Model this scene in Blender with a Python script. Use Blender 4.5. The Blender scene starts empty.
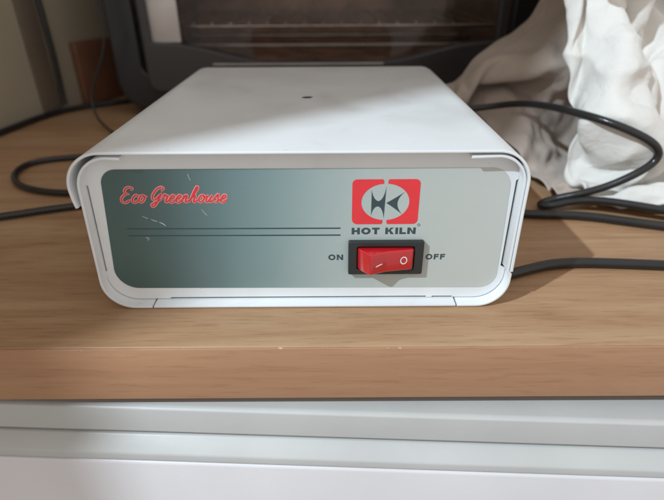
import bpy, bmesh, math, random
from mathutils import Vector, Matrix
from mathutils.geometry import tessellate_polygon
random.seed(7)
SC = bpy.context.scene
COL = SC.collection
mm = 0.001

# ------------------------------------------------------------------ camera
F, PITCH, ROLL = 497.0/664.0, math.radians(29.0), math.radians(-0.35)
cam = bpy.data.cameras.new('camera')
cam.sensor_width = 36.0; cam.lens = 36.0*F
cam.clip_start = 0.01; cam.clip_end = 50
cam.dof.use_dof = True; cam.dof.focus_distance = 0.235; cam.dof.aperture_fstop = 8.0
co = bpy.data.objects.new('camera', cam); COL.objects.link(co)
X0 = Vector((1, 0, 0)); U0 = Vector((0, math.sin(PITCH), math.cos(PITCH))); F0 = Vector((0, math.cos(PITCH), -math.sin(PITCH)))
c, s = math.cos(ROLL), math.sin(ROLL)
R_ = c*X0 + s*U0; U_ = -s*X0 + c*U0
M = Matrix((R_, U_, -F0)).transposed().to_4x4(); M.translation = Vector((0.003, -0.2008, 0.144))
co.matrix_world = M
SC.camera = co

# ------------------------------------------------------------------ light
w = bpy.data.worlds.new('World'); SC.world = w; w.use_nodes = True
bg = w.node_tree.nodes['Background']
# an evenly lit room, brighter from the side the picture was taken from
wn = w.node_tree.nodes; wl = w.node_tree.links
wt = wn.new('ShaderNodeTexCoord'); wd = wn.new('ShaderNodeVectorMath'); wd.operation = 'DOT_PRODUCT'
wl.new(wt.outputs['Generated'], wd.inputs[0]); wd.inputs[1].default_value = (0.60, -0.62, 0.50)
wr = wn.new('ShaderNodeMapRange'); wl.new(wd.outputs['Value'], wr.inputs[0])
wr.inputs[1].default_value = -1; wr.inputs[2].default_value = 1; wr.inputs[3].default_value = 0.05; wr.inputs[4].default_value = 0.82
wl.new(wr.outputs[0], bg.inputs[1]); bg.inputs[0].default_value = (1.0, 0.935, 0.885, 1)
LD = Vector((1.25, 1.0, -1.4)).normalized()          # the way the daylight falls
lamp = bpy.data.lights.new('window_light', 'AREA')
lamp.shape = 'DISK'; lamp.size = 0.045; lamp.energy = 62; lamp.color = (0.77, 0.90, 1.0)
lo = bpy.data.objects.new('window_light', lamp); COL.objects.link(lo)
lo.location = Vector((0, 0.02, 0.05)) - LD*2.4
lo.rotation_euler = LD.to_track_quat('-Z', 'Y').to_euler()
SC.view_settings.view_transform = 'Standard'; SC.view_settings.look = 'None'
SC.view_settings.exposure = 0.0; SC.view_settings.gamma = 1.0
SC.render.resolution_x = 1024; SC.render.resolution_y = 771

# ------------------------------------------------------------------ materials
def mat(name, col, rough=0.5, metal=0.0, bump=0.0, bscale=200, var=0.0, vscale=8, coat=0.0, stretch=None, rvar=0.0, spec=0.5, sheen=0.0, sss=0.0):
    m = bpy.data.materials.new(name); m.use_nodes = True
    nt = m.node_tree; N = nt.nodes; L = nt.links; p = N['Principled BSDF']
    p.inputs['Base Color'].default_value = (*col, 1); p.inputs['Roughness'].default_value = rough
    p.inputs['Metallic'].default_value = metal; p.inputs['Coat Weight'].default_value = coat
    p.inputs['Specular IOR Level'].default_value = spec
    if sheen: p.inputs['Sheen Weight'].default_value = sheen
    tc = N.new('ShaderNodeTexCoord'); mp = N.new('ShaderNodeMapping'); L.new(tc.outputs['Object'], mp.inputs[0])
    if stretch: mp.inputs['Scale'].default_value = stretch
    if var or rvar:
        n = N.new('ShaderNodeTexNoise'); n.inputs['Scale'].default_value = vscale; n.inputs['Detail'].default_value = 6
        L.new(mp.outputs[0], n.inputs['Vector'])
        if var:
            r = N.new('ShaderNodeValToRGB'); L.new(n.outputs['Fac'], r.inputs[0])
            r.color_ramp.elements[0].position = 0.3; r.color_ramp.elements[1].position = 0.7
            r.color_ramp.elements[0].color = (*[max(0, x*(1-var)) for x in col], 1)
            r.color_ramp.elements[1].color = (*[min(1, x*(1+var)) for x in col], 1)
            L.new(r.outputs[0], p.inputs['Base Color'])
        if rvar:
            mr = N.new('ShaderNodeMapRange'); L.new(n.outputs['Fac'], mr.inputs[0])
            mr.inputs[1].default_value = 0.3; mr.inputs[2].default_value = 0.7
            mr.inputs[3].default_value = max(0.02, rough-rvar); mr.inputs[4].default_value = min(1, rough+rvar)
            L.new(mr.outputs[0], p.inputs['Roughness'])
    if bump:
        n2 = N.new('ShaderNodeTexNoise'); n2.inputs['Scale'].default_value = bscale; n2.inputs['Detail'].default_value = 4
        L.new(mp.outputs[0], n2.inputs['Vector'])
        b = N.new('ShaderNodeBump'); b.inputs['Strength'].default_value = bump; b.inputs['Distance'].default_value = 0.0005
        L.new(n2.outputs['Fac'], b.inputs['Height']); L.new(b.outputs[0], p.inputs['Normal'])
    return m

POWDER = mat('white_powder_coat', (0.73, 0.755, 0.77), 0.42, bump=0.10, bscale=1500, var=0.02, vscale=25, rvar=0.05)
PLATEW = mat('white_front_paint', (0.73, 0.755, 0.765), 0.38, bump=0.10, bscale=1500, var=0.03, vscale=30, rvar=0.06)
BLACKP = mat('black_plastic', (0.020, 0.024, 0.025), 0.38, bump=0.3, bscale=1200, var=0.15)
CABLE = mat('black_cable_rubber', (0.018, 0.018, 0.019), 0.28, bump=0.25, bscale=300, var=0.2, vscale=40, rvar=0.08)
REDPR = mat('red_print', (0.72, 0.035, 0.045), 0.42, var=0.06, vscale=80)
PINKPR = mat('pale_pink_print', (0.80, 0.36, 0.34), 0.45, var=0.08, vscale=80)
DARKPR = mat('dark_teal_print', (0.035, 0.065, 0.075), 0.42, var=0.1, vscale=80)
WHITEPR = mat('white_print', (0.85, 0.80, 0.80), 0.45)
SCR = mat('scratch_white', (0.45, 0.5, 0.5), 0.5, var=0.3, vscale=600)
WALLM = mat('cream_wall_paint', (0.36, 0.315, 0.235), 0.8, bump=0.4, bscale=120, var=0.10, vscale=6)
STRIPM = mat('taupe_trim', (0.15, 0.12, 0.09), 0.6, bump=0.3, bscale=80, var=0.15, vscale=20)
BROWNM = mat('brown_board', (0.17, 0.075, 0.042), 0.6, bump=0.3, bscale=60, var=0.2, vscale=25)
OVENM = mat('oven_black_enamel', (0.020, 0.021, 0.025), 0.32, var=0.2, vscale=15, rvar=0.1, bump=0.1)
OVENG = mat('oven_grey_enamel', (0.045, 0.044, 0.047), 0.40, var=0.1, vscale=15, rvar=0.1)
STEEL = mat('oven_steel', (0.42, 0.40, 0.39), 0.36, metal=0.85, var=0.25, vscale=30, rvar=0.12)
LINER = mat('oven_liner', (0.66, 0.52, 0.45), 0.5, metal=0.3, var=0.35, vscale=22, rvar=0.12)
TRAYM = mat('baked_tray', (0.60, 0.38, 0.28), 0.42, metal=0.4, var=0.7, vscale=32, rvar=0.15, stretch=(1, 1, 0.4))
ROD = mat('chrome_rod', (0.50, 0.46, 0.43), 0.35, metal=1.0, var=0.2, vscale=60)
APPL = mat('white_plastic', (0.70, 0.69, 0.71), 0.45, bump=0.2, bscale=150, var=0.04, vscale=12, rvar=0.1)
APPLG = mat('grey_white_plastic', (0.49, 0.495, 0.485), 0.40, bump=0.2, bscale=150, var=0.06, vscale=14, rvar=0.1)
GASK = mat('grey_seal', (0.33, 0.335, 0.33), 0.6, var=0.1)
INSIDE = mat('dark_hole_shade', (0.012, 0.012, 0.012), 0.8, spec=0.1)  # shade inside the lid's hole, given as a dark colour

def dirt(m, amount=0.5, scale=260, cut=0.70, tint=(0.30, 0.24, 0.17)):
    """fine specks and faint rubbed smears over a painted surface"""
    nt = m.node_tree; N = nt.nodes; L = nt.links; p = N['Principled BSDF']; src = p.inputs['Base Color'].links[0].from_socket
    tc = N.new('ShaderNodeTexCoord')
    n = N.new('ShaderNodeTexNoise'); n.inputs['Scale'].default_value = scale; n.inputs['Detail'].default_value = 2
    n2 = N.new('ShaderNodeTexNoise'); n2.inputs['Scale'].default_value = 14; n2.inputs['Detail'].default_value = 7; n2.inputs['Distortion'].default_value = 1.5
    L.new(tc.outputs['Object'], n.inputs['Vector']); L.new(tc.outputs['Object'], n2.inputs['Vector'])
    a = N.new('ShaderNodeMapRange'); a.inputs[1].default_value = cut; a.inputs[2].default_value = cut+0.06; a.inputs[4].default_value = amount; L.new(n.outputs['Fac'], a.inputs[0])
    b = N.new('ShaderNodeMapRange'); b.inputs[1].default_value = 0.52; b.inputs[2].default_value = 0.80; b.inputs[4].default_value = 0.22; L.new(n2.outputs['Fac'], b.inputs[0])
    ad = N.new('ShaderNodeMath'); ad.operation = 'ADD'; ad.use_clamp = True; L.new(a.outputs[0], ad.inputs[0]); L.new(b.outputs[0], ad.inputs[1])
    x = N.new('ShaderNodeMix'); x.data_type = 'RGBA'; L.new(ad.outputs[0], x.inputs['Factor']); L.new(src, x.inputs['A']); x.inputs['B'].default_value = (*tint, 1)
    L.new(x.outputs['Result'], p.inputs['Base Color'])
dirt(POWDER, 0.25, 330, 0.72); dirt(PLATEW, 0.25, 330, 0.72)

def cloth_mat(name, col, dark):
    m = mat(name, col, 0.9, var=0.07, vscale=18, sheen=0.25, spec=0.2)
    nt = m.node_tree; N = nt.nodes; L = nt.links; p = N['Principled BSDF']
    tc = N.new('ShaderNodeTexCoord')
    n = N.new('ShaderNodeTexNoise'); n.inputs['Scale'].default_value = 1400; n.inputs['Detail'].default_value = 3
    L.new(tc.outputs['Object'], n.inputs['Vector'])
    n2 = N.new('ShaderNodeTexNoise'); n2.inputs['Scale'].default_value = 55; n2.inputs['Detail'].default_value = 5; n2.inputs['Distortion'].default_value = 1.2
    L.new(tc.outputs['Object'], n2.inputs['Vector'])
    b = N.new('ShaderNodeBump'); b.inputs['Strength'].default_value = 0.35; b.inputs['Distance'].default_value = 0.0004
    b2 = N.new('ShaderNodeBump'); b2.inputs['Strength'].default_value = 0.5; b2.inputs['Distance'].default_value = 0.003
    L.new(n.outputs['Fac'], b.inputs['Height']); L.new(n2.outputs['Fac'], b2.inputs['Height'])
    L.new(b.outputs[0], b2.inputs['Normal']); L.new(b2.outputs[0], p.inputs['Normal'])
    return m
BEIGE = cloth_mat('beige_cotton', (0.48, 0.405, 0.35), 0)
WHITEC = cloth_mat('white_cotton', (0.69, 0.675, 0.64), 0)

def wood_mat(name, a, b_, c_, edge=False):
    m = bpy.data.materials.new(name); m.use_nodes = True
    nt = m.node_tree; N = nt.nodes; L = nt.links; p = N['Principled BSDF']
    tc = N.new('ShaderNodeTexCoord')
    def noise(scale, st, det=8, dist=0.0):
        mp = N.new('ShaderNodeMapping'); mp.inputs['Scale'].default_value = st; L.new(tc.outputs['Object'], mp.inputs[0])
        n = N.new('ShaderNodeTexNoise'); n.inputs['Scale'].default_value = scale; n.inputs['Detail'].default_value = det
        n.inputs['Distortion'].default_value = dist; n.inputs['Roughness'].default_value = 0.62
        L.new(mp.outputs[0], n.inputs['Vector']); return n
    n1 = noise(34, (0.10, 1, 1), 9, 1.4)      # broad figure
    n2 = noise(210, (0.05, 1, 1), 6, 0.6)    # fine grain
    n3 = noise(620, (0.07, 1, 1), 3)          # pores
    r = N.new('ShaderNodeValToRGB'); L.new(n1.outputs['Fac'], r.inputs[0])
    e = r.color_ramp.elements; e[0].position = 0.30; e[0].color = (*a, 1); e[1].position = 0.72; e[1].color = (*c_, 1)
    k = e.new(0.5); k.color = (*b_, 1)
    mx = N.new('ShaderNodeMix'); mx.data_type = 'RGBA'; mx.blend_type = 'MULTIPLY'; mx.inputs['Factor'].default_value = 0.45 if edge else 0.8
    r2 = N.new('ShaderNodeValToRGB'); L.new(n2.outputs['Fac'], r2.inputs[0])
    r2.color_ramp.elements[0].position = 0.34; r2.color_ramp.elements[0].color = (0.87, 0.83, 0.80, 1)
    r2.color_ramp.elements[1].position = 0.56; r2.color_ramp.elements[1].color = (1, 1, 1, 1)
    L.new(r.outputs[0], mx.inputs['A']); L.new(r2.outputs[0], mx.inputs['B'])
    mx2 = N.new('ShaderNodeMix'); mx2.data_type = 'RGBA'; mx2.blend_type = 'MULTIPLY'; mx2.inputs['Factor'].default_value = 0.4 if edge else 0.7
    r3 = N.new('ShaderNodeValToRGB'); L.new(n3.outputs['Fac'], r3.inputs[0])
    r3.color_ramp.elements[0].position = 0.34; r3.color_ramp.elements[0].color = (0.74, 0.68, 0.63, 1)
    r3.color_ramp.elements[1].position = 0.45; r3.color_ramp.elements[1].color = (1, 1, 1, 1)
    L.new(mx.outputs['Result'], mx2.inputs['A']); L.new(r3.outputs[0], mx2.inputs['B'])
    L.new(mx2.outputs['Result'], p.inputs['Base Color'])
    if edge:      # pale chips where the laminate's arris is worn
        sp = N.new('ShaderNodeSeparateXYZ'); L.new(tc.outputs['Object'], sp.inputs[0])
        h = N.new('ShaderNodeMapRange'); h.inputs[1].default_value = -0.0016; h.inputs[2].default_value = -0.0006; h.inputs[3].default_value = -0.14; h.inputs[4].default_value = 0.0
        L.new(sp.outputs['Z'], h.inputs[0])
        nc = noise(230, (1, 1, 1), 3); ad = N.new('ShaderNodeMath'); ad.operation = 'ADD'; L.new(nc.outputs['Fac'], ad.inputs[0]); L.new(h.outputs[0], ad.inputs[1])
        k_ = N.new('ShaderNodeMapRange'); k_.inputs[1].default_value = 0.64; k_.inputs[2].default_value = 0.72; L.new(ad.outputs[0], k_.inputs[0])
        mx3 = N.new('ShaderNodeMix'); mx3.data_type = 'RGBA'; L.new(k_.outputs[0], mx3.inputs['Factor']); L.new(mx2.outputs['Result'], mx3.inputs['A'])
        mx3.inputs['B'].default_value = (0.66, 0.54, 0.42, 1); L.new(mx3.outputs['Result'], p.inputs['Base Color'])
    p.inputs['Roughness'].default_value = 0.42; p.inputs['Specular IOR Level'].default_value = 0.35
    bmp = N.new('ShaderNodeBump'); bmp.inputs['Strength'].default_value = 0.25; bmp.inputs['Distance'].default_value = 0.0003
    L.new(n2.outputs['Fac'], bmp.inputs['Height']); L.new(bmp.outputs[0], p.inputs['Normal'])
    return m
WOOD = wood_mat('oak_laminate', (0.31, 0.172, 0.090), (0.395, 0.242, 0.136), (0.47, 0.315, 0.190))
WOODE = wood_mat('oak_edge_band', (0.36, 0.190, 0.104), (0.395, 0.217, 0.122), (0.43, 0.245, 0.140), True)

def sticker_mat():
    m = bpy.data.materials.new('teal_to_grey_label'); m.use_nodes = True
    nt = m.node_tree; N = nt.nodes; L = nt.links; p = N['Principled BSDF']
    tc = N.new('ShaderNodeTexCoord'); sp = N.new('ShaderNodeSeparateXYZ'); L.new(tc.outputs['Object'], sp.inputs[0])
    n = N.new('ShaderNodeTexNoise'); n.inputs['Scale'].default_value = 30; L.new(tc.outputs['Object'], n.inputs['Vector'])
    a = N.new('ShaderNodeMath'); a.operation = 'MULTIPLY_ADD'; a.inputs[1].default_value = 0.006; L.new(n.outputs['Fac'], a.inputs[0]); L.new(sp.outputs['X'], a.inputs[2])
    z = N.new('ShaderNodeMath'); z.operation = 'MULTIPLY_ADD'; z.inputs[1].default_value = -0.12; L.new(sp.outputs['Z'], z.inputs[0]); L.new(a.outputs[0], z.inputs[2])
    mr = N.new('ShaderNodeMapRange'); mr.inputs[1].default_value = -0.108; mr.inputs[2].default_value = 0.082; L.new(z.outputs[0], mr.inputs[0])
    r = N.new('ShaderNodeValToRGB'); L.new(mr.outputs[0], r.inputs[0]); e = r.color_ramp.elements
    e[0].position = 0.0; e[0].color = (0.058, 0.105, 0.094, 1); e[1].position = 1.0; e[1].color = (0.50, 0.525, 0.50, 1)
    for pos, cc in ((0.17, (0.080, 0.135, 0.132)), (0.30, (0.125, 0.195, 0.200)), (0.42, (0.20, 0.285, 0.29)), (0.53, (0.31, 0.39, 0.385)), (0.64, (0.40, 0.465, 0.45)), (0.8, (0.46, 0.505, 0.48))):
        k = e.new(pos); k.color = (*cc, 1)
    L.new(r.outputs[0], p.inputs['Base Color']); p.inputs['Roughness'].default_value = 0.34
    b = N.new('ShaderNodeBump'); b.inputs['Strength'].default_value = 0.12; b.inputs['Distance'].default_value = 0.0005
    n4 = N.new('ShaderNodeTexNoise'); n4.inputs['Scale'].default_value = 250; L.new(tc.outputs['Object'], n4.inputs['Vector'])
    L.new(n4.outputs['Fac'], b.inputs['Height']); L.new(b.outputs[0], p.inputs['Normal'])
    return m
STICK = sticker_mat()

def glass_mat():
    m = bpy.data.materials.new('oven_glass'); m.use_nodes = True
    nt = m.node_tree; N = nt.nodes; L = nt.links; out = N['Material Output']; N.remove(N['Principled BSDF'])
    t = N.new('ShaderNodeBsdfTransparent'); t.inputs[0].default_value = (0.95, 0.92, 0.90, 1)
    g = N.new('ShaderNodeBsdfGlossy'); g.inputs['Roughness'].default_value = 0.06
    f = N.new('ShaderNodeFresnel'); f.inputs[0].default_value = 1.3
    x = N.new('ShaderNodeMixShader'); L.new(f.outputs[0], x.inputs[0]); L.new(t.outputs[0], x.inputs[1]); L.new(g.outputs[0], x.inputs[2])
    L.new(x.outputs[0], out.inputs[0]); return m
GLASS = glass_mat()
REDPL = mat('red_rocker_plastic', (0.50, 0.010, 0.016), 0.18, coat=0.8, var=0.08, vscale=60)
REDPL.node_tree.nodes['Principled BSDF'].inputs['Subsurface Weight'].default_value = 0.3
REDPL.node_tree.nodes['Principled BSDF'].inputs['Subsurface Scale'].default_value = 0.003
REDPL.node_tree.nodes['Principled BSDF'].inputs['Subsurface Radius'].default_value = (1.0, 0.1, 0.1)

# ------------------------------------------------------------------ helpers
def link(name, me, m=None, parent=None, smooth=30):
    o = bpy.data.objects.new(name, me); COL.objects.link(o)
    if m: me.materials.clear(); me.materials.append(m)
    if smooth is not None:
        for p in me.polygons: p.use_smooth = True
        try: me.set_sharp_from_angle(angle=math.radians(smooth))
        except Exception: pass
    if parent: o.parent = parent
    return o
def thing(name, label, cat, loc=(0, 0, 0), group=None, kind=None):
    o = bpy.data.objects.new(name, None); COL.objects.link(o); o.location = loc
    o.empty_display_size = 0.02
    return tag(o, label, cat, group, kind)
def tag(o, label, cat, group=None, kind=None):
    o['label'] = label; o['category'] = cat
    if group: o['group'] = group
    if kind: o['kind'] = kind
    return o
def baked(o, name, m, parent, smooth=30):
    """evaluate a temporary object's modifiers into one plain mesh object"""
    bpy.context.view_layer.update()
    dg = bpy.context.evaluated_depsgraph_get()
    me = bpy.data.meshes.new_from_object(o.evaluated_get(dg))
    me.transform(o.matrix_world); bpy.data.objects.remove(o)
    return link(name, me, m, parent, smooth)
def plate(name, loops, m, parent=None, depth=0.001, y=0.0, bevel=0.0, plane='XZ', segs=2, smooth=35):
    """flat outline with holes -> solid; loops in metres (u,v). For 'XZ' v is up and the solid spans y..y+depth"""
    cu = bpy.data.curves.new(name, 'CURVE'); cu.dimensions = '2D'; cu.fill_mode = 'BOTH'
    for lp in loops:
        sp = cu.splines.new('POLY'); sp.points.add(len(lp)-1); sp.use_cyclic_u = True
        for i, (u, v) in enumerate(lp): sp.points[i].co = (u, v, 0, 1)
    cu.extrude = max(depth/2 - bevel, 0.0); cu.bevel_depth = bevel; cu.bevel_resolution = segs
    if bevel: cu.offset = -bevel
    o = bpy.data.objects.new(name, cu); COL.objects.link(o)
    if plane == 'XZ':
        o.matrix_world = Matrix.Translation((0, y+depth/2, 0)) @ Matrix.Rotation(math.pi/2, 4, 'X')
    else:
        o.matrix_world = Matrix.Translation((0, 0, y+depth/2))
    return baked(o, name, m, parent, smooth)
def rrect(x0, x1, z0, z1, r, n=10, rs=None):
    rs = rs or (r, r, r, r)        # bl, br, tr, tl
    out = []
    for (cx, cz, a0, rr) in ((x0+rs[0], z0+rs[0], 180, rs[0]), (x1-rs[1], z0+rs[1], 270, rs[1]), (x1-rs[2], z1-rs[2], 0, rs[2]), (x0+rs[3], z1-rs[3], 90, rs[3])):
        for i in range(n+1):
            a = math.radians(a0+90*i/n); out.append((cx+rr*math.cos(a), cz+rr*math.sin(a)))
    return out
def box(name, a, b, m, parent=None, bevel=0.0008, segs=2):
    bm = bmesh.new(); bmesh.ops.create_cube(bm, size=1)
    for v in bm.verts: v.co = Vector([a[i] + (v.co[i]+0.5)*(b[i]-a[i]) for i in range(3)])
    if bevel: bmesh.ops.bevel(bm, geom=bm.edges[:], offset=bevel, segments=segs, profile=0.5, affect='EDGES')
    me = bpy.data.meshes.new(name); bm.to_mesh(me); bm.free()
    return link(name, me, m, parent)
def sheet(name, path, thick, y0, y1, m, parent, closed=False, bev=0.0003, cutters=()):
    """bent sheet metal: a profile (x,z) offset by its thickness and run from y0 to y1"""
    n = len(path); P = [Vector(p) for p in path]; nr = []
    for i in range(n):
        a = P[max(i-1, 0)]; b = P[min(i+1, n-1)]; d = (b-a).normalized(); nr.append(Vector((-d.y, d.x)))
    inner = [P[i] + nr[i]*thick for i in range(n)]
    lp = [tuple(p) for p in P] + [tuple(p) for p in reversed(inner)]
    return lp
def tube(name, pts, r, m, parent=None, res=6, caps=True):
    cu = bpy.data.curves.new(name, 'CURVE'); cu.dimensions = '3D'; cu.bevel_depth = r; cu.bevel_resolution = 4; cu.resolution_u = res
    cu.use_fill_caps = caps
    sp = cu.splines.new('NURBS'); sp.points.add(len(pts)-1); sp.order_u = 4; sp.use_endpoint_u = True
    for i, p in enumerate(pts): sp.points[i].co = (*p, 1)
    o = bpy.data.objects.new(name, cu); COL.objects.link(o)
    return baked(o, name, m, parent, 60)
def arc(cx, cz, r, a0, a1, n=10):
    return [(cx+r*math.cos(math.radians(a0+(a1-a0)*i/n)), cz+r*math.sin(math.radians(a0+(a1-a0)*i/n))) for i in range(n+1)]

# ------------------------------------------------------------------ setting
def prism_xy(name, poly, z0, z1, m, bevel=0.0, top_m=None):
    bm = bmesh.new(); lo_ = [bm.verts.new((x, y, z0)) for x, y in poly]; hi = [bm.verts.new((x, y, z1)) for x, y in poly]
    bm.faces.new(hi); bm.faces.new(lo_[::-1])
    for i in range(len(poly)):
        j = (i+1) % len(poly); bm.faces.new((lo_[i], lo_[j], hi[j], hi[i]))
    bmesh.ops.recalc_face_normals(bm, faces=bm.faces)
    if bevel: bmesh.ops.bevel(bm, geom=bm.edges[:], offset=bevel, segments=3, profile=0.5, affect='EDGES')
    me = bpy.data.meshes.new(name); bm.to_mesh(me); bm.free(); return link(name, me, m)
def wx(y): return -0.3462 + 0.36*(y-0.317)      # the left wall's foot line
TT = prism_xy('worktop', [(wx(-0.0290), -0.0290), (0.85, -0.0290), (0.85, 0.84), (wx(0.84), 0.84)], -0.0300, 0.0, WOOD, 0.0007)
TT['kind'] = 'structure'
EB = prism_xy('worktop_edge', [(-0.60, -0.0300), (0.85, -0.0300), (0.85, -0.02895), (-0.60, -0.02895)], -0.0302, -0.00035, WOODE, 0.0003)
EB['kind'] = 'structure'
g = 0.010; t_ = 0.10; YF = -0.470
WL = prism_xy('wall', [(wx(YF)-g, YF), (wx(1.0)-g, 1.0), (wx(1.0)-g-t_, 1.0), (wx(YF)-g-t_, YF)], -0.9, 1.3, WALLM, 0.002)
WL['kind'] = 'structure'
WB = prism_xy('back_wall', [(-0.085-0.09, 0.85), (1.6, 0.85), (1.6, 0.95), (-0.175, 0.95)], -0.9, 1.3, WALLM, 0.002)
WB['kind'] = 'structure'

# drawer unit under the worktop (its front turned a little against the worktop's edge)
du = thing('drawer_unit', 'white drawer unit with ridged pale grey top rail under the front edge of the worktop', 'drawer unit')
du.location = (0, -0.0325, 0); du.rotation_euler = (0, math.radians(0.35), math.radians(-2.4))
def rail(name, prof, m, x0=-0.62, x1=0.75, bev=0.0008):
    bm = bmesh.new(); A = [bm.verts.new((x0, y, z)) for y, z in prof]; B = [bm.verts.new((x1, y, z)) for y, z in prof]
    bm.faces.new(A); bm.faces.new(B[::-1])
    for i in range(len(prof)):
        j = (i+1) % len(prof); bm.faces.new((A[i], B[i], B[j], A[j]))
    bmesh.ops.recalc_face_normals(bm, faces=bm.faces)
    if bev: bmesh.ops.bevel(bm, geom=bm.edges[:], offset=bev, segments=3, profile=0.5, affect='EDGES')
    me = bpy.data.meshes.new(name); bm.to_mesh(me); bm.free(); return link(name, me, m, du)
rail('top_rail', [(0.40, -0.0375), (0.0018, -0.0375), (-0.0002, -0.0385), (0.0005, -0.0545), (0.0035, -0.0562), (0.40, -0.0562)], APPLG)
rail('seal', [(0.38, -0.0564), (0.0036, -0.0564), (0.0036, -0.0585), (0.38, -0.0585)], GASK, bev=0)
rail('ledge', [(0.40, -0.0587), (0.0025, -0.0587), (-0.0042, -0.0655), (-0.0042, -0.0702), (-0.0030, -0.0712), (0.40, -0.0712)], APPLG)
rail('drawer_front', [(0.40, -0.0718), (-0.0034, -0.0718), (-0.0040, -0.0728), (-0.0030, -0.42), (0.40, -0.42)], APPL)

# ------------------------------------------------------------------ the control box
L0, R0 = -0.1070, 0.0883      # sides of the base shell
H = 0.0800; DEP = 0.2135; TH = 0.0012
unit = thing('controller_box', 'white metal controller box with teal label and red rocker switch, standing on the wooden worktop', 'controller box')
# lid: top with sides bent down; the left side stands off a little
def lid_prof():
    xl, xr, zt = L0-0.0038, R0, H
    p = [(xl+0.0012, 0.0545)]
    p += [(xl+0.0004, 0.0585)]
    rl = 0.0165; rr = 0.0150
    p += arc(xl+rl, zt-rl, rl, 180, 90, 16)
    p += arc(xr-rr, zt-rr, rr, 90, 0, 16)
    p += [(xr, 0.0500), (xr+0.0002, 0.0206)]
    return p
lp = sheet('lid', lid_prof(), -TH, 0, 0, None, None)
lid = plate('lid', [lp], POWDER, None, depth=DEP+0.0016, y=-0.0008, bevel=0.00035, segs=2, smooth=40)
bm = bmesh.new(); bmesh.ops.create_cone(bm, cap_ends=True, segments=32, radius1=0.0036, radius2=0.0036, depth=0.03)
me = bpy.data.meshes.new('cut'); bm.to_mesh(me); bm.free()
cut = bpy.data.objects.new('cut', me); COL.objects.link(cut); cut.location = (-0.0114, 0.1036, H)
md = lid.modifiers.new('b', 'BOOLEAN'); md.operation = 'DIFFERENCE'; md.object = cut; md.solver = 'EXACT'
lid = baked(lid, 'lid', POWDER, unit, 40)
bpy.data.objects.remove(cut)

bm = bmesh.new(); bmesh.ops.create_cone(bm, cap_ends=True, segments=28, radius1=0.0033, radius2=0.0033, depth=0.003)
bmesh.ops.translate(bm, verts=bm.verts, vec=(-0.0114, 0.1036, H-0.0020)); me = bpy.data.meshes.new('hole_disc'); bm.to_mesh(me); bm.free()
link('hole_disc', me, INSIDE, lid, 40)  # dark disc added to stand for the shade in the hole

# base shell in two bent halves, open at the top middle; the floor strip sits between them
RB = 0.0148; RT = 0.0150
zs = H-TH-0.0012
RS = R0-0.0014
left = [(-0.086, zs-0.0003)] + arc(L0+RT, zs-RT, RT, 90, 180, 14) + arc(L0-0.0015+RB, 0.0004+RB, RB, 180, 270, 14) + [(-0.0857, 0.0004)]
xr = RS
right = [(0.0645, 0.0004)] + arc(R0+0.0002-RB, 0.0004+RB, RB, -90, 0, 14) + [(R0+0.0002, 0.0190), (RS, 0.0208)] + arc(xr-0.0132, zs-0.0132, 0.0132, 0, 90, 14) + [(0.0620, zs-0.0003)]
for half in (left, right): plate('base_side', [sheet('', half, TH, 0, 0, None, None)], POWDER, unit, depth=DEP, y=0.0, bevel=0.00035, smooth=40)
# front plate behind the rim with slots along both sides and along the bottom
def plate_outline():
    xl, xr_, zb, zt = L0+TH-0.0002, RS-TH-0.0001, 0.0020, H-TH-0.0016
    sl = 0.0009
    p = []
    p += arc(xl-0.0013+RB-0.001, zb+RB-0.001, RB-0.001, 180, 270, 10)
    p += [(-0.078, zb), (-0.078, zb+0.0008), (0.050, zb+0.0008), (0.050, zb), (0.053, zb), (0.053, zb+0.0007), (0.063, zb+0.0007), (0.063, zb)]
    p += arc(R0-TH-RB+0.001, zb+RB-0.001, RB-0.001, 270, 360, 10)
    p += [(R0-TH, 0.0186), (xr_, 0.0196), (xr_-sl, 0.0200), (xr_-sl, 0.0640), (xr_, 0.0645)]
    p += arc(xr_-0.0120, zt-0.0120, 0.0120, 0, 90, 10)
    p += arc(xl+RT-0.001, zt-RT+0.001, RT-0.001, 90, 180, 10)
    p += [(xl-0.0001, 0.0630), (xl+sl, 0.0625), (xl-0.0014+sl, 0.0185), (xl-0.0013, 0.0180)]
    return p
hole = rrect(0.0120, 0.0448, 0.0185, 0.0335, 0.0005, 3)
fp = plate('front_plate', [plate_outline(), hole], PLATEW, unit, depth=0.0012, y=0.0060, bevel=0.0002)
floor_ = box('base_tray', (-0.0850, 0.0, 0.0005), (0.0638, DEP-0.002, 0.0016), POWDER, unit, 0.0003)
back = plate('back_plate', [rrect(L0+0.0014, RS-0.0014, 0.002, H-0.003, 0.014)], POWDER, unit, depth=0.0012, y=DEP-0.003)

# label
ST = 0.0060
stk = plate('label_sticker', [
    [(x, z) for x, z in
     arc(-0.1028+0.0105, 0.0086+0.0105, 0.0105, 180, 270, 10) +
     arc(0.0835-0.0080, 0.0080+0.0080, 0.0080, 270, 360, 8) +
     arc(0.0835-0.0100, 0.0700-0.0090, 0.0090, 0, 90, 8) +
     arc(-0.0990+0.0075, 0.0702-0.0075, 0.0075, 90, 180, 10)],
    rrect(0.0118, 0.0450, 0.0183, 0.0337, 0.0005, 3)], STICK, fp, depth=0.00018, y=ST-0.00022, bevel=0.00004)
stk.parent = unit
SY = ST-0.00022                    # label's surface

def flat(name, polys, m, parent, y, tilt=0.0):
    """printed shapes: thin filled outlines on the label"""
    return plate(name, polys, m, parent, depth=0.00006, y=y-0.00006, smooth=None)
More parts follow.
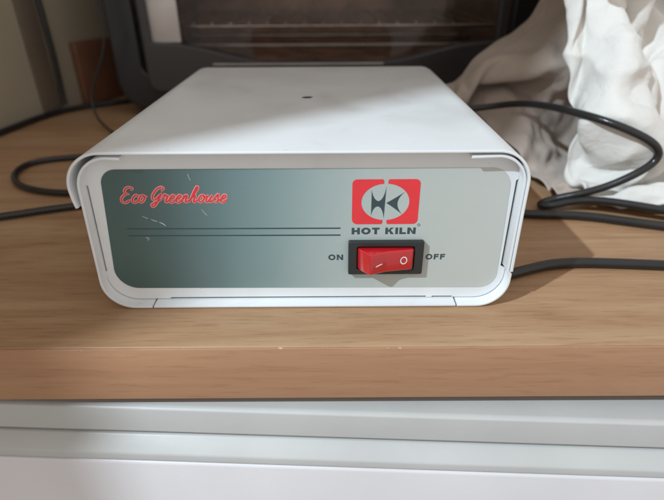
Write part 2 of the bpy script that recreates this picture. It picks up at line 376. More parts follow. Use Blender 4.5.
# logo: two red bracket halves round an oval
def logo_half(sgn):
    cx, cz, rx, rz = 0.0272, 0.0540, 0.0108, 0.0089
    x0, x1, z0, z1 = 0.0122, 0.0425, 0.0430, 0.0650
    p = []
    gx = cx + sgn*0.0009
    a = math.degrees(math.asin(min(1, 0.0009/rx)))
    if sgn < 0:
        p += [(gx-0.0006, z1), (gx, z1-0.0006)]
        for i in range(25):
            t = math.radians(90+a + (180-2*a)*i/24); p.append((cx+rx*math.cos(t), cz+rz*math.sin(t)))
        p += [(gx, z0+0.0006), (gx-0.0006, z0)]
        p += arc(x0+0.0026, z0+0.0026, 0.0026, 270, 180, 6) + arc(x0+0.0022, z1-0.0022, 0.0022, 180, 90, 6)
    else:
        p += [(gx+0.0006, z0), (gx, z0+0.0006)]
        for i in range(25):
            t = math.radians(-90+a + (180-2*a)*i/24); p.append((cx+rx*math.cos(t), cz+rz*math.sin(t)))
        p += [(gx, z1-0.0006), (gx+0.0006, z1)]
        p += arc(x1-0.0022, z1-0.0022, 0.0022, 90, 0, 6) + arc(x1-0.0022, z0+0.0022, 0.0022, 0, -90, 6)
    return p
lg = flat('logo_frame', [logo_half(-1), logo_half(1)], REDPR, stk, SY)
def LP(cx, cy): return (0.0122+(cx-80)/450*0.0303, 0.0430+(365-cy)/315*0.0220)
def bez(p0, p1, p2, n=8): return [tuple((1-t)**2*p0[k]+2*t*(1-t)*p1[k]+t*t*p2[k] for k in (0, 1)) for t in [i/n for i in range(n)]]
Hm = bez((209, 122), (222, 190), (255, 200)) + bez((255, 200), (292, 195), (306, 98)) + bez((306, 98), (301, 210), (297, 322)) + bez((297, 322), (285, 240), (252, 237)) + bez((252, 237), (222, 240), (210, 302)) + [(210, 302)]
Km = bez((309, 213), (365, 182), (428, 138)) + bez((428, 138), (345, 212), (420, 294)) + bez((420, 294), (360, 245), (309, 213))
lm = flat('logo_mark', [[LP(*p) for p in Hm], [LP(*p) for p in Km]], DARKPR, stk, SY)

def letters(name, text, x0, x1, z0, z1, m, th=0.24, gap=0.16, space=0.55, y=None, parent=None):
    """heavy grotesque capitals drawn as outlines; th = stroke width over cap height"""
    W = {'H': .92, 'O': 1.06, 'T': .84, 'K': .98, 'I': th, 'L': .74, 'N': .94, 'F': .76}
    tot = sum(space if ch == ' ' else W[ch]+gap for ch in text) - gap
    sx = (x1-x0)/tot; sz = z1-z0; x = 0; polys = []
    t = th; q = th*0.92
    for ch in text:
        if ch == ' ': x += space; continue
        w_ = W[ch]
        if ch == 'H': ls = [[(0, 0), (t, 0), (t, .5-q/2), (w_-t, .5-q/2), (w_-t, 0), (w_, 0), (w_, 1), (w_-t, 1), (w_-t, .5+q/2), (t, .5+q/2), (t, 1), (0, 1)]]
        elif ch == 'T': ls = [[(w_/2-t/2, 0), (w_/2+t/2, 0), (w_/2+t/2, 1-q), (w_, 1-q), (w_, 1), (0, 1), (0, 1-q), (w_/2-t/2, 1-q)]]
        elif ch == 'I': ls = [[(0, 0), (t, 0), (t, 1), (0, 1)]]
        elif ch == 'L': ls = [[(0, 0), (w_, 0), (w_, q), (t, q), (t, 1), (0, 1)]]
        elif ch == 'F': ls = [[(0, 0), (t, 0), (t, .40), (w_-.06, .40), (w_-.06, .40+q), (t, .40+q), (t, 1-q), (w_, 1-q), (w_, 1), (0, 1)]]
        elif ch == 'N': ls = [[(0, 0), (t, 0), (t, .62), (w_-t*1.05, 0), (w_, 0), (w_, 1), (w_-t, 1), (w_-t, .38), (t*1.05, 1), (0, 1)]]
        elif ch == 'K': ls = [[(0, 0), (t, 0), (t, .30), (t+.12, .44), (w_-t*1.25, 0), (w_, 0), (t+.30, .62), (w_-.04, 1), (w_-t*1.3, 1), (t, .56), (t, 1), (0, 1)]]
        elif ch == 'O':
            o_ = [(w_/2+w_/2*math.cos(a), .5+.52*math.sin(a)) for a in [i*math.tau/28 for i in range(28)]]
            i_ = [(w_/2+(w_/2-t)*math.cos(a), .5+(.52-q)*math.sin(a)) for a in [i*math.tau/28 for i in range(28)]]
            ls = [o_, i_]
        for l_ in ls: polys.append([(x0+(x+a)*sx, z0+b*sz) for a, b in l_])
        x += w_+gap
    return flat(name, polys, m, parent or stk, y or SY)
letters('maker_name', 'HOT KILN', 0.0122, 0.0420, 0.0378, 0.0412, DARKPR, th=0.30, gap=0.15, space=0.50)
letters('on_marking', 'ON', 0.0012, 0.0083, 0.0240, 0.0270, DARKPR, th=0.26, gap=0.2)
letters('off_marking', 'OFF', 0.0478, 0.0571, 0.0240, 0.0270, DARKPR, th=0.26, gap=0.22)
tm = flat('registered_mark', [[(0.0432+0.0007*math.cos(a), 0.0425+0.0007*math.sin(a)) for a in [i*math.tau/16 for i in range(16)]],
     [(0.0432+0.00045*math.cos(a), 0.0425+0.00045*math.sin(a)) for a in [i*math.tau/16 for i in range(16)]]], DARKPR, stk, SY)
flat('stripe', [[(-0.0920, 0.0411), (0.0070, 0.0407), (0.0070, 0.0414), (-0.0920, 0.0416)]], DARKPR, stk, SY)
flat('stripe', [[(-0.0920, 0.0375), (0.0070, 0.0371), (0.0070, 0.0378), (-0.0920, 0.0380)]], DARKPR, stk, SY)

# brush script: every letter as pen strokes in x-height units
G = {
 'E': (1.28, [[(1.12,1.62),(1.18,1.86),(.85,2.0),(.45,1.86),(.30,1.5),(.52,1.15),(.90,1.10)], [(.60,1.12),(.18,.85),(.02,.42),(.22,.03),(.66,.0),(1.10,.36)]]),
 'c': (.86, [[(.72,.70),(.66,.95),(.38,.92),(.12,.50),(.20,.06),(.50,.0),(.92,.38)]]),
 'o': (.90, [[(.56,.96),(.24,.86),(.08,.38),(.30,.0),(.62,.26),(.72,.72),(.50,.94),(.62,.70),(.98,.80)]]),
 'G': (1.42, [[(1.18,1.48),(1.34,1.82),(1.02,2.0),(.52,1.66),(.18,1.0),(.20,.45),(.52,.34),(.92,.78),(1.18,1.16)], [(1.20,1.16),(1.00,.50),(.66,-.30),(.36,-.56),(.22,-.30),(.62,.02),(1.40,.42)]]),
 'r': (.80, [[(-.05,.40),(.26,1.06),(.30,.84),(.62,.86),(.46,.30),(.56,.02),(.86,.36)]]),
 'e': (.80, [[(.0,.36),(.50,.58),(.62,.84),(.40,.95),(.14,.52),(.20,.05),(.50,.0),(.86,.40)]]),
 'n': (1.0, [[(.20,.92),(.10,.40),(.02,.02)], [(.06,.30),(.42,.90),(.58,.84),(.48,.30),(.58,.02),(1.02,.38)]]),
 'h': (1.02, [[(.0,.40),(.52,1.30),(.72,1.88),(.56,1.98),(.30,1.20),(.02,.02)], [(.06,.30),(.42,.90),(.58,.84),(.50,.30),(.60,.02),(1.04,.38)]]),
 'u': (1.0, [[(.20,.92),(.08,.30),(.24,.0),(.48,.30),(.70,.92)], [(.70,.92),(.56,.30),(.68,.02),(1.04,.38)]]),
 's': (.80, [[(-.05,.36),(.44,1.04),(.46,.66),(.58,.28),(.34,.0),(.06,.12)], [(.40,.01),(.84,.36)]]),
}
def catmull(P, n=7):
    Q = [P[0]]+list(P)+[P[-1]]; out = []
    for i in range(1, len(Q)-2):
        a, b_, c_, d = [Vector(q) for q in Q[i-1:i+3]]
        for k in range(n):
            t = k/n; out.append(0.5*((2*b_)+(-a+c_)*t+(2*a-5*b_+4*c_-d)*t*t+(-a+3*b_-3*c_+d)*t**3))
    out.append(Vector(P[-1])); return out
def script(name, text, x0, z0, xh, m, wmin, wmax, y, sxx=1.0, slant=0.12):
    bm = bmesh.new(); x = 0; lift = 0
    for ch in text:
        if ch == ' ': x += 0.62; continue
        adv, strokes = G[ch]
        for st in strokes:
            pts = [Vector((x0+(x+p.x+slant*p.y)*xh*sxx, z0+p.y*xh)) for p in catmull(st)]
            prev = None
            for i, p in enumerate(pts):
                d = (pts[min(i+1, len(pts)-1)]-pts[max(i-1, 0)]).normalized()
                k = abs(d.y*0.85+d.x*0.3); e = min(1, 0.55+4*min(i, len(pts)-1-i)/len(pts))
                wd = (wmin+(wmax-wmin)*k)*e/2; nn = Vector((-d.y, d.x))*wd
                lift += 1.0e-7; yy = y-0.00004-lift
                a = bm.verts.new((p.x+nn.x, yy, p.y+nn.y)); b_ = bm.verts.new((p.x-nn.x, yy, p.y-nn.y))
                if prev: bm.faces.new((prev[0], a, b_, prev[1]))
                if i in (0, len(pts)-1):
                    f = -1 if i == 0 else 1; cn = bm.verts.new((p.x, yy, p.y)); base = math.atan2(nn.y, nn.x); last = a
                    for q in range(1, 7):
                        an = base - f*math.pi*q/6; v = bm.verts.new((p.x+wd*math.cos(an), yy, p.y+wd*math.sin(an))) if q < 6 else b_
                        bm.faces.new((cn, last, v)); last = v
                prev = (a, b_)
        x += adv
    bmesh.ops.recalc_face_normals(bm, faces=bm.faces)
    me = bpy.data.meshes.new(name); bm.to_mesh(me); bm.free()
    return link(name, me, m, stk, None)
TXT = 'Eco Greenhouse'
XS, ZS, XH, SX = -0.0920, 0.0546, 0.00370, 0.985
script('script_outline', TXT, XS, ZS, XH, PINKPR, 0.00110, 0.00145, SY, SX, 0.30)
script('script_lettering', TXT, XS, ZS, XH, REDPR, 0.00036, 0.00070, SY-0.00012, SX, 0.30)

# scratches on the label
def scr(pts, wd):
    P = [Vector(p) for p in pts]; l = []; r = []
    for i, p in enumerate(P):
        d = (P[min(i+1, len(P)-1)]-P[max(i-1, 0)]).normalized(); nn = Vector((-d.y, d.x))*wd*(0.35+0.65*math.sin(math.pi*(i+.4)/len(P)))
        l.append(tuple(p+nn)); r.append(tuple(p-nn))
    return l+r[::-1]
for one in [scr([(-.0838, .0478), (-.0825, .0471), (-.0812, .0466)], .00016), scr([(-.0800, .0462), (-.0785, .0454), (-.0772, .0450)], .00018),
     scr([(-.0765, .0447), (-.0750, .0440), (-.0738, .0428)], .00022), scr([(-.0842, .0368), (-.0832, .0366), (-.0825, .0360)], .0002), scr([(-.0836, .0356), (-.0828, .0354)], .0002),
     scr([(-.0600, .0680), (-.0597, .0662), (-.0592, .0650)], .00014), scr([(-.0562, .0512), (-.0552, .0495), (-.0540, .0480)], .00011)]: flat('scratch', [one], SCR, stk, SY)

# rocker switch
sw = plate('switch_bezel', [rrect(0.0107, 0.0462, 0.0172, 0.0350, 0.0008, 4), rrect(0.0148, 0.0418, 0.0200, 0.0324, 0.0006, 3)], BLACKP, unit, depth=0.0026, y=ST-0.00025-0.0026, bevel=0.0004)
box('switch_body', (0.0125, ST-0.0010, 0.0188), (0.0444, ST+0.018, 0.0332), BLACKP, sw, 0.0004)
def rocker():
    y0 = ST-0.0008
    prof = [(0.0152, y0), (0.0152, y0-0.0022), (0.0168, y0-0.0048), (0.0200, y0-0.0080), (0.0213, y0-0.0083), (0.0285, y0-0.0054), (0.0405, y0-0.0034), (0.0414, y0-0.0028), (0.0414, y0)]
    bm = bmesh.new(); za, zb = 0.0206, 0.0316
    A = [bm.verts.new((x, y, za)) for x, y in prof]; B = [bm.verts.new((x, y, zb)) for x, y in prof]
    bm.faces.new(A); bm.faces.new(B[::-1])
    for i in range(len(prof)):
        j = (i+1) % len(prof); bm.faces.new((A[i], B[i], B[j], A[j]))
    bmesh.ops.recalc_face_normals(bm, faces=bm.faces)
    bmesh.ops.bevel(bm, geom=bm.edges[:], offset=0.00075, segments=4, profile=0.5, affect='EDGES')
    me = bpy.data.meshes.new('rocker'); bm.to_mesh(me); bm.free()
    return link('rocker', me, REDPL, sw, 40)
rk = rocker()
def on_face(name, pts_loops, xa, ya, xb, yb, m):
    """thin printed mark lying on the sloping rocker face running from (xa,ya) to (xb,yb); loops in (s, z)"""
    d = Vector((xb-xa, yb-ya)); d.normalize(); nn = Vector((d.y, -d.x))
    bm = bmesh.new(); vs = []
    outer, inner = pts_loops[0], (pts_loops[1] if len(pts_loops) > 1 else None)
    def P(s_, z_): return (xa+d.x*s_+nn.x*0.00008, ya+d.y*s_+nn.y*0.00008, z_)
    if inner:
        A = [bm.verts.new(P(*q)) for q in outer]; B = [bm.verts.new(P(*q)) for q in inner]
        for i in range(len(A)):
            j = (i+1) % len(A); bm.faces.new((A[i], A[j], B[j], B[i]))
    else: bm.faces.new([bm.verts.new(P(*q)) for q in outer])
    me = bpy.data.meshes.new(name); bm.to_mesh(me); bm.free(); return link(name, me, m, rk, None)
y0 = ST-0.0008
circ = lambda r: [(0.0083+r*0.92*math.cos(a), 0.0262+r*1.12*math.sin(a)) for a in [i*math.tau/28 for i in range(28)]]
on_face('off_symbol', [circ(0.00185), circ(0.00138)], 0.0285, y0-0.0054, 0.0405, y0-0.0034, WHITEPR)
on_face('on_symbol', [[(0.0022, 0.0245), (0.0055, 0.0254), (0.0055, 0.0259), (0.0042, 0.0257), (0.0022, 0.0250)]], 0.0213, y0-0.0083, 0.0285, y0-0.0054, WHITEPR)

# ------------------------------------------------------------------ toaster oven
OY = 0.388
REFLM = mat('pale_reflection', (0.72, 0.70, 0.69), 0.35, metal=0.3, var=0.08, vscale=40)  # pale colour for a bright reflection in the door glass
ov = thing('toaster_oven', 'black toaster oven with wide glass door, standing behind the white controller box', 'toaster oven', (0, OY, 0))
ov.location = (0, 0, 0)
OXL, OXR, OH = -0.2400, 0.2330, 0.285
DP = 0.31
box('top_panel', (OXL+0.004, OY+0.020, OH-0.012), (OXR-0.004, OY+DP, OH), OVENM, ov, 0.004)
box('side_panel', (OXL+0.002, OY+0.020, 0.016), (OXL+0.014, OY+DP, OH-0.0125), OVENM, ov, 0.002)
box('side_panel', (OXR-0.014, OY+0.020, 0.016), (OXR-0.002, OY+DP, OH-0.0125), OVENM, ov, 0.002)
box('base_panel', (OXL+0.0145, OY+0.020, 0.016), (OXR-0.0145, OY+DP, 0.026), OVENM, ov, 0.002)
box('rear_panel', (OXL+0.0145, OY+DP-0.010, 0.0265), (OXR-0.0145, OY+DP-0.001, OH-0.013), LINER, ov, 0.001)
box('inner_side', (-0.2160, OY+0.022, 0.050), (-0.2120, OY+DP-0.0105, 0.270), STEEL, ov, 0.001)
box('inner_side', (0.2020, OY+0.022, 0.050), (0.2060, OY+DP-0.0105, 0.270), STEEL, ov, 0.001)
box('inner_floor', (-0.2115, OY+0.022, 0.046), (0.2015, OY+DP-0.0105, 0.050), LINER, ov, 0.001)
# front frame with rounded lower corners
fr = plate('front_frame', [rrect(OXL, OXR, 0.006, OH+0.002, 0.03, 10, (0.034, 0.034, 0.012, 0.012)),
      rrect(-0.2085, 0.1985, 0.046, OH-0.020, 0.01, 6)], OVENM, ov, depth=0.020, y=OY-0.001, bevel=0.003, segs=3)
# door with a window whose lower edge bows down towards the middle
def bow(n=24):
    pts = [(-0.1900, 0.0815)]
    for i in range(n+1):
        u = i/n; x = -0.1740 + 0.3420*u
        k = min(1, min(u, 1-u)/0.33); k = k*k*(3-2*k)
        pts.append((x, 0.0800-0.0190*k))
    pts.append((0.1800, 0.0815)); return pts
win = bow() + [(0.1800, 0.232), (0.170, 0.240), (-0.180, 0.240), (-0.1900, 0.232)]
door = plate('door', [rrect(-0.1990, 0.1890, 0.0300, 0.268, 0.012, 6), win], OVENG, ov, depth=0.014, y=OY-0.016, bevel=0.002, segs=3)
box('door_glass', (-0.1950, OY-0.0055, 0.058), (0.1850, OY-0.0025, 0.245), GLASS, door, 0.0003, 1)
box('glass_reflection', (-0.1925, OY-0.0085, 0.0805), (-0.1590, OY-0.0060, 0.240), REFLM, door, 0.0004)  # added strip: a reflection in the glass built as a solid piece
tube('door_lip', [(-0.125, OY-0.0175, 0.0590), (-0.04, OY-0.0178, 0.0585), (0.06, OY-0.0175, 0.0590)], 0.0011, STEEL, door)
tube('door_handle', [(-0.13, OY-0.016, 0.254), (-0.13, OY-0.045, 0.256), (-0.12, OY-0.052, 0.256), (0, OY-0.054, 0.256), (0.11, OY-0.052, 0.256), (0.12, OY-0.045, 0.256), (0.12, OY-0.016, 0.254)], 0.007, ROD, door)
# inside: rack, baking tray, heating elements
def rack():
    bm = bmesh.new()
    def rod(a, b, r):
        a = Vector(a); b = Vector(b); d = b-a; L_ = d.length
        mt = Matrix.Translation((a+b)/2) @ d.to_track_quat('Z', 'Y').to_matrix().to_4x4()
        bmesh.ops.create_cone(bm, cap_ends=True, segments=10, radius1=r, radius2=r, depth=L_, matrix=mt)
    z = 0.0930
    rod((-0.205, OY+0.030, z), (0.195, OY+0.030, z), 0.0022)
    rod((-0.205, OY+0.270, z), (0.195, OY+0.270, z), 0.0022)
    for i in range(19):
        x = -0.195+0.3795*i/18; rod((x, OY+0.030, z+0.0030), (x, OY+0.270, z+0.0030), 0.0011)
    me = bpy.data.meshes.new('rack'); bm.to_mesh(me); bm.free(); return link('rack', me, ROD, ov, 50)
rack()
tr = plate('crumb_tray', [rrect(-0.203, 0.193, OY+0.035, OY+0.285, 0.01, 5)], TRAYM, ov, depth=0.0020, y=0.0510, plane='XY', bevel=0.0006)
for yy in (0.09, 0.21): tube('heating_element', [(-0.2, OY+yy, 0.066), (0, OY+yy, 0.0655), (0.19, OY+yy, 0.066)], 0.0035, STEEL, ov)
for x in (OXL+0.045, OXR-0.045):
    for yy in (0.045, DP-0.04): box('foot', (x-0.012, OY+yy-0.012, 0.0), (x+0.012, OY+yy+0.012, 0.0158), BLACKP, ov, 0.002)

# ------------------------------------------------------------------ left background
ts = thing('wall_trim', 'taupe vertical trim strip on the cream wall beside the oven', 'trim strip')
q_ = Vector((0.36, 1.0)).normalized(); rz_ = math.atan2(q_.y, q_.x)-math.pi/2     # the wall's own direction
def on_wall(y, off): return Vector((wx(y)-g + off*q_.y, y - off*q_.x))
def wall_box(name, ya, yb, z0, z1, t, m, parent, bevel):
    a, b_ = on_wall(ya, 0.0004), on_wall(yb, 0.0004); L_ = (b_-a).length
    o = box(name, (0, 0, z0), (t, L_, z1), m, parent, bevel)
    o.location = (a.x, a.y, 0); o.rotation_euler = (0, 0, rz_); return o
wall_box('strip', 0.384, 0.407, 0.001, 0.60, 0.0035, STRIPM, ts, 0.001)
p_ = on_wall(0.411, 0.0036)
tag(tube('power_cable', [(p_.x, p_.y, 0.60), (p_.x, p_.y, 0.3), (p_.x+0.001, p_.y, 0.12), (p_.x+0.003, p_.y+0.001, 0.06), (p_.x+0.001, p_.y, 0.025), (p_.x+0.002, p_.y-0.002, 0.009)], 0.0030, CABLE),
    'thick dark cable hanging straight down beside the taupe trim strip on the wall', 'cable')
tag(tube('power_cable', [(-0.3640, 0.19, 0.0034), (-0.3520, 0.235, 0.0034), (-0.3365, 0.306, 0.0034), (-0.3325, 0.354, 0.0034), (-0.3195, 0.400, 0.0034), (-0.2950, 0.428, 0.0034), (-0.2722, 0.4415, 0.0034), (-0.2500, 0.455, 0.0034), (-0.2300, 0.47, 0.0034)], 0.0034, CABLE),
    'dark tube standing in for the shaded gap along the foot of the cream wall', 'cable')  # dark tube added in place of the shadow gap between worktop and wall
bb = thing('wooden_board', 'small reddish brown board standing against the cream wall left of the black oven', 'board', (0, 0, 0))
wall_box('panel', 0.440, 0.515, 0.001, 0.0750, 0.010, BROWNM, bb, 0.002)

# ------------------------------------------------------------------ cables
tag(tube('thin_cable', [(-0.2307, 0.3600, 0.1335), (-0.2322, 0.3600, 0.1228), (-0.2316, 0.3580, 0.1046), (-0.2301, 0.3550, 0.0879), (-0.2368, 0.3520, 0.0669), (-0.2491, 0.3500, 0.0472), (-0.2554, 0.3450, 0.0296), (-0.2508, 0.3380, 0.0142), (-0.2396, 0.3270, 0.0020), (-0.2010, 0.2823, 0.0020), (-0.1739, 0.2750, 0.0020)], 0.0013, CABLE), "thin dark cable hanging in front of the oven's left edge down to the worktop", 'cable')
tag(tube('power_cable', [(-0.1812, 0.2408, 0.0030), (-0.2132, 0.2299, 0.0030), (-0.2377, 0.2249, 0.0030), (-0.2588, 0.2145, 0.0030), (-0.2596, 0.1895, 0.0030), (-0.2437, 0.1624, 0.0030), (-0.2198, 0.1478, 0.0030), (-0.1943, 0.1415, 0.0030), (-0.1623, 0.1449, 0.0030)], 0.0024, CABLE), 'black cable making a loop on the worktop left of the white box', 'cable')
tag(tube('power_cable', [(-0.2526, 0.0918, 0.0030), (-0.2194, 0.1020, 0.0030), (-0.2009, 0.1114, 0.0030), (-0.1770, 0.1195, 0.0030), (-0.1492, 0.1296, 0.0030)], 0.0024, CABLE), 'black cable running straight off to the left edge in front of the looped cable', 'cable')
tag(tube('power_cable', [(0.0949, 0.2223, 0.0420), (0.1302, 0.2206, 0.0455), (0.1491, 0.2120, 0.0514), (0.1617, 0.1828, 0.0571), (0.1691, 0.1332, 0.0622), (0.1838, 0.1146, 0.0597), (0.2024, 0.1098, 0.0526), (0.2134, 0.1085, 0.0457), (0.2158, 0.1099, 0.0366), (0.2020, 0.1075, 0.0280), (0.1871, 0.1116, 0.0173), (0.1695, 0.1144, 0.0112), (0.1551, 0.1215, 0.0045), (0.1453, 0.1152, 0.0035), (0.1516, 0.1117, 0.0035), (0.1662, 0.1128, 0.0074), (0.1835, 0.1076, 0.0110), (0.2044, 0.0966, 0.0106), (0.2362, 0.0842, 0.0090)], 0.0026, CABLE), 'thick black cable arching over the white cloth and doubling back beside the box', 'cable')
tag(tube('power_cable', [(0.1107, 0.1080, 0.0032), (0.1337, 0.0997, 0.0032), (0.1555, 0.1009, 0.0032), (0.1799, 0.0959, 0.0032), (0.2059, 0.0835, 0.0032), (0.2434, 0.0732, 0.0032)], 0.0028, CABLE), 'black cable on the wood just below the cable that doubles back', 'cable')
tag(tube('power_cable', [(0.0744, 0.0154, 0.0029), (0.1015, 0.0270, 0.0029), (0.1176, 0.0341, 0.0029), (0.1331, 0.0383, 0.0029), (0.1575, 0.0369, 0.0029), (0.1860, 0.0344, 0.0029), (0.2145, 0.0308, 0.0029)], 0.0028, CABLE), 'nearest black cable on the bare wood leaving the lower right side of the box', 'cable')

# ------------------------------------------------------------------ cloths (draped sheets: grids of points in 0.4 mm steps, each number the step from its neighbour)
import numpy as np
def cloth(name, n, data, m, smooth=2, thick=0.0014):
    b = np.array(data).reshape(3, n, n).transpose(1, 2, 0).copy()
    b[:, 0] = np.cumsum(b[:, 0], axis=0); b = np.cumsum(b, axis=1)*0.0004
    me = bpy.data.meshes.new(name)
    F_ = [(i*n+j, i*n+j+1, (i+1)*n+j+1, (i+1)*n+j) for i in range(n-1) for j in range(n-1)]
    me.from_pydata([tuple(v) for v in b.reshape(-1, 3)], [], F_)
    o = bpy.data.objects.new(name, me); COL.objects.link(o)
    sm = o.modifiers.new('smooth', 'SMOOTH'); sm.factor = 0.5; sm.iterations = smooth
    so = o.modifiers.new('solid', 'SOLIDIFY'); so.thickness = thick; so.offset = 0
    ss = o.modifiers.new('sub', 'SUBSURF'); ss.levels = 2; ss.render_levels = 2
    if smooth == 4:      # small rumples in the thinner cloth
        tx = bpy.data.textures.new('rumples', 'MUSGRAVE'); tx.musgrave_type = 'RIDGED_MULTIFRACTAL'; tx.noise_scale = 0.045; tx.octaves = 2.5
        dp = o.modifiers.new('rumples', 'DISPLACE'); dp.texture = tx; dp.texture_coords = 'LOCAL'; dp.strength = 0.0045; dp.mid_level = 0.5
    return baked(o, name, m, None, None)
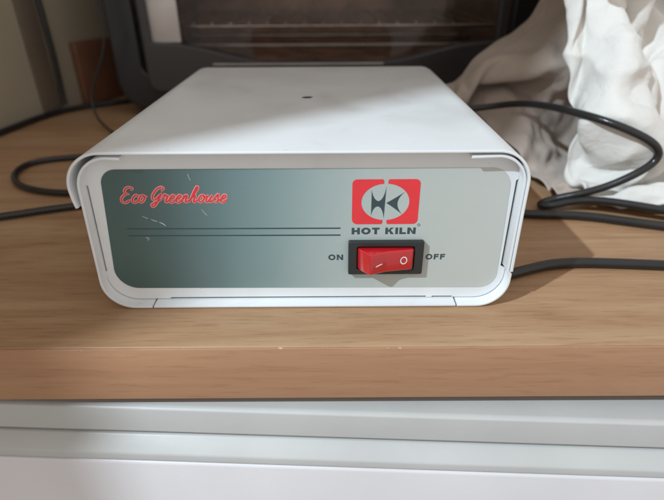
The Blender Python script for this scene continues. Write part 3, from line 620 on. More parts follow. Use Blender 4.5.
beige_cloth = cloth('cloth', 67, [413,2,16,5,14,5,16,12,22,18,13,22,9,20,2,3,9,11,7,-3,15,12,10,15,4,8,13,13,-5,9,13,12,16,11,16,13,11,8,11,15,8,15,7,14,12,7,13,15,10,17,13,0,13,-2,16,20,19,21,24,18,21,18,14,21,18,2,9,
-12,14,7,15,3,18,6,21,14,17,21,13,18,10,14,7,-9,17,17,-3,5,16,15,9,15,-4,13,12,3,10,7,13,12,16,10,11,13,13,10,8,16,10,15,8,15,13,4,13,16,14,8,12,-1,13,10,16,20,21,26,19,22,21,10,19,23,10,-2,
4,3,15,3,15,6,20,11,21,18,12,21,8,18,5,14,3,3,17,10,5,15,4,15,11,3,13,5,12,3,11,12,6,13,14,10,14,10,9,11,16,12,10,14,14,16,11,0,15,15,12,16,4,8,12,15,15,21,22,24,23,22,16,9,19,19,7,
-8,15,1,15,5,16,9,20,21,11,22,9,21,3,15,7,2,7,18,5,19,3,8,14,15,9,9,6,7,9,7,9,10,13,5,14,12,12,13,10,14,12,9,14,16,16,16,6,5,14,17,13,12,10,10,13,18,18,14,22,21,22,20,17,12,15,18,
8,-1,7,11,15,5,18,19,12,19,15,18,12,14,2,5,5,15,11,14,12,2,15,12,12,13,11,11,8,5,6,8,11,11,4,15,11,8,13,13,15,10,15,11,14,14,16,15,11,0,18,16,14,10,14,14,14,18,15,17,22,11,18,19,12,17,15,
-12,15,-1,14,15,9,18,10,19,14,16,15,10,16,13,-2,6,7,11,14,16,12,14,8,15,14,10,8,10,8,7,9,1,10,15,13,9,9,14,9,17,15,4,18,13,8,16,11,22,1,14,16,10,6,19,17,18,19,14,18,13,21,4,15,17,17,6,
-1,13,12,2,13,14,14,15,11,15,19,9,17,8,15,16,5,4,5,10,13,20,10,12,16,14,15,6,7,8,7,12,2,10,5,12,12,14,13,13,9,18,12,17,5,16,13,8,15,7,16,10,18,1,14,19,17,19,22,16,18,2,13,20,14,13,2,
7,3,15,4,13,8,13,15,14,20,8,18,11,18,3,13,10,10,14,10,5,17,17,7,17,13,14,12,7,7,3,11,11,-1,16,1,14,9,16,13,12,12,15,17,18,15,11,13,0,15,8,13,17,13,3,19,22,13,15,19,21,6,12,10,18,10,6,
2,2,8,14,10,9,18,4,15,16,14,14,14,11,12,3,10,11,14,14,16,15,10,14,13,14,15,13,12,-6,13,5,9,10,1,14,12,5,11,17,10,16,13,16,19,17,18,14,-1,7,13,11,17,18,5,10,21,24,13,10,17,22,13,-5,7,10,14,
-2,14,-2,11,13,14,8,14,8,18,5,16,13,16,5,13,11,6,8,14,19,19,17,9,16,8,14,16,12,3,11,5,8,14,1,9,17,4,15,5,14,18,17,9,18,16,12,14,19,7,11,2,16,18,16,5,16,18,20,16,7,13,20,6,-3,5,9,
-3,13,13,-1,12,9,16,10,16,6,17,8,18,5,16,3,15,15,13,0,18,17,15,18,17,12,13,7,14,13,10,10,-2,14,11,-4,12,14,16,12,9,16,9,16,18,7,14,17,18,4,14,14,5,15,21,16,-1,20,20,18,18,1,14,17,-4,11,-12,
4,3,15,-1,14,12,9,11,12,11,17,15,6,17,0,14,10,12,18,16,2,20,19,17,17,16,14,12,6,13,7,10,9,9,13,-5,1,15,16,10,18,14,16,10,17,3,15,16,12,10,14,13,16,14,7,21,13,7,17,19,17,13,1,16,12,-10,9,
-8,12,5,17,13,0,15,5,15,9,20,4,16,7,15,3,6,17,15,14,20,12,18,19,15,15,15,12,15,12,9,4,12,4,15,8,-10,8,16,18,8,15,16,19,10,17,13,0,13,17,12,10,18,15,6,14,18,18,11,14,17,16,-5,11,15,11,-14,
-5,8,15,10,13,13,4,15,2,17,9,16,9,14,8,14,9,2,12,20,17,17,18,15,17,16,13,14,14,13,13,9,-6,15,8,15,5,2,10,4,16,16,17,18,11,20,10,12,5,19,16,11,7,17,19,2,14,18,18,5,16,15,10,-5,10,12,12,
-5,11,15,16,11,6,14,3,17,5,16,4,18,10,13,10,17,7,2,11,19,17,17,19,18,15,17,14,14,13,4,6,9,5,14,13,13,-13,15,10,17,16,17,9,19,15,15,16,13,2,16,16,10,16,11,14,1,18,17,15,7,15,12,9,-6,11,15,
0,14,15,5,14,15,7,15,-1,16,9,16,1,17,11,5,17,17,12,8,4,20,18,19,18,17,16,15,14,2,4,15,2,12,13,10,10,12,-11,21,13,15,16,16,18,15,10,17,14,10,16,13,17,-1,16,18,-2,14,15,15,9,15,12,10,-1,16,-7,
6,5,15,13,3,14,16,4,14,3,17,6,18,-1,11,19,2,17,17,5,16,11,17,19,19,15,16,15,14,14,-4,6,15,6,11,13,14,15,-8,12,18,13,18,10,18,18,18,10,13,16,16,15,3,2,18,19,-2,7,15,14,11,14,13,10,7,6,6,
-6,14,7,16,12,11,-1,16,2,14,11,9,14,13,12,2,19,2,14,18,18,15,8,15,19,18,9,15,13,14,14,6,2,14,4,13,16,18,9,-8,18,17,6,18,19,17,16,17,10,16,17,-1,0,16,17,16,9,-3,14,11,14,12,12,3,7,6,11,
2,5,13,11,16,11,9,-3,15,12,1,15,5,15,15,17,1,18,3,14,17,21,20,13,8,19,15,6,14,10,13,6,7,11,15,14,15,5,19,8,-2,18,10,16,18,15,16,16,16,14,10,3,-4,14,16,17,9,8,1,13,13,11,12,12,0,10,1,
-4,14,12,15,4,6,2,12,8,12,12,2,7,16,14,12,14,7,19,14,14,10,18,12,18,18,10,17,5,11,11,12,13,2,11,15,16,7,15,18,-4,12,18,15,11,18,13,16,12,14,10,4,-5,13,17,15,4,7,7,12,12,14,9,14,7,-1,7,
-3,15,16,-4,12,13,12,-9,11,12,8,4,13,14,8,14,11,11,19,17,16,18,11,8,19,20,18,6,17,3,9,9,14,15,5,8,16,16,4,17,16,-4,16,18,16,15,12,14,8,14,11,5,-4,12,16,14,4,8,7,12,12,12,10,14,7,4,-1,
-3,16,15,4,13,8,3,8,2,5,8,11,9,13,0,15,12,16,12,16,16,18,16,15,18,13,19,19,4,17,-3,9,14,11,15,5,10,17,4,13,17,15,-1,15,16,13,13,14,13,10,12,6,-3,11,16,14,4,11,7,9,12,11,13,11,6,3,-1,
6,5,15,12,12,2,13,10,8,-4,10,14,6,4,-5,10,15,14,17,9,16,17,18,14,18,19,18,13,16,5,17,0,4,14,13,13,13,6,16,1,15,12,16,11,6,14,16,10,11,12,13,8,-2,11,15,14,5,8,14,7,8,13,12,9,6,2,-2,
-5,17,10,1,13,7,13,3,9,9,11,10,-8,8,5,6,7,16,11,17,12,16,17,21,16,20,13,19,11,16,7,17,-6,5,13,12,13,13,10,16,-3,17,9,13,17,6,13,12,13,13,8,12,0,9,16,14,5,8,11,13,7,9,13,5,8,1,-2,
-5,19,5,16,-7,13,9,13,8,3,10,7,7,-11,6,7,15,14,14,11,19,12,20,15,19,21,18,13,12,17,6,11,16,-1,-1,10,12,14,12,13,16,0,15,12,8,16,8,11,14,12,7,12,4,8,15,14,7,9,6,14,12,7,12,6,4,-1,-1,
3,7,19,15,-1,-1,13,15,9,-9,10,4,13,-2,-3,5,11,14,14,19,11,20,15,21,13,21,18,18,11,14,20,-5,15,13,10,-1,-3,10,14,12,15,15,10,7,11,8,15,8,14,11,10,8,13,3,15,11,12,8,4,13,12,12,8,5,2,-1,-1,
-8,19,7,16,-2,13,10,-1,10,9,-10,13,10,11,5,3,1,16,12,10,17,14,14,21,15,17,19,16,19,17,9,10,0,14,16,11,3,-7,3,13,13,15,14,11,9,10,8,13,12,7,13,10,11,7,14,9,13,8,4,13,12,10,10,3,1,0,-2,
-3,12,16,6,16,14,-11,6,13,10,-10,10,5,7,9,13,11,-1,16,15,8,15,19,16,8,20,19,20,14,18,17,3,9,6,15,14,14,3,-8,-2,9,14,15,9,13,13,8,9,12,7,13,11,11,13,11,7,13,10,3,13,12,8,12,0,0,1,-1,
-11,16,14,16,14,3,11,-9,9,8,3,3,9,11,-2,9,16,1,13,14,20,8,15,18,8,17,20,17,21,20,7,16,9,-1,13,14,13,11,8,-3,-7,2,15,10,10,13,14,5,13,7,12,12,12,13,9,10,13,11,2,13,13,6,12,3,-2,-1,0,
-1,10,17,12,12,7,7,5,3,9,7,-7,9,10,12,-2,12,16,3,12,18,17,6,17,20,19,8,18,17,20,14,8,12,13,-1,12,12,11,12,10,2,1,-8,11,8,10,13,13,6,10,9,13,13,13,13,6,14,11,3,12,14,5,11,5,-5,0,3,
-1,6,18,16,9,-4,9,8,9,10,9,4,-7,9,12,13,0,15,16,1,12,13,17,10,20,23,6,13,19,20,9,18,8,9,16,4,6,13,6,10,7,-2,11,-2,11,9,4,14,9,13,7,15,9,13,13,5,12,14,5,10,14,3,12,7,-7,2,9,
-3,15,8,17,-2,7,12,4,10,1,10,11,6,6,7,9,11,3,14,13,-2,14,19,12,22,13,16,19,4,22,15,10,17,5,10,12,14,0,12,-1,7,8,5,10,2,11,8,4,16,8,14,8,15,8,14,5,10,12,13,6,13,-1,13,10,-10,11,10,
-7,11,16,14,1,13,-2,12,3,8,8,9,2,7,12,5,13,11,7,16,-6,19,12,20,17,21,4,20,7,21,10,19,9,15,13,0,10,11,2,10,-3,9,6,11,11,5,13,10,6,15,10,11,9,12,10,14,1,13,8,14,1,4,10,11,4,-3,17,
-8,15,12,12,12,12,-2,9,4,11,-1,9,10,9,1,9,10,15,7,14,10,3,19,14,21,12,22,0,11,21,16,6,14,16,13,15,3,3,10,5,9,-2,10,5,11,11,8,14,11,6,15,15,3,15,4,13,14,0,14,4,14,11,-5,5,13,-2,14,
-2,7,14,14,13,11,5,1,11,2,8,9,8,12,7,11,11,2,13,6,17,2,16,20,10,19,19,11,-4,16,16,15,7,17,13,12,14,3,5,12,3,8,-1,11,5,11,13,14,9,12,8,13,14,0,17,6,13,10,1,14,5,17,9,4,-6,17,3,
-5,8,14,13,12,10,0,11,11,3,11,6,4,11,11,12,13,-3,11,16,9,16,4,13,20,12,18,18,7,-2,10,17,14,8,15,14,11,12,10,-3,13,4,8,2,14,13,8,11,14,10,6,17,8,11,9,5,11,12,1,13,12,7,16,-2,15,-6,11,
-2,5,8,13,12,11,5,9,8,7,10,9,11,9,12,0,12,13,13,-2,18,14,20,1,13,17,12,16,13,10,-3,9,16,10,14,10,15,12,10,10,2,11,4,11,6,15,13,13,5,12,15,7,11,11,3,16,8,1,17,1,9,12,8,17,4,-2,-4,
-2,6,9,3,9,11,10,11,12,1,12,13,13,9,14,7,-3,16,3,15,17,7,18,15,12,-2,19,14,9,18,10,6,-1,10,15,9,11,13,10,12,3,10,13,7,14,14,10,14,14,6,16,0,13,5,15,4,11,9,6,13,8,0,16,2,8,1,-4,
-5,10,7,11,-2,12,10,9,12,13,7,13,3,15,20,-4,2,9,14,14,9,11,13,14,12,14,4,13,14,10,16,15,6,-1,4,16,10,8,13,11,13,4,12,14,13,12,14,14,12,13,4,15,0,14,7,12,2,9,11,8,10,12,-6,10,3,16,-6,
1,6,3,8,4,9,12,12,8,12,15,2,11,12,14,13,14,8,-7,13,6,13,15,8,17,8,14,10,5,15,13,13,12,11,4,-1,12,14,7,11,13,14,7,13,15,15,13,13,14,14,1,12,13,2,15,7,11,-1,9,14,5,11,-6,6,13,10,13,
-7,5,5,8,7,10,6,11,12,14,13,13,14,15,-2,5,17,12,-5,14,0,20,7,18,7,16,4,11,10,8,12,13,10,12,12,8,0,12,16,6,11,13,14,11,16,14,15,15,13,11,8,14,10,8,0,13,9,10,8,-2,11,7,10,-6,14,9,16,
-2,7,6,2,6,8,12,9,9,11,13,15,15,13,16,8,-7,11,10,3,16,2,18,6,17,8,13,0,9,10,12,11,12,15,6,6,11,13,12,9,13,12,10,14,14,16,15,16,13,14,12,6,14,12,-4,11,8,10,10,8,-2,11,12,4,-1,6,15,
-8,7,7,8,5,3,8,6,8,13,14,15,15,14,14,7,8,-2,8,17,16,-1,16,5,13,20,-3,10,7,4,12,15,8,15,14,5,4,10,14,9,15,11,14,14,16,15,17,15,15,13,15,4,13,10,11,-3,10,12,7,8,12,7,8,-9,4,13,5,
2,1,8,5,4,5,5,8,9,10,11,13,15,17,10,14,-1,11,10,13,9,14,6,10,21,-3,8,2,8,10,11,13,13,7,13,14,7,5,9,13,11,14,16,14,15,17,16,17,12,14,15,13,11,5,8,11,2,8,13,9,11,-4,10,5,-3,3,15,
-7,3,5,6,6,7,2,6,9,8,9,12,18,14,13,12,5,4,12,12,11,13,11,20,12,1,-5,9,4,9,10,12,13,10,12,12,12,10,10,6,10,16,16,15,16,16,17,17,16,12,15,13,13,3,13,10,12,12,-3,9,-3,10,6,7,5,-3,15,
-8,4,7,8,7,8,4,-1,8,6,5,18,10,15,11,18,1,14,8,12,17,6,18,13,16,6,-13,1,10,10,11,12,5,12,12,12,11,12,12,10,7,16,16,16,15,17,18,17,17,15,13,14,12,12,6,12,9,8,8,7,-9,7,4,5,12,7,5,
-7,7,8,8,9,4,7,-4,4,6,9,11,10,11,19,17,16,-1,17,15,5,17,11,12,16,9,-14,7,-5,9,11,12,9,10,10,11,12,13,12,13,6,16,16,15,18,18,17,18,17,15,15,14,11,12,11,11,5,12,0,10,-2,1,0,10,7,12,14,
-2,7,10,10,4,8,-1,-4,1,8,7,6,12,15,17,16,19,11,5,16,17,10,7,16,8,11,9,-7,10,-9,1,9,11,10,13,9,12,12,13,13,14,9,17,16,18,18,18,18,17,16,15,13,13,11,12,11,12,3,9,-4,5,-2,6,12,6,11,12,
0,10,10,7,6,-1,-2,-4,2,8,11,12,6,20,15,8,18,6,15,16,18,7,22,-4,12,7,20,9,8,-9,-5,-4,3,9,12,12,13,12,11,13,14,14,13,18,18,18,18,18,18,16,15,14,12,11,12,10,11,8,7,-5,4,0,15,3,7,11,12,
3,6,12,6,-2,-2,0,4,6,7,0,8,17,16,6,13,18,17,17,13,4,22,14,11,-2,10,17,21,9,-1,-15,3,2,-8,5,12,14,9,11,13,14,14,15,18,19,18,18,18,18,16,15,13,13,12,11,10,10,6,9,-2,3,13,0,13,0,15,7,
3,4,9,0,6,5,-4,9,5,-2,8,6,1,17,20,15,10,18,14,6,18,10,16,16,14,9,16,-1,16,-8,11,3,-3,-5,-7,2,14,12,12,11,9,16,16,17,19,18,18,18,17,17,15,14,14,10,13,9,10,11,-2,15,2,6,3,15,0,12,-1,
-1,6,0,5,3,5,4,-2,7,5,5,1,8,11,17,14,17,17,17,5,13,20,5,16,20,20,13,-3,-1,14,10,-6,6,0,-7,-4,-4,14,14,10,11,14,16,16,18,19,18,18,18,17,15,15,14,9,13,14,6,10,11,3,11,-1,15,2,19,8,-16,
-7,6,4,0,8,1,4,5,6,-4,7,2,9,7,13,18,18,19,17,16,4,20,9,13,18,18,11,14,3,-5,17,1,-10,12,4,-3,-9,-2,11,12,13,13,16,17,17,19,18,18,18,16,16,15,10,12,12,14,14,4,13,4,13,1,11,5,17,10,-2,
-7,5,5,5,5,3,0,6,5,-3,8,8,2,8,12,18,18,19,17,10,11,19,20,17,1,16,10,12,8,6,0,10,5,-9,15,5,-9,3,2,13,11,8,13,17,17,18,18,17,17,17,15,15,13,13,8,14,14,12,7,11,6,15,-2,17,2,9,9,
-9,8,7,2,5,2,3,7,4,2,2,9,9,5,7,17,18,19,17,16,18,6,16,18,19,-1,8,12,11,2,11,-2,13,6,-9,12,5,6,5,-6,8,16,11,16,16,17,18,17,16,16,15,14,14,14,8,14,14,15,5,14,10,13,-2,16,2,18,0,
-11,11,7,8,0,5,2,6,4,5,8,2,9,11,8,10,15,18,18,17,19,18,9,11,20,11,9,-4,6,12,5,12,-3,12,-11,8,4,10,14,1,-3,13,14,16,15,17,17,16,16,15,15,14,15,13,9,13,16,14,5,13,16,7,12,-1,18,11,6,
-1,3,9,10,0,8,8,-2,5,8,8,5,3,10,11,16,12,15,16,15,17,18,17,17,0,10,10,11,2,-1,12,9,9,2,5,-11,7,12,12,2,13,11,5,15,15,15,17,16,16,13,15,14,14,15,9,13,15,13,7,15,17,8,14,-4,18,4,20,
-13,13,5,12,4,10,0,1,8,8,6,9,5,4,10,17,20,16,16,11,12,13,17,18,13,11,-4,3,3,3,8,15,5,3,4,-6,6,12,13,15,4,15,10,6,14,15,16,16,15,14,11,15,14,15,9,13,15,11,14,17,12,16,-2,10,18,12,13,
-11,18,3,12,9,9,8,3,-1,4,9,8,9,8,4,13,20,20,19,18,12,5,11,17,12,14,11,6,6,-4,12,-6,2,14,-10,8,7,8,16,7,15,8,16,12,6,12,15,16,15,14,10,13,15,14,14,8,16,13,15,16,14,18,0,7,19,20,14,
10,2,19,1,10,10,3,9,4,1,2,6,10,9,9,6,17,20,20,19,18,15,11,-1,14,7,10,9,11,14,-10,13,4,-9,6,14,6,-2,12,15,7,15,9,11,14,12,9,15,13,14,14,9,14,15,16,7,15,17,11,17,17,18,5,5,19,17,21,
0,15,12,5,-2,7,8,6,9,5,2,2,3,9,10,12,11,18,19,19,18,18,15,7,-5,7,8,10,11,12,12,-2,8,-11,7,12,8,1,16,5,11,13,13,8,10,15,10,15,15,7,14,15,10,15,15,8,15,17,17,16,15,18,-5,19,19,19,17,
1,13,-1,15,7,-1,6,8,9,7,8,3,3,2,6,10,15,21,15,17,17,15,14,14,11,-7,9,12,12,17,-7,12,-5,13,-16,14,8,15,11,7,9,6,13,13,15,5,15,13,15,6,12,12,14,12,16,8,15,18,17,17,17,11,9,10,19,20,19,
-12,17,11,0,10,7,9,3,9,8,4,8,8,3,3,5,15,20,16,15,18,17,6,12,19,0,16,10,11,9,-4,0,10,2,-13,7,14,8,9,11,16,12,13,4,14,13,7,15,14,12,8,13,7,13,15,9,15,18,16,18,18,12,17,5,17,20,20,
2,4,18,0,4,14,6,7,8,8,4,6,9,10,6,3,10,15,17,16,19,18,14,3,11,17,-1,12,16,11,2,-12,9,7,2,0,10,13,13,9,4,12,12,14,12,6,15,6,14,14,14,6,14,9,7,17,10,17,17,17,17,17,18,12,10,20,20,
10,-10,10,17,8,-2,10,6,7,8,8,8,5,9,9,13,10,11,13,14,15,19,20,11,-3,8,7,12,17,3,1,-8,11,4,15,3,8,15,1,12,13,12,8,5,14,11,6,13,15,13,10,11,12,12,1,11,16,17,17,17,17,15,18,16,11,19,20,
0,1,-3,7,15,-4,12,9,7,7,8,8,5,8,10,13,17,16,11,12,13,13,16,18,10,1,5,7,8,14,-9,0,5,12,6,11,13,0,12,7,9,13,12,13,8,2,14,13,8,13,6,12,14,13,15,10,4,17,16,17,18,15,18,18,17,18,18,
-13,16,-1,2,3,14,6,5,7,8,8,8,8,8,9,10,19,19,17,13,13,13,2,14,19,14,5,8,-1,5,3,0,3,1,8,13,6,12,3,5,15,9,15,5,10,14,5,9,12,6,12,12,12,13,8,13,12,14,17,17,17,17,18,18,18,19,20,
314,0,1,4,3,2,4,3,1,5,5,3,5,11,17,20,16,7,11,15,10,6,-3,-2,8,-4,6,-5,12,-8,-6,3,-1,11,-2,1,1,1,3,2,8,4,9,7,5,17,10,-3,13,6,10,20,11,17,12,1,2,3,5,9,9,17,21,1,10,21,11,
1,1,2,2,4,2,5,0,4,5,3,4,8,13,16,17,15,13,13,14,12,-8,0,9,-3,7,-6,-4,12,0,-9,-5,-2,4,12,-6,-3,8,4,8,4,9,5,10,1,6,20,6,7,10,10,0,22,9,18,12,5,0,3,9,8,10,24,13,2,12,20,
2,2,1,3,2,3,2,4,2,4,6,1,15,11,18,16,15,18,10,13,13,-6,3,4,0,7,-5,-9,5,-8,9,-4,-4,-2,10,-7,0,12,5,6,7,3,10,7,5,-2,13,21,8,13,-5,2,13,17,15,14,15,5,0,3,6,7,19,24,8,7,14,
3,1,2,2,3,2,4,2,3,4,3,4,7,21,13,19,20,18,5,20,2,5,5,4,2,-11,9,-5,-15,-5,13,4,-2,-4,-1,1,-1,13,6,10,6,4,10,8,-6,6,8,16,19,10,1,-4,1,15,18,11,15,11,11,7,7,5,11,14,19,14,8,
3,1,3,1,2,3,3,2,4,4,3,11,8,15,16,18,17,14,16,10,12,2,1,-10,8,1,6,-8,-4,-15,-1,11,11,-3,-1,1,-5,12,9,8,0,11,5,11,0,7,7,9,15,14,6,1,-14,16,10,12,14,11,17,11,0,21,10,14,16,14,12,
3,1,3,1,3,3,0,4,2,4,2,12,18,13,13,19,18,15,16,10,12,1,-5,-13,-1,1,12,5,-10,-5,-14,6,15,7,-5,2,-9,12,2,13,-6,6,20,-2,9,16,6,12,-3,19,0,2,4,14,6,2,12,12,16,9,17,10,18,16,12,9,17,
4,1,1,3,2,3,0,3,3,4,7,14,12,16,14,14,16,17,18,15,14,-3,-11,-11,4,-7,1,14,-1,-10,-6,-4,14,0,13,-13,-3,2,8,7,12,0,5,2,17,4,14,15,6,6,3,13,-7,19,10,3,14,10,1,13,11,21,17,7,14,12,18,
2,3,1,3,2,0,3,2,3,1,15,9,17,10,18,13,16,16,8,12,19,1,0,-13,-1,1,-6,1,6,-1,-4,-3,2,11,1,0,-6,4,8,8,7,7,-4,9,1,5,14,10,14,1,19,10,-10,10,20,10,-7,18,14,12,-2,21,17,16,2,16,16,
3,3,2,1,4,0,0,4,4,6,15,11,8,16,15,13,13,12,16,12,10,-9,18,-9,2,-2,-2,0,-1,4,-4,1,-2,2,10,1,-7,6,8,2,12,-1,7,7,4,-3,8,9,13,15,12,11,-6,-2,19,19,-6,0,19,17,8,1,18,17,16,13,5,
5,1,3,1,2,1,0,6,10,3,14,7,14,12,16,14,12,14,15,15,-10,3,7,11,3,-12,1,4,1,2,-3,1,-1,-1,11,-8,5,6,-2,13,6,3,0,15,4,-1,5,1,6,16,9,17,6,-9,9,20,13,-12,8,12,18,13,0,18,15,15,12,
4,2,0,3,2,1,3,12,6,5,6,15,8,17,13,15,11,15,7,21,-1,3,4,-4,-2,6,-2,9,1,0,-3,-3,6,-3,-3,7,0,8,0,8,11,-3,8,-10,1,21,7,7,0,18,0,3,18,6,-8,12,22,5,7,-2,8,18,11,2,15,12,11,
3,2,2,9,0,6,1,11,-2,15,6,10,8,8,18,13,15,13,9,13,13,3,4,-2,-6,1,-1,-2,14,-6,6,-3,1,5,-4,7,-1,-3,7,13,-1,9,3,-7,-2,21,12,7,-2,16,5,-11,5,9,16,-4,14,20,9,5,-10,12,16,-1,11,12,13,
4,6,7,1,3,11,0,6,5,9,-1,15,10,8,11,18,16,12,12,12,4,14,-2,4,-1,-1,1,-7,1,3,4,6,-3,9,-1,-2,5,-8,8,1,14,5,4,-1,-8,3,13,16,12,5,-8,14,2,-8,18,12,-3,9,14,11,-8,7,16,11,-6,13,8,
15,5,-2,8,4,4,9,0,8,4,5,11,13,7,8,11,16,19,15,6,10,11,5,-1,3,0,-5,1,0,0,6,4,-4,1,8,1,-4,-1,-1,7,2,0,2,1,15,1,-10,13,16,-3,5,10,16,-8,0,19,15,-7,4,15,8,-9,12,15,13,-4,11,
11,6,-2,0,8,9,-1,12,-1,10,3,12,7,14,7,7,10,17,20,13,6,10,10,3,1,-3,0,1,1,0,-8,13,2,-2,3,7,-3,-5,-6,16,3,1,1,-5,3,12,-9,-5,12,16,7,-4,15,11,-17,14,19,6,-6,6,15,-6,10,13,16,11,7,
14,-7,1,10,5,4,8,0,10,4,7,7,10,10,13,5,11,10,15,17,15,6,6,5,4,3,2,1,1,-10,-8,2,15,5,2,-11,12,-11,-9,2,10,5,6,5,-2,-11,10,5,-13,12,5,9,5,18,-10,7,19,12,-8,6,13,-4,9,12,16,6,13,
3,5,-2,5,12,4,3,3,4,11,1,13,-1,19,12,4,13,10,11,16,11,16,8,5,4,-3,6,-1,0,-3,-10,-12,2,11,7,-6,10,-1,-12,-15,3,9,2,11,-4,-3,-5,9,6,-8,5,8,16,19,0,-4,19,17,-8,4,11,1,8,10,15,15,15,
12,6,-2,0,-1,10,12,2,4,4,10,13,2,7,10,16,3,17,13,11,4,10,19,12,2,2,-12,-5,5,3,0,-13,-15,2,10,7,5,2,-17,-11,-7,4,15,-5,-3,-3,4,0,8,3,-1,17,17,2,4,7,15,18,11,-5,3,8,8,15,15,15,5,
6,13,-7,6,-4,11,8,7,-1,6,12,-5,17,9,10,7,13,7,17,13,7,4,2,16,17,3,-8,-14,-8,9,7,-13,-11,-10,-1,6,5,17,0,-15,-17,-4,13,8,0,-10,-5,-2,2,4,14,16,17,10,2,1,15,15,17,5,1,11,3,11,16,13,14,
15,4,2,1,1,-3,10,10,6,6,10,-3,8,8,11,12,7,16,3,12,12,17,-8,16,6,-5,11,-5,-14,-10,9,6,-8,-13,-10,-2,3,14,11,-4,-16,-14,-1,9,13,2,-8,-2,-9,5,12,17,16,10,-2,6,18,16,15,9,6,3,13,3,15,15,14,
15,4,3,-13,11,0,4,12,8,7,-10,12,9,2,12,5,15,15,7,11,11,11,5,2,-9,1,4,14,-3,-14,-11,11,1,-4,-13,-13,-1,7,17,4,-7,-16,-8,3,5,8,11,-6,-12,-1,12,15,16,12,-3,7,18,14,15,10,7,6,11,5,14,16,14,
9,6,-2,-13,9,13,-11,8,14,10,-8,10,11,1,11,9,5,10,15,14,12,12,9,4,-7,-10,-2,-1,14,-3,-14,-12,1,8,0,-14,-12,-1,17,12,-1,-9,-16,10,1,11,-7,-3,2,-9,9,15,16,12,-3,8,17,11,15,13,6,10,6,10,15,16,14,
-14,15,-6,3,7,17,-4,-10,8,13,9,-7,13,13,9,11,8,6,8,16,14,11,-4,10,1,-2,-4,-15,2,16,-3,-14,-13,1,8,-2,-9,-14,3,18,8,-12,0,-13,17,8,-1,-9,-6,-3,5,14,15,13,-2,8,17,14,7,13,13,5,8,13,15,15,14,
-4,6,10,12,8,-6,5,6,-8,10,6,8,10,11,10,13,13,6,-1,10,18,12,-11,0,2,-2,4,2,-14,8,12,-2,-13,-12,5,-9,-3,4,-11,5,16,8,-13,-8,1,16,9,-7,-4,-2,-7,10,16,14,-1,7,16,14,12,4,14,11,6,16,14,15,14,
8,3,18,-4,13,6,2,-1,2,6,8,4,13,1,12,13,8,10,12,-4,7,17,5,-14,-9,-2,1,6,6,-10,13,13,-4,-11,-12,-12,-1,2,5,-6,3,17,10,-11,-11,3,14,9,0,-4,-10,-2,16,14,1,6,15,14,15,3,8,14,9,14,16,15,14,
14,2,-1,9,14,14,-2,-2,6,5,5,0,-3,12,13,13,11,13,12,1,-1,-3,12,3,-16,-2,-12,1,6,4,0,17,3,6,-13,-10,-9,-7,3,5,-4,3,14,15,-10,-11,4,11,2,10,-7,-9,6,16,1,12,9,15,15,4,7,9,14,15,16,15,14,
13,0,1,5,13,0,9,7,-8,9,8,3,0,3,4,14,15,1,13,16,10,-5,-6,-6,2,-14,4,-9,-6,3,12,10,17,-5,3,-6,-11,-4,-10,-2,5,2,6,12,14,-10,-11,5,8,12,0,-7,-6,15,5,13,6,14,16,4,7,12,10,16,16,15,15,
-1,12,6,2,0,7,8,9,-3,2,8,5,-10,9,9,4,8,17,-3,11,18,13,-4,-9,-17,-8,8,-1,-12,-6,3,15,13,14,1,-1,-5,-9,-4,-7,-7,3,3,14,9,10,-11,-9,7,13,4,-5,-7,6,12,14,3,13,16,4,7,15,7,16,16,15,15,
12,12,4,1,6,-4,7,9,5,-10,11,10,-9,3,12,8,0,17,9,1,3,17,11,-7,-17,-12,-8,10,2,-4,-7,-3,14,15,7,-5,8,-1,-7,-5,-3,-10,-2,13,14,7,2,-12,-1,13,8,-7,-4,5,13,12,2,11,16,7,6,15,6,16,15,16,16,
15,8,6,-2,8,-1,-10,10,11,-9,7,9,3,-5,4,14,7,-3,18,14,1,-6,18,4,-7,-12,-16,-8,11,-7,14,-10,-2,10,13,10,2,-5,6,0,-8,-11,0,-6,15,13,5,-4,-10,10,11,-5,-4,7,6,15,2,10,16,8,6,16,5,16,14,17,16,
15,8,1,4,1,-14,0,7,5,2,3,6,9,1,-4,3,16,-3,5,18,12,-14,8,10,0,-1,-16,-15,5,-7,20,3,-5,-3,0,15,13,5,-12,5,2,-12,6,-8,-7,14,15,2,-11,-1,14,8,-8,-2,9,15,4,6,17,11,4,16,6,16,13,17,13,
16,6,2,4,-7,-6,0,4,4,1,1,2,1,7,6,-5,9,13,-8,11,19,-12,-5,8,-2,7,3,-12,-12,9,1,19,1,-4,-4,-4,8,15,2,-14,0,10,-8,9,-10,-4,12,14,-1,-10,2,16,3,-7,2,17,13,-3,11,16,9,16,6,14,13,13,14,
0,16,7,2,-6,-4,-5,1,6,1,3,5,-7,6,-2,9,8,9,-13,3,18,3,-16,-4,5,0,9,8,-10,10,-5,2,18,5,-4,-7,-9,6,16,-3,-10,-5,13,-3,7,-9,0,9,14,-4,-11,12,14,-4,-4,9,18,10,-1,7,17,17,14,6,16,16,-1,
8,9,13,-3,8,-4,-7,-3,7,2,-10,-1,2,2,6,10,11,3,-15,-6,15,11,-8,-16,-4,10,-1,13,15,-6,13,-14,11,5,11,0,-10,-9,10,12,-5,-10,-5,14,6,-2,-7,3,2,12,-7,1,17,6,-7,10,4,18,9,-1,10,14,18,16,11,17,8,
17,2,4,4,5,5,-4,-8,2,5,-5,-6,3,-1,-7,6,13,11,-4,-15,1,9,3,-4,-20,1,2,13,15,16,10,-5,-10,4,9,11,2,-8,-8,6,12,-5,-11,-3,13,6,1,3,-10,-1,14,-3,4,18,0,-2,7,13,18,5,6,4,15,19,15,6,17,
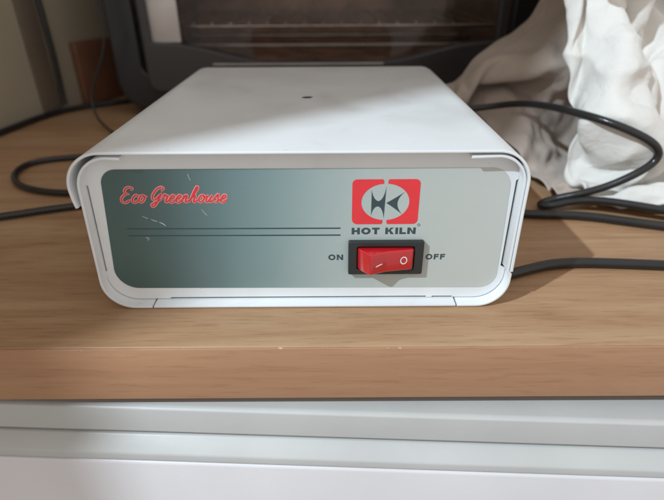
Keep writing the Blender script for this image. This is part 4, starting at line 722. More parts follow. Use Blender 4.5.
12,5,6,3,4,2,-10,2,0,3,-2,-7,1,-3,-6,-7,9,10,4,-9,-14,9,-5,6,-2,-13,8,-3,18,18,18,5,-4,-8,-1,7,11,8,-6,-11,2,12,-4,-12,-3,3,12,7,2,-7,13,3,-6,9,15,-2,6,11,18,10,8,0,7,17,12,15,12,
16,0,1,5,7,3,-6,-5,5,2,-2,-6,-4,1,-5,-12,-10,7,4,-11,10,-11,-7,4,8,6,-15,3,11,18,17,17,7,-5,-2,-7,3,7,10,-5,-13,4,13,-4,-9,-2,-1,4,15,6,-3,14,-6,5,17,0,9,7,6,18,12,7,-2,7,16,19,7,
16,0,2,1,-2,4,2,-1,1,2,-5,-1,-4,-13,2,-13,-16,3,-7,-5,2,-8,-8,3,9,14,6,1,-2,7,17,16,14,14,-1,-7,-7,1,11,4,-11,-7,2,12,1,-2,-7,0,1,14,-5,18,6,-1,2,17,11,9,0,7,14,15,5,0,13,5,18,
12,4,2,1,-2,2,2,1,0,-1,-2,-5,-15,-2,-3,-16,-16,-12,-10,-5,10,-16,9,9,-7,8,19,10,6,-5,7,9,15,14,15,5,-7,-7,-2,9,1,-11,-5,3,6,8,1,-1,-7,0,13,1,18,7,-3,8,17,13,7,-3,6,11,15,9,10,1,16,
15,4,-5,6,1,1,3,0,1,-2,-4,-15,-12,-13,-11,-2,-13,-16,-17,-6,15,-15,5,17,6,-8,9,12,17,7,5,4,-2,11,14,15,10,-4,-7,-3,2,3,-11,0,1,4,7,6,-2,-7,14,0,6,18,7,-2,9,17,13,7,-1,11,13,14,9,-3,8,
10,0,1,3,7,1,0,-1,5,-2,-7,-12,-13,-15,-19,-21,-12,-5,-18,-9,17,5,-9,6,19,5,-1,3,11,17,7,6,-5,6,6,13,16,10,3,-7,-4,-3,2,-7,-1,3,3,4,8,-6,13,7,-4,11,17,4,0,10,11,18,10,0,10,15,1,12,6,
16,0,-1,2,0,9,2,-1,-3,-9,-9,-11,-14,-16,-14,-19,-19,-14,-1,-18,6,21,4,-5,8,18,9,-3,5,8,8,7,8,11,2,2,5,9,10,13,-4,-5,-7,1,-5,1,2,3,9,-4,8,15,0,4,17,10,-4,9,9,12,16,11,1,12,7,11,7,
-1,2,6,8,1,-4,7,-10,-11,-9,-10,-11,-11,-17,-15,-17,-17,-15,2,-2,-5,21,14,-5,2,6,21,8,5,3,9,10,5,7,10,1,1,2,6,13,2,-8,-2,-1,0,-4,2,6,3,7,2,15,6,-3,8,17,10,8,1,12,8,13,12,8,8,9,7,
13,2,6,5,-1,0,-4,-4,-11,-12,-14,-16,-16,-12,-19,-17,-8,-16,-14,7,14,11,21,-1,3,-4,10,19,12,9,9,8,7,1,9,8,2,0,0,0,12,-4,2,-4,-2,-1,-2,3,9,8,4,-1,9,14,-4,8,17,14,9,11,9,8,12,8,8,5,8,
7,6,-3,-5,-5,-2,-2,-5,-5,-12,-15,-16,-10,-19,-18,-19,-11,-12,0,13,9,15,12,9,5,-3,-2,12,16,10,11,10,4,14,7,5,6,3,0,-3,-2,5,4,-2,-2,-2,0,0,4,10,7,0,5,15,5,-3,12,13,18,8,9,11,12,13,8,4,4,
4,-6,-8,-6,-5,-2,-3,-3,-3,-9,-15,-9,-19,-18,-17,-2,-15,-1,-5,13,9,13,13,4,13,-2,-3,1,8,9,10,10,17,11,10,8,6,5,3,-1,-5,6,3,-2,-4,0,1,0,2,4,10,6,-1,7,15,4,13,7,17,15,3,8,13,13,11,4,3,
-7,-11,-9,-8,1,-6,-4,9,-7,-12,-5,-18,-19,-16,-1,-2,-11,-4,2,0,16,12,1,17,12,1,-1,2,3,6,12,10,2,13,14,9,9,6,5,3,-6,4,2,-4,2,0,1,1,1,2,4,7,9,3,6,11,17,8,16,14,5,5,11,6,13,12,3,
-11,-12,-4,-2,-11,-3,-4,8,-4,-4,-16,-15,-15,-6,-7,-6,7,-3,-5,6,9,19,-4,5,22,3,-7,16,-5,15,8,5,3,5,9,14,7,9,7,5,3,-6,4,-2,3,1,2,2,1,3,3,5,8,3,10,12,14,9,13,10,9,4,13,8,-1,10,16,
-12,5,-7,-11,-11,-6,10,-3,-6,-3,2,-11,-16,-2,-7,-11,8,-9,3,5,5,20,-1,2,4,11,8,-5,9,12,14,9,0,2,2,7,7,9,10,10,4,3,-5,3,5,1,3,2,2,2,4,5,5,4,10,13,13,10,10,10,10,2,0,18,1,12,13,
3,-11,-3,-12,2,-9,0,-9,-1,9,-12,7,-3,-5,-14,-6,7,-6,-4,8,3,5,19,1,4,13,4,-5,8,6,1,16,11,8,-2,5,9,6,6,5,6,4,4,3,4,4,2,2,2,2,3,4,7,6,9,12,13,5,8,12,13,5,-7,3,19,10,14,
-10,-13,-7,4,-14,-5,-3,6,-6,0,-8,2,11,1,-2,-7,-3,0,-2,3,4,6,18,5,-6,15,-8,8,12,3,1,4,7,11,15,4,8,7,6,6,3,6,5,3,5,2,2,3,2,3,4,5,2,8,8,13,9,13,-2,6,15,13,-5,-5,18,13,17,
-13,-14,2,-6,-2,-16,-7,12,-10,-4,0,15,-7,3,3,5,10,-2,0,2,-1,7,4,7,9,-1,4,10,3,8,5,5,4,7,14,11,6,8,7,4,5,6,5,5,4,3,2,3,3,2,3,4,3,9,6,8,15,12,2,-5,11,17,4,-8,3,18,13,
-10,-14,-5,3,-9,-8,1,1,10,-12,8,-1,8,0,5,9,2,3,4,2,-1,7,4,6,-4,11,7,10,-2,12,2,7,1,7,4,10,15,12,6,5,6,5,5,5,5,0,3,1,2,2,2,4,9,8,9,3,8,17,7,-5,3,17,11,-5,-6,16,16,
-10,-11,-7,-5,2,11,-9,9,9,-10,8,1,4,3,4,3,8,4,2,-6,9,1,10,0,0,0,14,-1,16,9,-3,11,1,7,4,8,12,2,17,1,9,9,6,4,5,-1,3,0,2,3,3,5,7,6,12,8,1,12,16,0,-5,7,18,2,-9,16,16,
-5,0,-3,-14,1,17,-2,3,12,-5,-3,6,3,6,6,-1,8,2,3,-2,5,4,-1,4,5,2,3,3,11,16,4,-3,11,4,2,13,13,-8,12,15,10,6,7,5,5,1,-2,2,4,2,4,6,5,6,12,9,1,7,17,7,-3,-2,18,9,-11,6,20,
-7,3,4,-4,-11,10,14,2,11,0,-3,5,1,1,4,8,5,0,0,6,5,-1,4,5,5,0,2,2,2,7,16,5,3,12,-1,4,16,1,10,12,12,8,7,4,5,2,-2,-1,4,6,2,6,4,7,11,10,5,-1,17,8,5,-11,11,18,-3,-5,19,
-14,10,2,-7,15,9,7,7,9,0,-1,3,4,1,2,0,8,5,4,-2,-3,8,9,-3,3,2,4,10,2,-2,10,14,6,11,2,-3,10,12,5,13,5,9,12,6,5,4,-1,-3,2,7,5,4,6,3,13,10,6,-5,16,-2,-1,16,4,17,3,-11,4,
-3,-1,8,11,12,6,10,10,4,8,-3,3,0,5,1,3,-1,-1,3,9,2,0,4,7,3,2,5,3,3,4,10,1,14,-1,15,1,9,9,8,6,11,4,8,14,6,4,1,-1,-3,4,10,5,5,1,13,10,8,-7,12,5,-11,10,18,17,6,-10,-11,
7,8,6,9,11,8,5,6,13,1,2,3,1,0,5,-2,4,2,0,0,2,9,4,-5,14,6,2,1,-2,10,-3,14,11,5,2,12,10,8,5,9,4,10,0,5,15,7,6,0,0,-3,10,8,5,-1,9,15,8,-4,-1,10,-9,4,19,18,1,6,-10,
12,10,-1,15,8,3,14,-1,1,12,8,1,2,1,1,3,-6,1,5,4,2,-2,4,7,-5,15,0,11,4,4,-1,11,7,5,10,2,11,12,8,7,8,4,6,4,0,10,12,4,-8,5,5,12,6,0,3,15,9,6,-7,-2,-2,1,19,19,-6,12,1,
17,-10,13,9,13,3,8,7,1,-7,12,13,5,0,2,1,-2,-1,-1,2,2,5,5,2,-3,-2,7,6,8,6,13,6,11,5,11,-4,11,13,0,13,8,6,9,5,-4,6,11,5,-5,10,0,3,12,7,-3,15,8,4,6,-5,-5,-3,17,5,5,7,13,
-11,12,8,10,8,10,9,4,6,-6,-1,4,10,15,2,0,1,-2,-1,1,0,1,4,9,-8,4,7,6,6,5,7,11,13,2,1,11,12,-3,10,11,9,12,7,7,-1,-3,7,8,-1,11,6,-3,2,12,-2,15,7,1,7,3,-2,-15,17,16,6,2,9,
12,11,6,5,10,13,0,12,0,5,-2,3,-3,9,16,7,0,-1,0,0,0,-1,1,2,3,5,-4,6,9,10,8,7,11,7,3,-1,5,15,11,12,3,6,6,15,4,-1,0,2,6,6,11,6,-4,-4,6,15,8,0,6,4,-1,-11,11,18,11,3,6,
7,15,7,5,7,4,10,10,4,4,-2,1,1,1,3,17,10,0,0,0,-3,2,-4,6,-3,8,-5,10,9,10,8,4,12,10,-7,6,3,9,7,13,15,10,-4,7,7,13,-3,6,4,2,4,13,6,-5,-6,5,14,3,4,-5,-3,4,7,16,19,6,2,
4,14,13,7,3,5,7,12,0,5,6,-2,3,2,1,4,6,15,4,1,-3,-2,1,0,2,-5,4,3,0,19,2,15,8,13,2,5,1,1,13,9,9,9,9,9,1,9,7,6,1,5,7,-4,9,10,-7,-8,4,3,3,4,5,11,0,12,17,10,4,
6,-1,17,16,11,3,6,5,9,4,4,2,3,1,3,2,2,2,9,8,2,1,-7,7,-9,4,5,3,-11,9,4,15,17,6,13,11,-2,6,10,10,9,9,9,0,10,8,2,7,8,5,-3,5,6,7,5,-8,-8,4,7,6,2,10,2,7,10,11,12,
3,-8,17,17,12,4,13,8,8,4,5,4,3,2,3,3,2,0,2,1,2,5,4,-4,2,0,-1,2,3,-13,8,13,15,17,11,6,10,7,12,9,0,13,1,12,10,3,10,7,-5,13,6,5,6,6,-9,4,-3,-2,3,6,6,6,6,8,8,9,-3,
9,15,-3,-12,0,18,0,-15,1,4,12,-1,-13,-2,16,6,9,-18,18,13,6,12,-16,-5,15,10,-1,-3,5,5,1,1,-2,-6,2,-7,-10,-16,12,1,-13,1,13,5,-13,-1,-5,10,9,-7,6,6,6,4,-6,-5,4,4,1,12,4,6,-1,-8,-13,-8,-16,
3,-1,12,-1,-11,4,11,0,-11,-1,1,16,-3,-18,6,8,13,-3,1,16,13,0,9,-14,0,16,-7,-4,8,9,-4,2,-3,-2,-1,-6,-5,-2,-13,13,0,-11,2,9,6,-12,2,-3,3,0,11,7,0,8,4,-9,0,-3,-2,11,3,7,-2,5,-4,-17,-9,
13,-14,-1,14,2,-14,-1,15,2,-2,-8,-1,7,0,-12,3,13,11,-10,12,15,3,17,-5,-12,13,0,-13,3,11,6,4,-11,-7,-2,-6,-7,6,-11,5,2,6,-9,3,11,3,-9,-1,0,3,19,8,-15,2,5,11,-1,-11,-9,3,2,9,4,0,10,-9,-14,
1,-3,-14,2,15,0,-13,1,5,14,0,-16,-6,7,8,1,-1,6,11,-3,2,19,15,-7,-5,1,6,-13,-3,9,5,11,-8,0,-17,-5,-6,2,6,-5,2,9,-9,4,0,12,2,-5,-3,6,10,16,-16,-3,-1,10,4,5,-12,-6,-1,10,-8,1,10,5,-4,
8,-16,-9,10,-7,15,-1,1,-11,6,12,-6,-19,-2,15,6,9,7,1,10,-12,20,0,-2,-8,7,2,7,-14,0,12,4,4,-2,-17,-8,5,1,-1,0,5,4,-4,3,-9,9,11,-1,-6,10,3,12,-4,-4,-9,10,6,-9,8,-4,-2,0,-10,3,-2,3,8,
-2,-4,-14,-4,-2,11,-6,13,4,3,-13,-3,-8,-4,6,6,11,12,9,6,-5,13,-8,-7,-3,8,-1,12,3,-12,2,5,3,6,-5,-11,9,0,0,0,5,-1,-1,-4,-1,2,0,6,4,10,0,11,-11,4,-5,13,-6,-4,8,-8,4,2,-10,0,3,6,2,
-4,5,-10,-13,6,-3,9,-10,17,0,0,-15,7,-10,-5,3,10,10,9,9,4,4,-9,-7,3,0,5,5,14,1,-12,-3,4,9,2,-1,9,-3,2,-1,0,5,-12,7,1,-5,3,6,-1,16,-1,4,-5,4,-6,12,-4,0,7,-7,-3,2,-1,0,6,5,1,
-13,12,1,-13,-4,17,-11,-7,11,-6,13,-1,-1,-2,-10,-9,6,7,12,13,-2,3,5,-13,-3,8,-3,8,12,10,-16,-5,-1,11,-1,16,-6,10,3,-3,8,-11,5,1,-5,4,4,-6,12,9,-5,-3,10,-7,7,-2,6,5,-6,-1,5,2,0,-3,10,6,3,
-8,11,12,-3,-10,15,-2,-13,-7,11,-4,10,-15,10,4,-17,8,12,-1,8,-5,6,2,8,-10,-3,5,3,7,14,-1,-15,-8,9,12,7,-10,14,9,7,-7,4,-9,-5,8,11,3,-9,15,6,-3,-3,7,-5,5,0,3,1,3,4,-6,4,-5,11,4,7,8,
-1,4,13,10,-3,-10,16,-6,-15,-4,15,-9,-8,0,13,-1,-13,14,12,2,-9,-2,2,15,-2,6,6,1,-7,13,4,-13,-12,4,12,2,-2,13,1,13,9,-2,-6,-9,8,15,-11,12,8,8,-8,6,-6,5,-5,8,-4,11,2,-5,6,-1,2,6,9,8,7,
8,-7,8,13,-9,10,-4,10,-7,-19,3,11,-1,-11,-2,13,-6,-6,15,2,5,-10,10,-6,1,10,4,10,2,5,3,-7,-14,-5,9,15,9,-9,2,9,13,-9,15,-4,4,-6,12,8,11,-4,9,-7,5,-4,3,-1,7,-4,3,9,-4,9,1,8,9,6,1,
12,-13,-4,13,8,5,-14,6,-10,-5,-3,1,18,-3,-12,-5,0,10,-6,2,17,-1,-2,-4,-6,6,5,10,3,1,10,7,-11,-12,5,14,16,2,2,-7,-2,3,8,17,6,-6,3,10,15,-3,-3,7,-3,-4,6,5,-5,8,2,4,2,4,8,7,5,6,5,
6,-7,-14,-1,9,13,-1,-16,-6,15,1,-14,4,17,-4,-9,-8,-2,1,9,-3,6,-8,1,8,8,4,-8,1,4,8,12,6,-12,-1,12,14,14,1,-1,-8,5,9,6,17,-8,2,14,1,10,-5,-2,0,5,6,-9,9,0,9,6,3,4,7,5,6,3,1,
3,-12,4,-11,-5,7,14,-5,-16,-1,16,-2,-13,11,17,-7,-8,-6,-7,-4,1,1,7,10,5,-1,-7,6,2,7,-5,9,15,5,-11,4,14,17,-16,17,6,6,7,7,-5,5,12,6,8,-1,3,-4,3,4,-5,4,3,6,5,9,3,5,4,8,-1,10,-2,
-13,11,4,-5,-7,-11,3,13,-5,-15,3,15,-2,-10,13,15,-6,-8,-4,-13,7,3,3,-1,-1,-6,0,7,3,7,13,-6,12,13,-1,-5,9,9,7,-1,6,8,9,16,2,1,10,10,-2,10,0,-2,3,-2,1,2,5,4,7,7,6,5,6,5,2,3,3,
-6,1,4,13,0,-5,-13,-1,14,-4,-15,5,18,-2,-6,18,1,0,-7,-10,-15,-2,0,0,0,1,6,7,6,12,13,4,-1,6,8,5,0,9,11,2,9,7,9,9,8,-1,14,3,3,8,-3,6,-5,4,3,2,4,4,6,8,6,6,6,6,3,2,-5,
15,-15,-5,9,9,5,-3,-16,0,12,0,-12,3,6,10,-4,13,4,2,-12,-8,-10,-4,-1,1,8,2,9,8,7,12,8,1,9,7,6,3,4,12,3,3,12,6,13,6,4,-3,13,10,-4,0,3,5,5,4,2,4,2,7,7,7,6,7,6,5,-1,-3,
-4,-3,-15,-1,8,2,10,2,-16,-4,9,10,-13,-8,10,10,0,9,8,7,-8,-12,-2,-6,2,3,8,8,9,8,10,8,5,5,10,8,4,4,4,12,0,7,10,2,5,6,8,7,12,5,-4,-1,-3,9,8,6,6,1,2,11,8,6,6,-5,0,1,11,
-14,7,2,-10,-4,1,6,14,-1,-4,-13,1,-4,1,1,4,13,-5,10,8,10,-2,-7,-3,2,2,6,10,7,10,8,8,9,4,3,7,7,9,2,8,10,5,10,4,5,6,6,5,7,6,4,-1,-3,6,8,7,5,6,-4,8,10,2,10,1,-3,3,-7,
-1,-5,8,11,-17,14,-12,2,9,-4,9,-18,11,3,0,-3,-9,9,-5,9,10,10,8,-4,6,-4,12,5,11,9,9,9,6,8,4,7,6,9,4,7,9,8,6,5,8,2,8,5,8,6,4,0,-5,6,7,8,0,4,3,6,7,7,3,8,0,-4,-2,
-2,0,1,12,-4,8,-4,-7,-1,-3,8,-6,-5,0,9,-9,1,-1,0,4,6,8,17,19,-3,2,6,13,6,12,10,10,7,5,8,8,6,7,5,7,8,10,6,7,5,5,4,6,7,8,3,1,-4,5,7,7,0,4,4,6,6,6,4,7,1,-2,-7,
12,-2,5,11,-4,-7,12,-7,2,-8,7,-5,-5,-1,-11,1,12,2,-4,-2,4,6,11,13,12,12,6,7,12,8,11,10,8,9,8,8,7,7,5,7,8,8,9,1,8,-1,9,7,8,7,5,1,-4,4,8,7,-1,6,3,5,6,5,6,6,0,-3,-8,
5,8,2,11,-3,-4,1,4,-7,3,-4,-1,-3,-2,-12,-7,6,10,5,-7,4,6,11,14,12,8,10,6,12,10,9,12,11,9,8,10,6,9,7,5,8,6,9,6,1,3,5,8,8,8,6,3,-4,3,7,7,0,3,7,5,4,6,5,4,0,-4,-8,
14,1,11,-14,0,14,5,-10,5,4,-5,-3,-9,3,-9,-7,-8,3,16,3,1,6,8,6,15,7,17,9,10,9,13,10,12,11,10,5,10,9,9,6,6,3,10,8,5,1,2,7,6,7,10,4,-3,3,7,6,1,3,4,8,4,4,6,0,2,-5,-9,
12,4,-2,0,-7,2,12,3,-9,-14,2,10,-2,-12,-6,-3,1,2,1,17,3,5,6,8,5,7,13,17,17,6,14,10,9,14,13,5,10,10,9,9,6,5,2,9,8,5,0,2,4,7,10,9,-1,1,6,7,2,3,1,8,6,4,5,1,-1,-6,-8,
-7,18,5,-1,-9,-10,0,5,2,-13,6,15,-2,-7,-8,-4,-4,-2,3,5,18,5,10,8,6,7,7,13,18,16,8,11,13,11,6,13,13,10,9,9,7,7,3,3,8,8,4,0,3,3,8,10,6,-1,6,3,6,2,0,8,7,5,4,1,-4,-6,-8,
2,5,18,8,-9,-7,0,-9,10,-3,-9,0,10,7,-14,-1,0,-8,5,6,1,15,16,-1,16,2,10,14,11,14,16,14,10,12,8,10,11,14,11,9,7,7,6,3,2,7,8,4,1,-2,7,9,10,1,5,0,8,3,-1,8,6,4,7,-2,-4,-6,-8,
16,-8,10,18,1,-7,-9,-4,7,2,-7,-4,9,-4,-5,6,-9,-4,6,4,4,7,9,11,12,8,10,12,13,14,14,15,13,12,8,10,6,12,13,12,10,7,6,1,5,3,6,8,1,-3,5,9,9,7,3,-2,9,4,-2,8,7,1,9,-6,-4,-3,-7,
-1,1,12,-6,6,13,-6,-4,1,5,-4,-6,7,-2,-8,-5,5,-3,-5,13,2,9,8,10,13,10,7,13,10,11,20,16,13,12,11,8,7,9,8,13,12,11,8,0,1,4,6,6,6,-4,2,9,9,7,-1,2,10,6,-2,7,8,-1,10,-3,-6,-5,-5,
-5,16,-7,12,1,13,4,-1,-2,5,-4,-8,-5,8,-6,-5,-4,3,-1,1,8,9,10,12,6,8,16,13,11,11,12,20,17,11,13,4,10,10,4,10,9,10,14,8,-1,1,4,6,6,-2,-1,9,9,6,5,-2,11,6,-1,7,8,-3,12,-3,-7,-4,-2,
-5,18,8,0,13,7,8,1,3,1,-4,-10,-6,-7,7,-1,-5,4,-7,6,6,7,9,16,9,5,16,14,13,11,7,15,19,18,11,9,8,4,7,9,10,5,7,14,9,0,1,3,7,4,-3,1,12,9,4,-2,9,10,-1,5,10,-4,12,0,-9,-2,1,
1,11,17,-2,12,12,5,-13,1,13,3,-2,-8,-7,-5,11,-5,-8,5,5,7,7,5,16,-1,18,16,10,21,2,19,6,14,19,16,14,5,6,5,5,9,8,10,2,13,9,0,0,2,9,-1,-1,6,13,8,-2,2,14,3,5,7,-5,11,4,-9,2,1,
15,2,6,10,12,-1,13,0,-10,-3,7,4,-7,-3,4,-6,5,-3,6,5,7,8,3,4,13,9,21,11,21,-1,21,13,10,12,13,17,11,7,2,6,8,6,6,9,5,14,7,-3,0,3,10,-3,1,11,12,2,0,2,16,7,-5,4,3,11,-6,-1,4,
11,7,2,10,0,5,13,4,-10,-4,10,2,-3,-2,-8,-2,3,5,5,2,3,16,3,4,3,18,8,20,15,12,12,17,14,12,10,11,14,13,3,2,4,10,7,4,6,8,12,2,-5,7,7,0,2,2,16,0,6,-1,2,19,3,0,6,0,5,-1,-7,
-1,16,9,8,1,-3,10,9,-3,-12,8,4,-6,3,-9,-4,7,10,1,4,-4,18,12,-1,4,12,12,17,18,9,14,16,19,12,10,10,9,12,11,3,0,6,10,5,6,6,-2,4,8,3,-6,13,6,-2,3,17,7,-1,-4,7,17,7,-1,4,5,-8,2,
5,8,8,7,5,8,9,3,2,-12,-2,10,-13,-5,10,0,4,11,8,3,-8,-5,21,14,3,15,11,15,15,15,12,13,16,18,12,9,9,7,7,9,4,3,6,8,6,3,2,3,-1,10,-8,5,15,1,-2,18,8,3,-5,1,8,18,5,3,-2,-3,5,
2,15,11,6,3,7,10,7,-6,-11,-2,7,-6,-11,1,12,2,6,6,16,-2,-10,5,22,13,11,13,17,15,12,15,12,12,16,13,14,9,8,6,8,5,4,3,3,10,5,1,-2,5,-1,-1,4,15,6,-5,0,11,15,1,2,2,8,17,5,0,-2,-16,
1,14,7,15,10,6,7,3,0,-14,2,-7,-2,2,-1,7,7,9,-14,6,5,16,-4,15,16,17,8,18,21,13,10,14,16,9,12,15,13,9,5,5,6,6,3,2,0,3,11,2,0,3,-1,3,-1,16,1,-4,3,8,18,5,5,2,-2,19,8,-18,-3,
9,1,10,10,15,1,7,8,2,-4,-11,7,-3,1,2,5,10,-8,-6,5,13,2,11,12,16,14,12,15,16,20,14,12,13,14,10,9,13,13,9,4,5,7,4,1,1,0,0,5,8,1,-4,10,-4,0,15,2,3,3,8,17,8,1,-9,5,17,-5,-2,
-8,13,14,2,14,7,-3,4,11,-5,-1,10,-2,1,-8,19,2,-9,-1,5,11,4,12,10,9,19,14,15,14,14,16,16,16,12,10,11,7,9,14,9,4,4,6,3,2,0,-1,0,4,7,-5,11,-1,-2,1,16,4,7,4,5,16,4,-9,-6,5,16,-6,
2,16,13,6,0,8,10,4,-2,5,4,0,2,1,5,5,-5,13,-2,2,9,-1,17,9,7,12,21,18,15,12,15,16,15,14,11,10,9,7,5,13,8,5,2,7,2,1,1,0,0,8,-5,-2,13,-1,-2,8,15,8,6,1,2,15,-4,-6,5,9,-5,
-1,13,12,15,8,-1,4,7,12,4,2,3,2,2,4,2,-3,-3,14,1,3,2,7,19,12,7,14,21,19,15,15,15,13,0,16,17,14,7,6,3,8,8,8,2,6,2,1,1,-2,8,-2,-6,11,5,-2,5,16,8,7,5,1,-2,11,-8,-17,12,6,
7,14,10,4,11,13,2,4,3,3,4,6,9,1,-8,11,6,-11,16,4,7,2,0,20,16,8,8,15,18,20,13,9,16,8,4,16,18,14,9,3,7,8,8,4,3,6,1,-2,3,-3,7,-6,3,13,3,1,5,10,15,5,5,1,-2,-13,-13,-5,15,
-8,18,7,14,13,12,9,5,4,4,3,3,-4,-8,6,-3,19,4,5,12,0,12,-6,18,0,21,17,9,14,14,13,12,11,16,7,6,16,17,15,12,3,8,2,8,6,3,6,0,-5,-1,1,8,2,-1,15,6,4,5,-3,4,5,14,1,-12,-15,-15,6,
-2,18,15,11,12,5,13,5,-8,5,7,3,-10,0,1,3,16,15,13,-1,12,-3,15,-8,17,21,21,14,11,14,12,10,12,2,9,12,11,14,15,16,14,5,-1,8,5,6,4,4,0,-4,0,8,6,-3,8,16,5,4,-5,5,-12,-1,6,5,-13,-17,-8,
4,17,12,6,11,3,13,13,-3,-12,11,-5,6,-4,6,13,13,13,15,-5,-2,16,-6,17,12,22,18,20,16,13,11,10,4,6,7,8,12,12,13,15,15,3,5,8,8,4,4,3,4,1,-2,3,10,3,2,10,-1,17,-3,-5,-13,-10,7,5,-4,-15,-18,
2,12,9,8,2,11,8,9,10,-3,-14,4,5,11,11,12,6,18,6,11,-13,0,21,10,13,20,16,21,17,14,9,9,14,5,3,8,9,11,12,11,17,6,7,9,3,5,4,3,4,6,3,2,-1,10,10,8,-10,-3,8,0,-15,-14,12,-8,-2,-5,-13,
-10,12,5,6,10,6,14,11,14,-12,-4,8,10,15,11,10,-1,15,16,8,-6,-7,23,16,8,19,18,14,15,2,17,14,14,11,7,3,10,10,10,11,11,15,5,9,1,5,2,3,4,5,5,5,1,11,4,3,3,-18,-5,12,-10,-16,10,-4,-16,-7,2,
-10,8,4,8,8,15,12,13,12,9,-1,3,10,3,14,15,-3,15,10,9,6,-9,8,24,20,18,1,15,15,9,8,15,16,14,12,8,9,10,9,9,10,10,13,6,0,4,0,5,4,4,4,5,7,9,2,-4,2,-13,-12,12,-7,-15,-2,2,-14,-3,-2,
-15,13,1,8,17,12,15,10,9,2,16,12,2,11,13,14,-4,2,3,11,20,3,-4,21,23,16,12,2,13,17,12,9,10,13,17,11,6,13,13,11,9,11,10,5,2,-1,4,4,4,5,6,5,6,-4,5,1,-1,-17,-13,10,0,-7,-16,-3,3,2,-11,
-12,15,8,19,4,12,14,6,7,17,4,16,18,10,3,9,17,-3,-13,18,6,18,-1,16,17,15,10,18,6,14,11,15,14,11,3,17,8,11,11,12,16,9,7,7,2,5,3,5,4,4,3,2,-5,6,-3,5,-7,-1,-18,-4,0,1,-16,-8,1,6,3,
-9,14,20,16,18,0,11,12,5,14,15,11,9,14,12,12,3,-8,-8,19,15,0,21,16,-1,10,15,16,18,7,12,12,15,14,4,10,17,9,9,14,14,10,8,8,6,2,2,3,2,2,0,0,-3,7,-6,0,4,-3,-11,-17,-2,4,-3,-17,-1,2,4,
5,12,19,19,7,16,13,13,6,7,10,17,8,14,11,2,-5,-5,5,11,20,-3,20,18,12,0,15,11,18,14,6,13,13,9,15,11,5,12,14,11,12,11,7,5,7,-2,3,1,1,1,0,0,6,2,2,-9,-2,3,-7,-17,-9,3,6,-17,-7,1,9,
4,15,18,16,17,11,14,3,6,11,7,11,16,12,8,-6,-1,4,7,14,14,8,1,14,22,12,9,16,3,12,16,7,13,11,8,12,4,16,7,11,11,12,9,5,6,-2,2,0,1,2,0,1,2,2,6,-2,-11,-1,2,-12,-16,0,6,-3,-17,4,4,
10,18,16,15,17,6,16,7,-6,14,15,7,-1,15,12,7,-2,6,6,11,-4,19,13,12,5,21,18,15,7,3,11,16,0,11,14,2,7,14,12,7,12,7,10,5,6,1,-3,2,3,0,2,1,1,-1,6,0,-11,-5,4,-6,-15,-9,6,3,-17,-2,5,
11,17,17,15,16,9,9,10,-10,13,3,15,5,-4,12,15,12,7,8,-5,2,6,18,17,2,17,17,19,16,11,-1,8,16,2,12,13,3,13,-4,11,13,9,8,4,6,1,-2,-1,2,5,-1,1,-1,0,6,0,-6,-11,3,-5,-8,-15,2,10,-10,-14,4,
10,19,17,10,10,2,3,15,8,-9,5,15,15,0,-3,11,13,11,12,11,5,1,3,10,20,16,15,12,17,19,8,-4,7,11,14,14,11,-3,-9,10,11,8,9,6,6,3,-2,-3,1,6,1,-1,1,-4,6,0,-4,-13,2,-6,-6,-1,-12,11,-5,-17,-1,
13,17,17,7,-12,1,13,13,3,4,9,1,13,16,0,-2,5,12,12,13,13,13,6,-7,14,16,17,18,17,16,13,9,-4,15,5,14,10,-5,-8,3,12,6,10,7,7,4,0,-2,-5,4,6,-1,0,-5,6,0,-4,-13,-2,-3,-8,-2,0,0,0,-13,-11,
11,5,18,11,-9,-7,4,13,10,14,6,1,3,10,17,4,0,5,5,9,14,15,14,6,3,11,16,17,16,15,11,9,12,1,12,7,10,11,-2,-15,2,11,4,10,5,5,3,0,0,-7,7,2,0,-7,2,4,-3,-11,-9,-2,-7,-4,0,1,-2,-3,-10,
-6,16,5,11,12,-5,-8,-2,13,11,12,11,4,2,9,18,9,5,3,2,5,11,14,17,13,7,15,12,11,12,17,1,13,13,11,-6,7,13,4,3,-14,2,12,10,-7,6,5,2,-2,-3,0,7,0,-7,-2,4,-2,-4,-13,-6,-7,-5,1,1,-2,-4,-1,
-1,7,3,13,12,11,1,-11,3,9,10,8,15,7,4,8,17,10,10,4,4,-4,11,16,18,17,15,14,11,11,3,16,-2,12,13,-10,6,10,2,8,9,-1,-4,12,-12,1,5,2,-1,8,-8,0,2,-2,-6,4,-3,-5,-4,-9,-10,-6,7,-5,-5,-3,0,
-14,10,17,0,9,14,7,5,0,-7,6,14,11,9,14,10,10,5,15,11,-7,11,11,6,14,16,15,14,12,8,14,3,8,7,8,3,1,0,1,7,10,7,6,2,-4,-15,2,4,-1,9,6,-11,-5,0,-6,3,-3,-5,-4,-6,-7,-9,3,2,-5,-7,-3,
4,0,14,18,7,-6,5,9,-3,1,14,4,8,13,9,15,11,8,14,14,-8,7,18,13,3,17,7,13,14,11,17,16,-12,13,11,15,4,-8,-4,0,2,7,6,4,4,-7,-15,0,2,7,8,3,-14,-7,-6,3,-3,-5,-5,-5,-7,-8,1,2,-1,-8,-5,
14,-10,4,19,15,5,-9,-3,5,6,13,9,1,4,15,8,15,16,13,13,3,-6,12,18,14,7,18,8,7,12,16,16,-6,9,16,15,12,-5,-5,0,1,-6,-6,2,5,5,0,-12,-4,-1,4,7,-1,-13,-14,-1,-1,-5,-5,-4,-6,-9,-1,2,1,-5,-8,
9,-7,-4,6,15,17,0,-7,6,5,5,-1,13,-2,8,9,17,12,17,14,12,2,-1,14,18,17,17,14,6,4,17,5,11,6,6,15,16,5,-12,7,3,-6,-9,-10,-6,2,13,2,-2,-4,-7,-11,0,0,-15,-10,-4,-4,-5,-5,-4,2,-10,-2,1,-4,-7,
